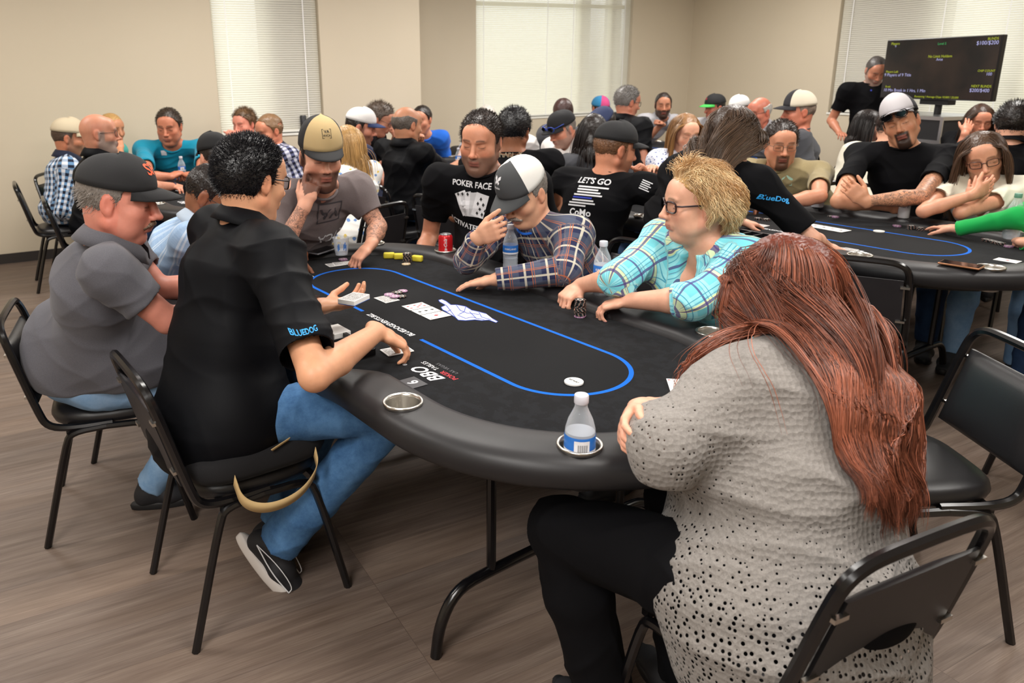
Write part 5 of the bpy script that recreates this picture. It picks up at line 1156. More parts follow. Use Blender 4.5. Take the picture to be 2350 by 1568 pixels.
# middle table
add(17, 'man in white short sleeved shirt and black cap with blue sunglasses on it', q(1290, 298, 6.15), 238, TT(4, .50, .95), 232, hp=22, hs=1.14, g=1.15, sw=.20, shirt=CL_WHITE, collar='polo', skin='#c98a70', hair='short', hairc='grey', hat=dict(c='#19191c', tall=.85), beard=.6, beardc='#8a8079', res=.007, fat=.4,
    R=arm_(PX(1262, 388, .80), PX(1240, 392, .78), E=PX(1290, 392, .84)), L=arm_(PX(1262, 380, .84), PX(1240, 385, .8), E=PX(1305, 372, .86)))
add(18, 'dark haired man in black printed shirt with his back to the camera, arm crossed', q(1180, 302, 4.75), 25, TT(4, 1.18, -.76), 8, hp=16, hs=1.14, g=1.2, sw=.215, shirt=M_BLKT, skin='#8a5c44', hair='short', hairc='black', res=.006, thick=.016, fat=.3, R=arm_(q(1222, 372, 4.95), q(1190, 372, 5.05), pose='relax', n=np.array([0, -.5, .3])))
add(21, 'person with brown hair and grey top beyond the man in white', q(1292, 262, 7.2), 15, TT(4, -.32, 1.12), 225, hp=22, hs=1.08, g=1.1, shirt=CL_GTEE, skin='tan', hair='short', hairc='#3a2320', res=.008, thick=.016)
add(19, 'white haired person at the middle window, mostly hidden behind other heads', q(1117, 275, 7.6), 200, TT(4, -1.35, .85), 215, hp=18, hs=1.1, shirt=CL_LGREY, hair='short', hairc='white', res=.008, R=arm_(PX(1055, 372, .8), PX(1040, 378, .78)))
add(20, 'balding pink headed person behind the dark haired man in black', q(1166, 284, 7.3), 195, TT(4, -.84, 1.08), 215, hp=22, hs=1.12, shirt=CL_WHITE, hair='bald', hairc='white', skin='pink', res=.008)
add(47, 'balding dealer in black polo seen from behind, arm stretched over the middle table', q(935, 288, 5.55), 52, TT(4, .20, -.88), 48, hp=8, hs=1.10, g=1.02, sw=.20, shirt=M_BLKPOLO, collar='polo', skin='#b98466', hair='bald', hairc='#5a524c', res=.006, zhip=.62, pants=M_JEAN,
    R=arm_(PX(1052, 374, .82), PX(1085, 372, .79), e=np.array([.2, -.3, -.6])), L=arm_(q(960, 335, 5.9), q(962, 312, 5.85), pose='fist'))
add(48, 'dark haired person in bright blue shirt behind the balding dealer', q(968, 276, 7.1), 205, TT(4, -1.50, .12), 160, hp=8, hs=1.06, shirt=CL_BLUE, skin='#c98d72', hairc='dark', res=.008, R=arm_(q(908, 310, 6.8), q(905, 292, 6.8), pose='fist'))
add(45, 'man with white and navy cap and dark ponytail in navy tee', q(828, 293, 6.05), 88, TT(4, -.36, -.92), 70, hp=14, hs=1.12, shirt=CL_NAVYT, skin='#c98a72', hair='short', hairc='dark', beard=.7, beardc='#4a372c', hat=dict(c='#d9d7d6', c2='#d9d7d6', brim='#24355f', tall=.9), res=.007, R=arm_(PX(880, 385, .82), PX(905, 388, .79)), L=arm_(PX(880, 375, .84), PX(905, 380, .8)))
add(46, 'man with wavy grey-brown hair and glasses in black tee, looking down', q(872, 275, 6.55), 100, TT(4, -1.18, -.72), 100, hp=26, hs=1.10, shirt=M_BLKT, skin='#c48b72', hair='short', hairc='#54473d', spec=dict(c='#3a2c22', th=.0015), res=.007, thick=.016, R=arm_(PX(905, 355, .82), PX(930, 360, .8)))
# far left table
add(37, 'bald dealer with glasses and grey beard in black shirt at the far left table', q(228, 308, 5.05), 68, TT(3, -.02, -.92), 62, hp=2, hs=1.10, g=1.15, sw=.20, shirt=M_BLKPOLO, sleeve='short', collar='polo', skin='#c48a70', hair='none', hairc='grey', lmax=.06, smax=.05, beard=.85, beardc='#8b817a', spec=dict(c='#26201d', th=.0016), res=.0055, zhip=.62, fat=.3,
    R=arm_(PX(402, 428, .80), PX(437, 438, .785), pose='relax', e=np.array([.2, -.3, -.6]))) 
add(36, 'man with beige cap in blue and white checked shirt at far left', q(160, 318, 5.95), 70, TT(3, -.68, -.92), 62, hp=8, hs=1.14, g=1.12, sw=.20, shirt=CL_GING, sleeve='long', collar='polo', lmax=.10, smax=.06, skin='#b87a5c', hair='short', hairc='#4a3a30', beard=.6, beardc='#6b5a4c', hat=dict(c='#c3b59a', back=False, tall=.9, brimw=.5), res=.006, fat=.3)
add(38, 'person in aqua top hidden behind the bald dealer, hand at the face', q(258, 298, 6.4), 120, TT(3, -1.28, -.62), 90, hp=8, hs=1.06, shirt=CL_AQ, sleeve='three', skin='tan', hairc='blonde', res=.008, fem=.6, R=arm_(q(275, 345, 6.1), q(268, 305, 6.15), pose='relax', E=PX(300, 425, .84)))
add(39, 'man in teal tee holding a small water bottle at the far left table', q(388, 292, 6.35), 178, TT(3, -1.46, .22), 172, hp=12, hs=1.20, g=1.22, sw=.215, shirt=CL_TEAL, skin='#bd7a5e', hair='short', hairc='#35291f', res=.0055, fat=.4,
    R=arm_(PX(395, 405, .84), PX(412, 395, .86), pose='curl', E=PX(342, 408, .84)), L=arm_(PX(440, 405, .84), PX(424, 395, .86), pose='curl', E=PX(462, 400, .85)))
add(40, 'person in black cap with white emblem, seen from behind beside the dealer\'s head', q(492, 362, 4.55), 320, TT(3, 1.42, -.10), 320, hp=10, hs=1.04, shirt=M_BLKT, hairc='dark', hat=dict(c='#141416', tall=.95), res=.008, L=arm_(TT(3, 1.0, -.1, .8), TT(3, .9, 0, .78)), R=arm_(TT(3, 1.0, .1, .8), TT(3, .9, .2, .78)))
add(41, 'person with glasses pushed up on wavy hair, hands clasped, below the left window', q(560, 286, 7.0), 205, TT(3, -.80, 1.06), 215, hp=8, hs=1.10, g=1.0, shirt=CL_PINKW, sleeve='three', skin='pink', hair='short', hairc='#6b5138', res=.007, thick=.016, R=arm_(q(535, 322, 6.7), q(545, 308, 6.7), pose='fist', E=PX(528, 372, .84)), L=arm_(q(548, 322, 6.7), q(540, 308, 6.66), pose='curl', E=PX(575, 372, .84)))
add(42, 'balding man in dark checked shirt below the left window, looking down', q(618, 302, 6.55), 225, TT(3, -.20, .93), 230, hp=14, hs=1.16, g=1.08, shirt=CL_PLW, sleeve='long', collar='polo', skin='#c98568', hair='receding', hairc='#7a5c40', res=.006, thick=.010)
add(43, 'bald pink headed person behind the tan cap', q(738, 304, 6.8), 215, T1(-4.58, 1.98), 215, hp=24, hs=1.14, shirt=CL_LGREY, hair='none', skin='pink', res=.008)
add(44, 'person with blonde ponytail and white floral blouse seen from behind', q(795, 338, 4.85), -62, TT(3, 1.42, .42), -50, hp=8, hs=1.04, g=1.02, sw=.175, shirt=CL_FLOR, collar='none', pants=M_JEANL, skin='fair', hair='short', hairc='blonde', fem=1, res=.006, thick=.014, L=arm_(TT(3, 1.0, .2, .8), TT(3, .9, .2, .78)), R=arm_(TT(3, 1.05, .45, .8), TT(3, .9, .5, .78)))
# the back of the room
add(25, 'grey haired dealer in black polo and glasses, head above the others', q(1440, 236, 6.5), 72, TT(5, .60, -.90), 60, hp=12, hs=1.06, g=1.05, sw=.20, shirt=M_BLKPOLO, collar='polo', skin='#bd8068', hair='short', hairc='#6f6b68', thick=.012, zhip=.75, spec=dict(c='#2a2220', th=.0018), res=.007)
add(26, 'bearded man in light grey shirt, fist at his chest, at the back', q(1522, 242, 8.6), 190, TT(5, -1.48, .35), 165, hp=6, hs=1.10, g=1.12, shirt=CL_LGREY, collar='polo', skin='#b57c60', hair='short', hairc='#2a201c', beard=.95, beardc='#2a1b15', res=.007, R=arm_(q(1520, 285, 8.25), q(1505, 276, 8.2), pose='fist'))
add(24, 'person in tie-dye cap at the back by the middle window', q(1378, 252, 8.6), 160, TT(5, -1.30, -.75), 80, hp=10, hs=1.08, shirt=M_BLKT, hairc='dark', skin='#a86a50', hat=dict(c='#c2447a', c2='#2f7fb0', brim='#1c1c22', tall=.9, front_span=40), res=.008)
add(22, 'person in dark blue cap bending forward under the tie-dye cap', q(1385, 290, 5.9), 250, TT(5, .8, -1.1), 250, hp=42, hs=1.08, shirt=M_BLKT, hairc='dark', hat=dict(c='#2b3658', tall=.85), res=.008)
add(27, 'person in black cap with bright green brim at the back', q(1640, 248, 8.4), 255, TT(5, -.95, 1.0), 235, hp=8, hs=1.08, shirt=CL_LGREY, skin='#b3705a', hairc='dark', hat=dict(c='#141416', brim='#3fae4c', tall=.9), res=.008)
add(28, 'person in white cap almost hidden behind the long brown hair', q(1695, 252, 7.9), 240, TT(5, -.45, 1.05), 235, hp=8, hs=1.06, shirt=CL_WHITE, hat=dict(c='#e4e2e0', tall=.9), res=.008)
add(29, 'grey haired red faced person in pale shirt, near the far corner', q(1742, 258, 7.0), 245, TT(5, .35, 1.05), 240, hp=12, hs=1.10, shirt=CL_LGREY, collar='polo', skin='red', hair='bald', hairc='white', spec=dict(c='#3a2c22', th=.0015), res=.007)
add(30, 'person in cream cap with dark brim and charcoal tee, facing left', q(1832, 258, 5.85), 272, TT(5, 1.42, -.75), 290, hp=4, hs=1.10, g=1.12, sw=.205, shirt=CL_GTEE, skin='#c07a62', hair='short', hairc='#7a6b60', hat=dict(c='#2e2c30', c2='#d9cfbb', brim='#2e2c30', tall=1.0, front_span=34), res=.0065, fat=.4)
add(31, 'man in black tee standing beside the television, looking down', q(2010, 163, 7.4), 190, np.array([4.36, 7.72]), 196, zhip=.93, stand=True, hp=30, hs=1.08, g=1.08, sw=.205, shirt=M_BLKT, skin='#b57a60', hair='short', hairc='#4a4442', beard=.6, beardc='#9a918a', res=.006, thick=.006)
add(32, 'smiling long dark haired person in black behind the arms-crossed man', q(1992, 290, 6.3), 130, TT(6, -1.38, .22), 120, hp=12, hs=1.06, shirt=M_BLKT, sleeve='long', skin='#c98d74', hair='long', hairc='#1d1412', fem=1, res=.0065)
add(33, 'person in cream hooded top with dark hair behind the grey cap', q(2045, 292, 5.4), 40, TT(6, -.72, -.95), 40, hp=12, hs=1.08, g=1.2, shirt=CL_CREAM, sleeve='long', hair='short', hairc='#2d211e', res=.0075, thick=.014)
add(34, 'long brown haired person in black tee, hand over the cheek, before the cases', q(2248, 278, 6.2), 200, TT(6, -.60, 1.0), 215, hp=16, hs=1.04, shirt=M_BLKT, skin='#cf8c70', hair='long', hairc='#3a2418', fem=1, res=.0065, R=arm_(q(2215, 305, 5.85), q(2232, 268, 5.9), n=nrm(np.array([.3, .9, 0])), pose='flat', E=PX(2190, 375, .84)))
add(35, 'dark haired person in black shirt at the right edge, back to the camera', q(2325, 286, 4.9), 38, TT(6, -.05, -.95), 40, hp=12, hs=1.12, g=1.15, shirt=M_BLKPOLO, collar='polo', hair='short', hairc='dark', res=.0065, thick=.016)
# long hair built strand by strand where it shows
def _pull9(X, t, q):
    B = PP[9]['N'][None] - PP[9]['f'][None] * .16 + PP[9]['side'][None] * (q[:, :1] * 1.1 + .02); v = B - X; v[:, 2] = 0; return v * (.08 if t > .25 else 0)
long_strands(PP[9], 4000, .38, 22, '#584435', .0011, 11, bvh=PP[9]['bvh'], off_r=(.004, .022), wave=.006, back=.5, side=.5, face=.03, jit=.3, pull=_pull9)
long_strands(PP[12], 2000, .40, 18, '#4f3828', .0014, 12, bvh=None, off_r=(.004, .022), wave=.004, back=.1, side=.9, face=.015, jit=.25)
long_strands(PP[16], 1800, .36, 14, '#8f683f', .0016, 13, off_r=(.004, .016), wave=.001, back=.25, side=.9, face=.012, jit=.22)
long_strands(PP[44], 1200, .22, 10, '#b48d58', .0016, 14, off_r=(.002, .01), wave=.003, back=1.4, side=.2, face=.03, jit=.2)
long_strands(PP[23], 1500, .50, 14, '#1c1412', .0018, 15, off_r=(.003, .012), wave=.001, back=.4, side=.6, face=.03, jit=.2)
for k_, L_ in ((32, .42), (34, .42)): long_strands(PP[k_], 900, L_, 12, {32: '#1c1412', 34: '#3d281b'}[k_], .002, 16 + k_, off_r=(.003, .016), wave=.002, back=.2, side=.7, face=.035)
for k_, c_, L_ in ((11, '#181416', .012), (10, '#2a201b', .014), (15, '#5f4330', .010), (18, '#141114', .02), (39, '#33281f', .012), (33, '#2a1f1c', .02), (35, '#1b1718', .022), (25, '#75716d', .016), (46, '#57493e', .03), (41, '#6d533a', .03)): short_strands(PP[k_], 1300, L_, (0, .1, .1), c_, .0013, .35, thick=.012 if k_ not in (11, 15) else .003, seed=k_, k=3, mask=(lambda q: q[:, 2] < .04) if k_ in (11, 15) else None)
# ---------------------------------------------------------------- prints on the cloth of table 1 and garments
M_INKW = mat('ink_white', '#d9d9dc', .7); M_INKR = mat('ink_red', '#b02431', .7); M_INKG = mat('ink_grey', '#6d6d72', .7); M_INKB = mat('ink_blue', '#2f9be0', .6); M_INKK = mat('ink_black', '#141416', .7); M_INKO = mat('ink_orange', '#e0531f', .6); M_INKC = mat('ink_charcoal', '#3d3a3e', .8)
def lay(o, origin, xdir, ydir, parent_i=1, z=.7628):
    """flat print lying on a table top: place in the table's frame"""
    W = np.asarray(origin, float); x = nrm(xdir); y = nrm(ydir); V = to_arr(o.data); G = W + V[:, :1] * x + V[:, 1:2] * y; G[:, 2] = z
    L = (G - TC[parent_i]) @ RT; o.data.vertices.foreach_set('co', L.astype(np.float32).ravel()); o.data.update(); o.parent = TABLES[parent_i]; return o
bb = PX(983, 858, .7625)
lay(text_obj('print', 'BBO', .062, M_INKW, bold=True, shear=.25), bb, -TU, -TV); lay(text_obj('print', 'POKER', .024, M_INKR, bold=True), bb - TU * -.046 + TV * .040, -TU, -TV); lay(text_obj('print', 'TABLES', .024, M_INKW), bb + TU * -.048 + TV * .040, -TU, -TV)
lay(text_obj('print', 'LAS VEGAS', .017, M_INKG, spacing=1.25), bb + TV * .066, -TU, -TV); lay(text_obj('print', '\u00ae', .018, M_INKW), bb - TU * .10 - TV * .015, -TU, -TV)
lay(text_obj('print', 'BLUEDOGEVENTS.BIZ', .030, M_INKW, bold=True), T1(-.03, -.194), -TU, -TV)
for i in (2, 3, 4, 6):
    lay(text_obj('print', 'BBO', .062, M_INKW, bold=True, shear=.25), TT(i, .45, -.33), -TU, -TV, i); lay(text_obj('print', 'BLUEDOGEVENTS.BIZ', .030, M_INKW, bold=True), TT(i, -.03, -.194), -TU, -TV, i)
def zc(x, y): return PX(640 + x / 3.267, 520 + y / 3.267, .7628)
def flatpoly(name, P, m, par=1, z=.7629):
    G = np.array(P); G[:, 2] = z; L = (G - TC[par]) @ RT; o = MB().poly(L).build(name, m, TABLES[par]); return o
M_DOG = mat('ink_lavender', '#b9bbd6', .7); M_DOGB = mat('ink_line_blue', '#2e4fae', .7)
dog = [(1197, 552), (1222, 546), (1252, 560), (1290, 588), (1335, 588), (1400, 600), (1445, 628), (1500, 640), (1555, 655), (1600, 690), (1642, 714), (1628, 722), (1575, 702), (1520, 706), (1470, 700), (1400, 706), (1345, 702), (1318, 678), (1270, 650), (1228, 626), (1216, 606), (1250, 590), (1205, 566)]
flatpoly('dog_emblem', [zc(*p) for p in dog], M_DOG)
m = MB()
for st in ([(1255, 592), (1300, 650), (1330, 690)], [(1330, 590), (1360, 630), (1410, 650), (1500, 660)], [(1400, 602), (1390, 640), (1350, 660)], [(1430, 640), (1480, 690), (1540, 700)], [(1500, 645), (1520, 680), (1590, 700)], [(1340, 665), (1400, 690), (1450, 680), (1500, 695)], [(1228, 626), (1262, 640), (1290, 625)], dog[9:] + dog[:9]):
    P = np.array([zc(*p) for p in st]); P[:, 2] = .7629; P = (P - C1) @ RT; m.tube(P, .0013, 4)
m.build('dog_emblem_lines', M_DOGB, TABLES[1])
# table number plaque
def placed(root_name, label, cat, loc, xdir, group=None): return thing(root_name, label, cat, tuple(loc), math.atan2(xdir[1], xdir[0]), group)
pq = placed('table_number_card', 'small grey square card reading TABLE 6 on the black felt', 'sign', PX(943, 880, .763), -TU)
MB().rbox((0, 0, .0006), (.070, .067, .0012), .0005, seg=1).build('plaque', mat('plaque_grey', '#3c3c40', .5), pq)
for s_, sz, x_, y_ in (('6', .045, .0, -.008), ('TABLE', .015, .0, .023)):
    o = text_obj('lettering', s_, sz, M_INKW, pq, bold=True); o.location = (x_, y_, .0015)
# ---------------------------------------------------------------- chips and cards
def chip_mat(name, c, c2, c3):
    k = NT(name); se = k.n('SeparateXYZ'); k.t.links.new(k.coord(), se.inputs[0]); X, Y, Z = se.outputs; an = k.math('ARCTAN2', Y, X); fr = k.math('FRACT', k.math('MULTIPLY', k.math('ADD', an, 3.1416), 8 / 6.28318)); r = k.math('SQRT', k.math('ADD', k.math('MULTIPLY', X, X), k.math('MULTIPLY', Y, Y)))
    edge = k.math('GREATER_THAN', r, .0148); sp = k.math('MULTIPLY', edge, k.math('LESS_THAN', fr, .34)); sp2 = k.math('MULTIPLY', edge, k.math('LESS_THAN', k.math('ABSOLUTE', k.math('SUBTRACT', fr, .21)), .07))
    col = k.mix(sp, srgb(c), srgb(c2)); col = k.mix(sp2, col, srgb(c3)); inl = k.math('LESS_THAN', r, .0105); col = k.mix(inl, col, srgb('#d8d5cf')); col = k.mix(k.math('LESS_THAN', r, .0065), col, srgb(c)); k.base(col, .4); return k.m
CH_B = chip_mat('chip_black', '#101012', '#6f8583', '#a34f33'); CH_P = chip_mat('chip_purple', '#9c6f93', '#d9c3d4', '#5c3558'); CH_Y = chip_mat('chip_tan', '#bda47c', '#e8e0cc', '#7c5a30')
_chips = {}
def chip(loc, kind, label, group, rz=0.):
    if kind not in _chips:
        m = MB(); m.lathe([(.0001, 0), (.0192, 0), (.0198, .0006), (.0198, .0027), (.0192, .0033), (.0001, .0033)], n=32); o = m.build('poker_chip', {'b': CH_B, 'p': CH_P, 'y': CH_Y}[kind], None, True); autosmooth(o, 35); _chips[kind] = o
    else: o = _chips[kind].copy(); COL.objects.link(o)
    o.location = tuple(loc); o.rotation_euler = (0, 0, rz); tag(o, label, 'poker chip', group); return o
def stack(x, y, kinds, where, group, z0=.7628, jit=.0012, pos=None):
    p = PX(x, y, z0) if pos is None else np.asarray(pos, float); n_ = len(kinds)
    cn = {'b': 'black', 'p': 'purple', 'y': 'tan'}
    for i, k in enumerate(kinds):
        chip((p[0] + rng.normal() * jit, p[1] + rng.normal() * jit, z0 + i * .00335), k, '%s poker chip in the stack %s' % (cn[k], where), group, rng.uniform(0, 6))
def back_mat():
    k = NT('card_back'); se = k.n('SeparateXYZ'); co = k.coord(); k.t.links.new(co, se.inputs[0]); X, Y, Z = se.outputs; b = k.math('MULTIPLY', k.math('LESS_THAN', k.math('ABSOLUTE', X), .0275), k.math('LESS_THAN', k.math('ABSOLUTE', Y), .040))
    nz = k.n('TexNoise'); k.t.links.new(co, nz.inputs['Vector']); nz.inputs['Scale'].default_value = 260; nz.inputs['Detail'].default_value = 1; nz.inputs['Distortion'].default_value = 3
    p = k.math('GREATER_THAN', nz.outputs[0], .5); k.base(k.mix(k.math('MULTIPLY', b, p), srgb('#eceae8'), srgb('#3b3b40')), .35); return k.m
M_CB = back_mat(); M_CF = mat('card_white', '#efedea', .35)
def card(center, longdir, z, face=None, label='', group=None, n_=1, suit='d', rank=''):
    th = .0004 * max(1, n_); r_ = placed('playing_card' if n_ < 5 else 'card_deck', label, 'playing card' if n_ < 5 else 'deck of cards', (center[0], center[1], z), np.cross(nrm(longdir), [0, 0, 1.]), group)
    MB().rbox((0, 0, th / 2), (.063, .088, th), .00018 if n_ < 5 else .0006, seg=1).build('card_stock', M_CF, r_)
    if face is None:
        o = MB().rbox((0, 0, th + .0001), (.062, .087, .0001), .00004, seg=1).build('card_back', M_CB, r_)
    else:
        mt = M_INKR if suit in 'dh' else M_INKK
        for (px_, py_) in face:
            m = MB(); s_ = .0065 if len(face) > 1 else .009
            if suit == 'd': m.poly([(px_, py_ + s_ * 1.2, th + .0003), (px_ - s_ * .8, py_, th + .0003), (px_, py_ - s_ * 1.2, th + .0003), (px_ + s_ * .8, py_, th + .0003)])
            else:
                for ox, oy in ((-.5, -.1), (.5, -.1), (0, .6)): m.poly([(px_ + ox * s_ + .55 * s_ * math.cos(a), py_ + oy * s_ + .55 * s_ * math.sin(a), th + .0003) for a in [k * math.pi / 4 for k in range(8)]])
                m.poly([(px_ - .3 * s_, py_ - 1.2 * s_, th + .0003), (px_ + .3 * s_, py_ - 1.2 * s_, th + .0003), (px_, py_, th + .0003)])
            m.build('pip', mt, r_)
        for sg in (1, -1):
            o = text_obj('index', rank, .013, mt, r_, bold=True); o.location = (-.024 * sg, .034 * sg, th + .0003); o.rotation_euler = (0, 0, 0 if sg > 0 else math.pi)
    return r_
A, B, D = PX(921.6, 703, .763), PX(967.5, 693.9, .763), PX(982.8, 736.4, .763); la = nrm(B - A); lb = nrm((D - A) - la * ((D - A) @ la)); wd = (D - A) @ lb; stp = (wd - .063) / 2
F8 = [(-.013, y) for y in (-.028, 0, .028)] + [(.013, y) for y in (-.028, 0, .028)] + [(0, .014)]; F3 = [(0, -.026), (0, 0), (0, .026)]
for i, (f_, su, rk, lab) in enumerate(((F8, 'd', '7', 'red seven of diamonds face up, first of the three board cards'), (F3, 'c', '3', 'black three of clubs face up, middle board card'), ([(0, 0)], 'd', 'A', 'ace of diamonds face up, last board card by the dog emblem'))):
    c_ = A + la * .044 + lb * (.0315 + i * stp); card(c_, la, .7632 + i * .0006, f_, lab, 'board cards on the felt', suit=su, rank=rk)
def ctr(*p): return np.mean([PX(x, y, .763) for x, y in p], axis=0)
card(ctr((861, 685), (917, 687), (889.5, 680), (883, 694.5)), PX(883, 694.5, .763) - PX(861, 685, .763), .7632, label='face down card under the scattered purple chips in mid felt')
for i, (x, y, z_) in enumerate(((893, 677, .7645), (909, 673, .7640), (924, 669, .764), (921, 681, .7645), (906, 681, .768), (913, 672, .7675))): chip(PX(x, y, z_), 'pb'[i % 2], ('purple', 'black')[i % 2] + ' chip lying loose in the pot beside the face down card', 'loose %s chips in the pot' % ('purple', 'black')[i % 2], rng.uniform(0, 6))
hc_ = PX(812, 684, .905); dk = card(hc_, PX(825, 678, .89) - PX(790, 694, .89), .895, label='deck of cards held in the left hand of the dealer', n_=36)
MB().rbox((0, 0, -.001), (.063, .088, .002), .0005, seg=1).build('cut_card', mat('cut_card_blue', '#2257a8', .4), dk)
card(PX(911, 806, .763), PX(937, 802, .763) - PX(897, 810, .763), .7632, label='short stack of face down cards under the right hand of the dealer', n_=8)
card(PX(772, 607, .763), TV + TU * .1, .7632, label='face down card by the tattooed hand of the tan cap man'); card(PX(787, 605, .763), TV + TU * .3, .7637, label='face down card overlapping another by the tattooed hand')
card(PX(695, 633, .763), TU, .7632, label='face down card under the hand with the silver bracelet')
card(ctr((1533, 870), (1545, 903), (1578, 872), (1588, 896)), PX(1545, 903, .763) - PX(1534, 870, .763), .7632, face=[(0, 0)], suit='d', rank='K', label='face up card left of the purple chip near the red hair')
card(PX(1534, 938, .763), TU * .6 + TV, .7632, label='card corner showing above the sweater sleeve')
G1 = 'chips at the nearest table'
stack(1331, 727, 'pp' + 'b' * 17, 'between the hands of the person in aqua', 'tall black chip stack in front of the person in aqua')
stack(935, 602, 'b' * 13, 'among the yellow blocks', 'black stack among the yellow blocks'); stack(954, 598, 'ppp', 'right of the black stack by the yellow blocks', 'purple chips by the yellow blocks'); stack(932, 607, 'y', 'just before the yellow blocks', None); stack(787, 597, 'pp', 'left of the tattooed hand', 'purple chips left of the tattooed hand')
stack(1093, 622, 'b' * 9, 'by the flannel sleeve, left one', 'left stack by the flannel sleeve'); stack(1111, 628, 'b' * 7, 'by the flannel sleeve, right one', 'right stack by the flannel sleeve'); stack(1102, 615, 'b' * 7, 'by the flannel sleeve, rear one', 'rear stack by the flannel sleeve')
stack(1604, 862, 'bbbbp', 'beside the red hair, topped purple', 'purple topped stack beside the red hair'); stack(1627, 858, 'bbbb', 'half hidden by the red hair', 'black stack half hidden by the red hair'); stack(1494, 968, 'bbbb', 'just above the hand in the sweater', 'stack above the hand in the sweater')
for i, (x, y) in enumerate(((893, 593), (917, 595), (958, 600))):
    p = PX(x, y, .763); o = placed('yellow_block', 'yellow soft block on the felt, %s of the row of three' % ('left end', 'middle', 'right end')[i], 'block', p, TU * .55 + TV * .8 if i < 2 else TU * .8 + TV * .5, 'yellow blocks'); autosmooth(MB().rbox((0, 0, .014), (.052, .024, .028), .007).build('block_body', mat('yellow_foam', '#d9c838', .6), o), 50)
db = placed('dealer_button', 'round white dealer button on the felt near the blue line', 'dealer button', PX(1317, 879, .7628), -TU)
autosmooth(MB().lathe([(.0001, 0), (.0255, 0), (.0265, .001), (.0265, .005), (.0255, .006), (.0001, .006)], n=40).build('disc', mat('button_white', '#e9e8e4', .3), db)); o = text_obj('lettering', 'DEALER', .0105, M_INKK, db, bold=True); o.location = (0, 0, .0065)
# ---------------------------------------------------------------- drinks
def film(name, c, fac, rough=.1, edge=.55):
    k = NT(name); k.base(srgb(c), rough, 0, .8); tr = k.n('BsdfTransparent'); lw = k.n('LayerWeight'); lw.inputs[0].default_value = .35; f_ = k.math('ADD', k.math('MULTIPLY', lw.outputs['Facing'], edge), fac, clamp=True); mx = k.n('MixShader'); k.t.links.new(f_, mx.inputs[0]); k.t.links.new(tr.outputs[0], mx.inputs[1]); k.t.links.new(k.p.outputs[0], mx.inputs[2]); k.t.links.new(mx.outputs[0], k.out.inputs[0]); return k.m
M_PET = film('pet_clear', '#dfe6ee', .16); M_WATER = film('water', '#cdd4de', .38, .25, .3); M_CAPW = mat('bottle_cap_white', '#c9c9d2', .4); M_LBL = mat('label_blue', '#2b6fc4', .4); M_LBW = mat('label_white', '#e6e6ea', .4)
def bottle(loc, label, lblc=None, text=None, sc=1., fill=.6, tz=0., capc=None):
    r_ = thing('water_bottle', label, 'bottle', tuple(loc), 0); S = sc
    prof = [(.0001, .003), (.026, .0), (.0315, .006), (.0325, .02)] + [(.0325 - .0013 * (k % 2), .03 + k * .007) for k in range(6)] + [(.0325, .078), (.0325, .118), (.0315, .130), (.026, .150), (.0175, .168), (.0135, .178), (.0130, .190)]
    autosmooth(MB().lathe([(a * S, b * S) for a, b in prof], n=36).build('bottle_shell', M_PET, r_)); h = .02 + .13 * fill
    pw = [(a - .0015, b) for a, b in prof[:-1] if b < h]; pw.append((pw[-1][0], h)); pw.append((.0001, h)); autosmooth(MB().lathe([(max(a, .0001) * S, b * S + .0015) for a, b in pw], n=36).build('water_fill', M_WATER, r_))
    autosmooth(MB().lathe([(.0145 * S, .186 * S), (.0152 * S, .188 * S), (.0152 * S, .203 * S), (.0140 * S, .205 * S), (.0001, .205 * S)], n=28).build('bottle_cap', capc or M_CAPW, r_))
    lo_ = autosmooth(MB().lathe([(.0331 * S, .080 * S), (.0333 * S, .081 * S), (.0333 * S, .117 * S), (.0331 * S, .118 * S)], n=36).build('bottle_label', lblc or M_LBL, r_)); autosmooth(MB().lathe([(.0335 * S, .081 * S), (.0336 * S, .088 * S)], n=36).build('label_band', M_LBW, lo_))
    ang = math.atan2(-loc[1], -loc[0]) + tz
    if text:
        o = text_obj('label_lettering', text, .011 * S, M_INKW, lo_, bold=True); V = to_arr(o.data); a = ang + V[:, 0] / (.0337 * S); o.data.vertices.foreach_set('co', np.stack([.0340 * S * np.cos(a), .0340 * S * np.sin(a), .103 * S + V[:, 1]], 1).astype(np.float32).ravel())
    else: # barcode panel
        m = MB(); 
        def cb(a0, a1, z0, z1, rr, mm): m.add([(rr * math.cos(a), rr * math.sin(a), z) for z in (z0, z1) for a in np.linspace(a0, a1, 6)], [(i, i + 1, i + 7, i + 6) for i in range(5)], mm)
        cb(ang - .35, ang + .65, .085 * S, .112 * S, .0337 * S, 0)
        for j in range(14): cb(ang - .1 + j * .045, ang - .1 + j * .045 + (.010 + .016 * (j % 3 == 0)), .087 * S, .104 * S, .0339 * S, 1)
        m.build('barcode', [M_LBW, M_INKK], lo_)
    return r_
def at_cup(s, t, i=1, z=.737): return TT(i, s, t, z)
_a40 = math.radians(-40); bottle(at_cup(HL + .541 * math.cos(_a40), .541 * math.sin(_a40), z=.704), 'half full water bottle standing in the cup holder nearest the camera', sc=1.04, fill=.78)
bottle(PX(1171, 622, .79), 'water bottle before the flannel shirt, white cap', text='KIRKLAND', sc=.96, fill=.3); bottle(PX(1380, 678, .79), 'water bottle behind the hands of the person in aqua', text='KIRKLAND', sc=1.0, fill=.75)
bottle(PX(420, 412, .785), 'small clear water bottle in the hands of the man in teal', fill=.2, sc=.9); bottle(PX(1303, 392, .785), 'water bottle before the man in white shirt', sc=1.0); bottle(PX(2318, 548, .79), 'water bottle by the green sleeve on the right hand table', sc=1.05, capc=mat('cap_green', '#5f8f7a', .4)); bottle(PX(1052, 383, .785), 'small bottle at the stretched hand of the balding dealer', sc=.8, fill=.2)
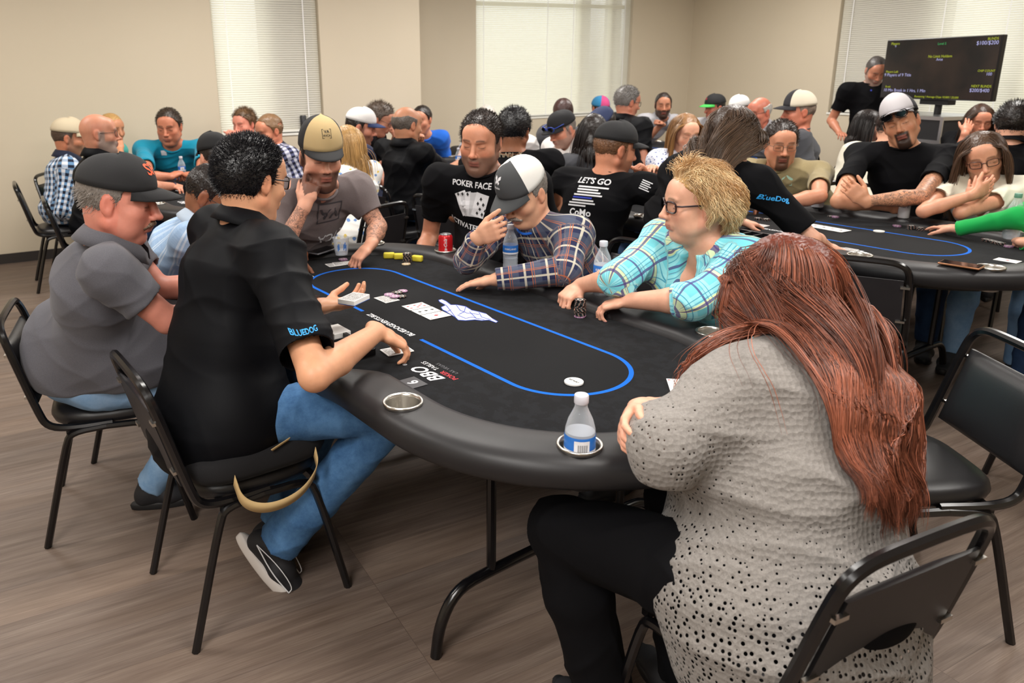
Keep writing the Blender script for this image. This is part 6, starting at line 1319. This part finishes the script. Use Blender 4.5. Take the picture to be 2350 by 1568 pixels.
M_ALU = mat('aluminium', '#c4c4c6', .3, 1)
def can(loc, label, c, sc=1., top=None, text=None, tc=None, slim=False):
    r_ = thing('drink_can', label, 'can', tuple(loc), 0); R_ = (.0285 if slim else .033) * sc; h = (.145 if slim else .122) * sc
    autosmooth(MB().lathe([(.0001, .003), (R_ * .72, 0), (R_, .010), (R_, h - .012), (R_ * .82, h - .002)], n=32, mats=[0, 0, 1, 1, 0][:4]).build('can_body', [M_ALU, mat('can_' + c, c, .3, .2)], r_)); autosmooth(MB().lathe([(R_ * .82, h - .002), (R_ * .82, h), (R_ * .76, h - .001), (R_ * .74, h - .006), (.0001, h - .006)], n=32).build('can_lid', top or M_ALU, r_))
    ang = math.atan2(-loc[1], -loc[0])
    if text:
        o = text_obj('lettering', text, .020 * sc, tc or M_INKW, r_, bold=True, shear=.3); V = to_arr(o.data); V = np.stack([V[:, 1] * -1, V[:, 0]], 1) if not slim else V; a = ang + V[:, 0] / R_; zz = h * .5 + V[:, 1]; o.data.vertices.foreach_set('co', np.stack([(R_ + .0006) * np.cos(a), (R_ + .0006) * np.sin(a), zz], 1).astype(np.float32).ravel())
    return r_
can(at_cup(-.70, .518, z=.752), 'red and white soda can standing in the far rail cup holder', '#c0161e', text='Coca-Cola'); can(PX(1875, 478, .79), 'silver can on the rail beside the khaki tee', '#b9bbc0', text='SKY', tc=M_INKK)
can(PX(2072, 503, .785), 'tall slim white can with red top in front of the tattooed forearm', '#dcdadb', top=mat('can_red', '#b5332f', .4), text='hard', tc=M_INKG, slim=True)
cp = thing('plastic_cup', 'clear plastic cup with blue print on the far rail before the tan cap man', 'cup', tuple(PX(784, 584, .792)), 0)
autosmooth(MB().lathe([(.0001, .001), (.028, 0), (.031, .02), (.037, .078), (.039, .080), (.037, .079), (.030, .02), (.0265, .003), (.0001, .003)], n=32).build('cup_shell', M_PET, cp)); autosmooth(MB().lathe([(.0001, .004), (.026, .004), (.0295, .022), (.0001, .022)], n=28).build('drink', M_WATER, cp))
m = MB(); ang = math.atan2(-PX(784, 584, .79)[1], -PX(784, 584, .79)[0])
for j, dz in ((-.5, 0), (-.35, .006), (.3, .004), (.45, .012), (.6, .0)): m.add([((.0322 + .003 * (z - .02) / .03) * 1.02 * math.cos(ang + j + q_), (.0322 + .003 * (z - .02) / .03) * 1.02 * math.sin(ang + j + q_), z) for z in (.022 + dz, .050 + dz) for q_ in (0, .12)], [(0, 1, 3, 2)])
m.build('cup_print', M_LBL, cp)
def phone(loc, xd, label, tint='#16171a', edge='#8f9095'):
    r_ = placed('smartphone', label, 'phone', loc, xd); autosmooth(MB().rbox((0, 0, .004), (.148, .072, .008), .0035).build('phone_body', mat('phone_edge_' + edge, edge, .3, .6), r_)); MB().rbox((0, 0, .0083), (.140, .066, .0008), .0003, seg=1).build('phone_screen', mat('phone_glass', tint, .08), r_); return r_
phone(PX(740, 577, .797), TV * .7 + TU * -.3, 'phone lying face up on the far rail beside the plastic cup'); phone(PX(2205, 610, .80), TV * .1 + TU, 'phone in a tan edged case on the near rail of the right hand table', edge='#b07a58')
# ---------------------------------------------------------------- right hand table
for i in range(6):
    p = PX(1832 + i * 19.5, 512 + i * 3.6, .763); card(p, TV + TU * .1, .7632 + i * .0004, face=[(0, 0)], suit='c' if i % 2 else 'd', rank='9', label='white playing card in the row fanned out on the right hand table', group='fanned cards on the right hand table')
card(PX(1945, 574, .763), TV, .7632, label='face down card at the fingertips of the leaning dealer'); card(PX(2312, 598, .763), TU, .7632, face=[(0, 0)], suit='d', rank='J', label='orange and white card at the right end of the right hand table'); card(PX(1742, 517, .763), TU, .7632, label='card with yellow edge beside the leaning dealer')
db2 = placed('dealer_button', 'white dealer button on the right hand table by its blue line', 'dealer button', PX(2017, 532, .7628), -TU); autosmooth(MB().lathe([(.0001, 0), (.0265, .001), (.0265, .005), (.0001, .006)], n=32).build('disc', mat('button_white', '#e9e8e4', .3), db2))
stack(2090, 526, 'bbbbbb', 'left of the spread fingers, right hand table', 'left stack before the spread fingers'); stack(2112, 529, 'bbbbb', 'nearest the spread fingers, right hand table', 'stack nearest the spread fingers'); stack(2058, 520, 'pp', 'purple pair beyond the button', 'purple pair beyond the button'); stack(1917, 499, 'pp', 'purple pair by the far rail', 'purple pair by the far rail'); stack(1906, 497, 'b', 'beside the purple pair at the far rail', None)
for i in range(5): stack(2262 + i * 9, 553 + i * 2.2, 'bbb', 'in the row before the bottle, right hand table', 'row of small black stacks before the bottle')
stack(2316, 567, 'pp', 'purple, right of the row before the bottle', 'purple pair right of the row'); stack(1758, 506, 'bbb', 'left of the fanned cards', 'stack left of the fanned cards'); stack(1740, 504, 'bbb', 'beside the leaning dealer in black', 'stack beside the leaning dealer')
# dealer tray contents
stack(752, 762, 'pppp', 'in the chip tray', 'purple chips in the tray', z0=.764); sl = placed('card_box', 'white paper card box lying in the chip tray', 'box', PX(772, 768, .765), TU); bevel(MB().box((0, 0, .010), (.09, .062, .02)).build('carton', M_CF, sl), .002, 1)
# ---------------------------------------------------------------- seat cushion with carrying straps
cc_ = T1(-.01, -.765); cu = thing('seat_cushion', 'black plush seat cushion with tan straps under the dealer', 'cushion', tuple(cc_ + [0, 0, .487]), -math.radians(AZV))
V = []; F = []; n = 44
for z, sc_ in [(.0, .90), (.006, .98), (.028, 1.02), (.052, 1.0), (.066, .93), (.070, .75), (.066, .4), (.064, .1)]:
    for j in range(n):
        a = 2 * math.pi * j / n; ce, se_ = math.cos(a), math.sin(a); x = math.copysign(abs(ce) ** .5, ce) * .222 * sc_; y = math.copysign(abs(se_) ** .5, se_) * .215 * sc_; V.append((x, y + .01, z + .012 * abs(x / .22) ** 2 * (z > .04)))
for i in range(7):
    for j in range(n): F.append((i * n + j, i * n + (j + 1) % n, (i + 1) * n + (j + 1) % n, (i + 1) * n + j))
F.append(tuple(range(n))[::-1]); F.append(tuple(7 * n + j for j in range(n))); mesh('cushion_body', V, F, mat('black_plush', '#0c0b0e', .95, bump=.5, bscale=300), cu)
M_STRAP = mat('tan_webbing', '#c2a574', .8, bump=.3, bscale=600)
def ribbon(pts, w_, wdir, parent, name='strap'):
    P = np.array(pts, float)
    for _ in range(3):
        Q = [P[0]]
        for a, b in zip(P[:-1], P[1:]): Q += [a * .75 + b * .25, a * .25 + b * .75]
        Q.append(P[-1]); P = np.array(Q)
    wd_ = np.asarray(wdir, float) * w_ / 2; V = np.concatenate([P - wd_, P + wd_]); k = len(P); o = mesh(name, V, [(i, i + 1, k + i + 1, k + i) for i in range(k - 1)], M_STRAP, parent); s_ = o.modifiers.new('t', 'SOLIDIFY'); s_.thickness = .002; return o
ribbon([(.225, -.10, .02), (.245, -.09, -.05), (.262, -.02, -.085), (.262, .08, -.075), (.245, .15, -.02), (.225, .15, .03)], .036, (.25, .1, .95), cu); ribbon([(.222, .02, .072), (.20, .10, .085), (.16, .17, .080), (.10, .215, .06)], .04, (.6, -.4, .5), cu); ribbon([(-.225, -.12, .03), (-.25, -.16, -.03), (-.255, -.12, -.085), (-.25, -.02, -.07), (-.225, .0, .03)], .036, (0, .3, .95), cu)
# ---------------------------------------------------------------- prints on clothing and caps
def hit(p, x, y):
    d = ray(x, y); h = p['bvh'].ray_cast(Vector((0, 0, CAMH)), Vector(nrm(d))); return None if h[0] is None else np.array(h[0])
def wear_text(p, s_, size, m_, x, y, front=True, rot=0., flip=False, bold=True, xd=None, yd=None, par=None, shear=0):
    o0 = hit(p, x, y)
    if o0 is None: print('no hit for', s_); return
    X = -p['side'] if front else p['side']; Y = p['sp']
    if xd is not None: X, Y = xd, yd
    if rot: a = math.radians(rot); n_ = np.cross(X, Y); X, Y = X * math.cos(a) + Y * math.sin(a), Y * math.cos(a) - X * math.sin(a)
    o = text_obj('print', s_, size, m_, par or p['shirt'], bold=bold, shear=shear); stick(o, o0, X, Y, p['bvh'], p['off'], lift=.0022); return o
def wear_poly(p, polys, m_, x, y, front=True, rot=0., xd=None, yd=None, name='print', lift=.0018):
    o0 = hit(p, x, y)
    if o0 is None: print('no hit poly'); return
    X = -p['side'] if front else p['side']; Y = p['sp']
    if xd is not None: X, Y = xd, yd
    if rot: a = math.radians(rot); X, Y = X * math.cos(a) + Y * math.sin(a), Y * math.cos(a) - X * math.sin(a)
    m = MB()
    for P in polys:
        P = np.array(P, float)
        if len(P) == 4: # subdivide quads so that they follow the cloth
            k = 6; G = [[(1 - u) * ((1 - v) * P[0] + v * P[3]) + u * ((1 - v) * P[1] + v * P[2]) for u in np.linspace(0, 1, k + 1)] for v in np.linspace(0, 1, k + 1)]; Vg, Fg = gridmesh(G); m.add(np.c_[np.array(Vg), np.zeros(len(Vg))], Fg)
        else: m.poly([(a, b, 0) for a, b in P])
    o = m.build(name, m_, p['shirt']); stick(o, o0, X, Y, p['bvh'], p['off'], lift=lift); return o
def rq(x0, y0, x1, y1): return [(x0, y0), (x1, y0), (x1, y1), (x0, y1)]
for k_ in ('P5', 'P4'): pass
wear_text(P5, 'POKER FACE', .036, M_INKW, 1082, 424, rot=-2); wear_text(P5, 'ACTIVATED', .036, M_INKW, 1065, 515, rot=-6)
fan = []
for i, a in enumerate((24, 15, 6, -4, -16)):
    t_ = math.radians(a); c_, s_ = math.cos(t_), math.sin(t_); cx = (i - 2) * .022; fan.append([(cx + c_ * u - s_ * v, c_ * v + s_ * u - .0) for u, v in ((-.032, -.055), (.032, -.055), (.032, .055), (-.032, .055))])
for i, f_ in enumerate(fan): wear_poly(P5, [f_], M_INKW if i % 2 == 0 else mat('ink_pale', '#bdbdc0', .7), 1082, 470, lift=.002 + i * .0006)
def spade(cx, cy, s_): return [(cx, cy + s_), (cx - s_ * .8, cy - .2 * s_), (cx - s_ * .3, cy - .5 * s_), (cx - .2 * s_, cy - s_), (cx + .2 * s_, cy - s_), (cx + s_ * .3, cy - .5 * s_), (cx + s_ * .8, cy - .2 * s_)]
for i, (a_, b_) in enumerate(((.05, .03), (.062, .005), (.045, -.015), (.07, -.025), (.035, .01), (.055, -.04), (.03, -.035), (-.075, .04), (-.05, .045), (-.02, .048))): wear_poly(P5, [spade(a_, b_, .009)], M_INKK, 1082, 470, lift=.0062)
wear_text(P4, 'RVCA', .060, M_INKW, 762, 540, rot=180); 
bx_ = [rq(-.06, -.05, .06, -.044), rq(-.06, .044, .06, .05), rq(-.06, -.05, -.054, .05), rq(.054, -.05, .06, .05)]; wear_poly(P4, bx_, M_INKC, 757, 490, rot=180); wear_text(P4, 'VA', .075, M_INKC, 757, 490, rot=180)
for s_, sz, x_, y_ in (("LET'S GO", .044, 1362, 416), ('CoMo', .050, 1330, 488)): wear_text(PP[15], s_, sz, M_INKW, x_, y_, front=False, rot=0)
for j in range(8): wear_poly(PP[15], [rq(-.085 + .005 * (j % 3), -.004, .075 - .02 * ((j * 5) % 3), .004)], mat('ink_royal', '#2e3fae', .7) if j == 4 else M_INKW, 1362 - j * 4.5, 430 + j * 6.0, front=False)
wear_poly(PP[15], [rq(-.03, j * .011, .025 - .01 * (j % 2), j * .011 + .005) for j in range(5)], M_INKW, 1478, 437, front=False, xd=nrm(np.array([.8, -.3, -.35])), yd=nrm(np.array([.3, .1, .9])))
wear_text(P2, 'BLUEDOG', .015, M_INKB, 700, 762, xd=nrm(np.array([.85, .42, .10])), yd=nrm(np.array([0, -.1, 1.]))); wear_text(P2, 'events', .010, M_INKB, 708, 778, xd=nrm(np.array([.85, .42, .14])), yd=nrm(np.array([0, -.1, 1.])), bold=False)
wear_text(PP[9], 'BlueDog', .030, M_INKB, 1778, 456, xd=nrm(np.array([.9, .3, -.1])), yd=np.array([0, 0, 1.])) if PP[9]['bvh'] else None
wear_poly(PP[39], [rq(-.022, -.02, .022, .02)], M_INKW, 376, 351); wear_poly(PP[10], [[(-.03, -.02), (.03, -.025), (.035, .02), (0, .04), (-.03, .02)]], mat('ink_mint', '#a9cdb9', .7), 1805, 418); wear_text(PP[18], 'HARLEY', .04, mat('ink_sand', '#8f826c', .7), 1172, 356, front=False) ; wear_poly(PP[18], [rq(-.09, -.05, .09, -.035), [(-.10, -.03), (-.05, .01), (0, .02), (.05, .01), (.10, -.03), (.05, -.02), (-.05, -.02)]], mat('ink_sand', '#8f826c', .7), 1180, 352, front=False)
wear_text(PP[31], '\u2022', .05, mat('ink_royal', '#2e3fae', .7), 1999, 208)
def cap_print(p, polys=None, text=None, size=.03, m_=M_INKW, ang=0., z=.085, lift=.0045, name='logo', rot=0):
    """emblem on the front of a cap: wrapped on the dome, ang = degrees from straight ahead"""
    hat, P = p['hat']; V, F = [], []
    if text: o = text_obj(name, text, size, m_, hat, bold=True); V2 = to_arr(o.data)[:, :2]
    else:
        m = MB()
        for q_ in polys: m.poly([(a, b, 0) for a, b in q_])
        o = m.build(name, m_, hat); V2 = to_arr(o.data)[:, :2]
    if rot: a = math.radians(rot); V2 = V2 @ np.array([[math.cos(a), math.sin(a)], [-math.sin(a), math.cos(a)]])
    W = []
    tl = hat.data; bv = BVHTree.FromPolygons([tuple(v.co) for v in tl.vertices], [tuple(f_.vertices) for f_ in tl.polygons])
    Rh = p['Rh']; a0 = math.radians(ang); d0 = Rh @ np.array([math.sin(a0), math.cos(a0), .28]); d0 = nrm(d0); xd = nrm(np.cross(d0, Rh[:, 2])) * -1; yd = np.cross(xd * -1, d0) * -1; yd = nrm(np.cross(d0, xd)) if nrm(np.cross(d0, xd)) @ Rh[:, 2] > 0 else nrm(np.cross(xd, d0)); c0 = p['H'] + Rh @ (np.array([0, -.01, z]) * p['hs']) - p['off']
    X = xd if np.cross(xd, yd) @ d0 > 0 else -xd
    for u_, v_ in V2:
        o1 = c0 + X * u_ + yd * v_ + d0 * .3; h = bv.ray_cast(Vector(o1), Vector(-d0)); W.append(np.array(h[0]) + d0 * lift if h[0] is not None else o1 - d0 * .2)
    o.data.vertices.foreach_set('co', np.array(W, dtype=np.float32).ravel()); o.data.update(); return o
cap_print(P1, text='SF', size=.052, m_=M_INKO, ang=8, z=.082)
_b = .020; cap_print(P4, [rq(-_b, -_b, _b, -_b + .002), rq(-_b, _b - .002, _b, _b), rq(-_b, -_b, -_b + .002, _b), rq(_b - .002, -_b, _b, _b)], m_=M_INKK, ang=-2, z=.090); cap_print(P4, text='VA', size=.018, m_=M_INKK, ang=-2, z=.098); cap_print(P4, text='RVCA', size=.012, m_=M_INKK, ang=-2, z=.082)
cap_print(P6, [[(0, .002), (-.004, .014), (-.016, .020), (-.018, .008), (-.008, .001), (-.014, -.006), (-.008, -.014), (0, -.004)], [(0, .002), (.004, .014), (.016, .020), (.018, .008), (.008, .001), (.014, -.006), (.008, -.014), (0, -.004)]], ang=10, z=.088); cap_print(P6, text='Apulsa', size=.013, ang=10, z=.062)
cap_print(PP[40], text='NY', size=.035, ang=60, z=.08); cap_print(PP[27], text='A', size=.04, m_=M_INKR, ang=5, z=.08)
# sunglasses on two caps
for k_, c_ in ((11, '#141416'), (17, '#2342a8')):
    p = PP[k_]; g_ = glasses(p['H'], p['Rh'], p['hs'], p['hat'][0], p['off'], c=c_, w_=.026, h=.018, th=.003, z=.058, y=.142 if k_ == 11 else .13, round_=.7)
    m = MB(); P_ = lambda a, b, d, p=p: p['H'] + p['Rh'] @ (np.array([a, b, d]) * p['hs'])
    for s_ in (-1, 1): m.poly([P_(s_ * .034 + .024 * math.cos(a), (.143 if k_ == 11 else .131) - .004, .058 + .016 * math.sin(a)) for a in [2 * math.pi * j / 16 for j in range(16)]])
    m.build('dark_lens', mat('dark_lens', '#0b0b0d', .08), g_, off=p['off'])
# glasses pushed up on hair
p = PP[41]; glasses(p['H'], p['Rh'], p['hs'], p['root'], p['off'], c='#3a302a', z=.085, y=.075, th=.0016)
# watches, bracelet, ring
def band(p, k, c, w_=.016, r=.031, back=.035, face=None):
    S, E, W = p['arm'][k][:3]; u = nrm(W - E); s_ = nrm(np.cross(u, [0, 0, 1.])); v_ = np.cross(s_, u); R_ = np.stack([s_, v_, u], 1); M_ = mat('band_' + c, c, .4, .3 if c in ('#b9bbc0', '#c59a3c') else 0); m = MB(); m.lathe([(r, -w_ / 2), (r + .003, -w_ / 2), (r + .0035, 0), (r + .003, w_ / 2), (r, w_ / 2)], W - u * back, 28, R=R_)
    o = autosmooth(m.build('wristwatch' if face else 'bracelet', M_, p['root'], off=p['off']))
    if face: MB().rbox(W - u * back + v_ * (r + .004), (.030, .008, .034), .003, R=R_).build('watch_case', mat('watch_face', face, .15), o, off=p['off'])
band(P2, 'L', '#1d2340', .024, .029, .04, '#15161c'); band(P3, 'R', '#b9bbc0', .010, .031, .02); band(PP[37], 'R', '#2a2f4a', .018, .030, .03, '#2c3a66')
Ps = P2['shoes']['R'][2]
for sg in (-1, 1):
    m = MB(); m.tube([Ps(sg * .044, .125, -.058), Ps(sg * .048, .05, -.052), Ps(sg * .043, -.04, -.028)], .0022, 5, smooth=2); m.tube([Ps(sg * .043, -.04, -.028), Ps(sg * .046, .04, -.020), Ps(sg * .040, .12, -.038), Ps(sg * .044, .125, -.058)], .0018, 5, smooth=2); m.build('shoe_stripe', M_INKW, P2['shoes']['R'][0], True, off=P2['off'])
# ---------------------------------------------------------------- television, stand and cases at the far right
tL, tR = atZ(2036, 92, 7.15), atZ(2303, 74, 6.12); bL = atZ(2038, 226, 7.15); xd = tR - tL; xd[2] = 0; wdt = np.linalg.norm(xd); xd = nrm(xd); hgt = tL[2] - bL[2]; cen = (tL + tR) / 2; cen[2] = (tL[2] + bL[2]) / 2
tv = thing('television', 'large flat television with black screen and small lettering at far right', 'television', (cen[0], cen[1], 0), math.atan2(xd[1], xd[0])); zc_ = cen[2]
bevel(MB().box((0, .03, zc_), (wdt, .05, hgt)).build('tv_housing', mat('tv_plastic', '#0b0b0d', .3), tv), .006)
def scr_mat():
    k = NT('tv_screen'); f = k.noise(k.coord(), 2.2, 3); k.base((.004, .004, .005, 1), .2); k.set(k.p, 'Emission Color', k.ramp(f, [(.42, (.002, .002, .003, 1)), (.7, (.03, .017, .012, 1))])); k.p.inputs['Emission Strength'].default_value = 1.; return k.m
sc_ = MB().box((0, .003, zc_), (wdt - .02, .002, hgt - .02)).build('tv_screen', scr_mat(), tv)
EY, EW, EG = emis('screen_yellow', '#b9c41e', .9), emis('screen_white', '#b9b8ea', .9), emis('screen_green', '#2fae5a', .9)
for s_, x_, y_, sz, mm in (('Players', -.42, .43, .034, EY), ('9', -.415, .385, .030, EW), ('Level 5', .02, .40, .030, EG), ('BLINDS', .44, .445, .030, EY), ('$100/$200', .40, .385, .046, EW), ('No Limit Holdem', .02, .20, .034, EY), ('Ante', .02, .15, .034, EW), ('Players Left', -.415, -.045, .030, EY), ('9 Players of 9 Title', -.355, -.10, .040, EW), ('CHIP COUNT', .43, -.035, .026, EY), ('100', .455, -.085, .036, EW), ('Break', -.435, -.30, .026, EY), ('10 Min Break in 1 Hrs, 1 Min', -.27, -.36, .040, EW), ('NEXT BLINDS', .41, -.27, .030, EY), ('$200/$400', .40, -.335, .042, EW), ('Remaining / Average Chips 10,000 / 20,000', .04, -.455, .026, EY)):
    o = text_obj('screen_lettering', s_, sz * hgt / .55, mm, sc_); V = to_arr(o.data); V = np.stack([V[:, 0] + x_ * wdt * .98, np.full(len(V), .001), zc_ + V[:, 1] + y_ * hgt], 1); o.data.vertices.foreach_set('co', V.astype(np.float32).ravel())
m = MB(); m.box((-.16, -.16, 1.21), (.22, .02, .13)); m.box((.0, .08, zc_ - .1), (.3, .04, .3)); m.tube([(0, .10, zc_), (0, .10, .95)], .03, 10); m.box((0, .08, zc_ - hgt / 2 - .02), (.28, .09, .05)); m.build('tv_stand', M_BLACK, tv)
M_CASE = mat('case_black', '#1b1a1d', .6, nscale=20, namt=.2)
def flight_case(loc, size, rz, label):
    r_ = thing('flight_case', label, 'equipment case', tuple(loc), rz, None); w_, d_, h_ = size; MB().box((0, 0, h_ / 2), (w_ - .01, d_ - .01, h_ - .01)).build('case_body', M_CASE, r_)
    for z in (.01, h_ * .5, h_ - .01): MB().box((0, 0, z), (w_ + .004, d_ + .004, .03)).build('metal_edge', M_ALU, r_)
    for sx in (-1, 1): MB().box((sx * (w_ / 2 - .01), -d_ / 2, h_ / 2), (.026, .012, h_)).build('metal_edge', M_ALU, r_)
    for sx in (-1, 1): MB().tube([(sx * .07 - .05, -d_ / 2 - .01, h_ * .27), (sx * .07 - .05, -d_ / 2 - .03, h_ * .27), (sx * .07 + .05, -d_ / 2 - .03, h_ * .27), (sx * .07 + .05, -d_ / 2 - .01, h_ * .27)], .006, 6).build('handle', M_BLACK, r_)
    return r_
cz = cen[:2]; _rz = math.atan2(xd[1], xd[0])
flight_case((cz[0] + .06, cz[1] + .10, .0), (.78, .55, .72), _rz, 'black equipment case with silver edges standing on the floor below the television'); flight_case((cz[0] + .06, cz[1] + .10, .72), (.78, .55, .42), _rz, 'upper black equipment case with silver edges carrying the television')
# drink can on the window ledge
can(sn(2.43, NA + .035, 1.013), 'dark tall can standing on the ledge of the left window', '#26262b', sc=1.15, slim=True)
# black camera bag and gear on the far side between tables
gb = thing('equipment_bag', 'black bag with handles on a low stand left of the middle window wall', 'bag', tuple(sn(4.35, 7.3, 0)), LROT[2]); autosmooth(MB().rbox((0, 0, .62), (.75, .35, .36), .06).build('bag_body', M_CASE, gb), 50)
for sx in (-1, 1): MB().tube([(-.18, sx * .1, .79), (-.15, sx * .1, .88), (.15, sx * .1, .88), (.18, sx * .1, .79)], .01, 8, smooth=2).build('handle', M_BLACK, gb)
m = MB()
for sx in (-1, 1):
    for sy in (-1, 1): m = MB(); m.tube([(sx * .3, sy * .13, .0), (sx * .3, sy * .13, .45)], .015, 6); m.build('leg', M_TUBE, gb)
# ---------------------------------------------------------------- chairs nobody sits on, at the other tables
for i, s, t, az_, lab in ((4, .95, -1.0, AZV - 10, 'empty black chair between the balding dealer and the broad man'), (2, 1.52, -.45, AZV - 60, 'black chair back standing at the right edge of the picture')): tchair(i, s, t, az_, lab)
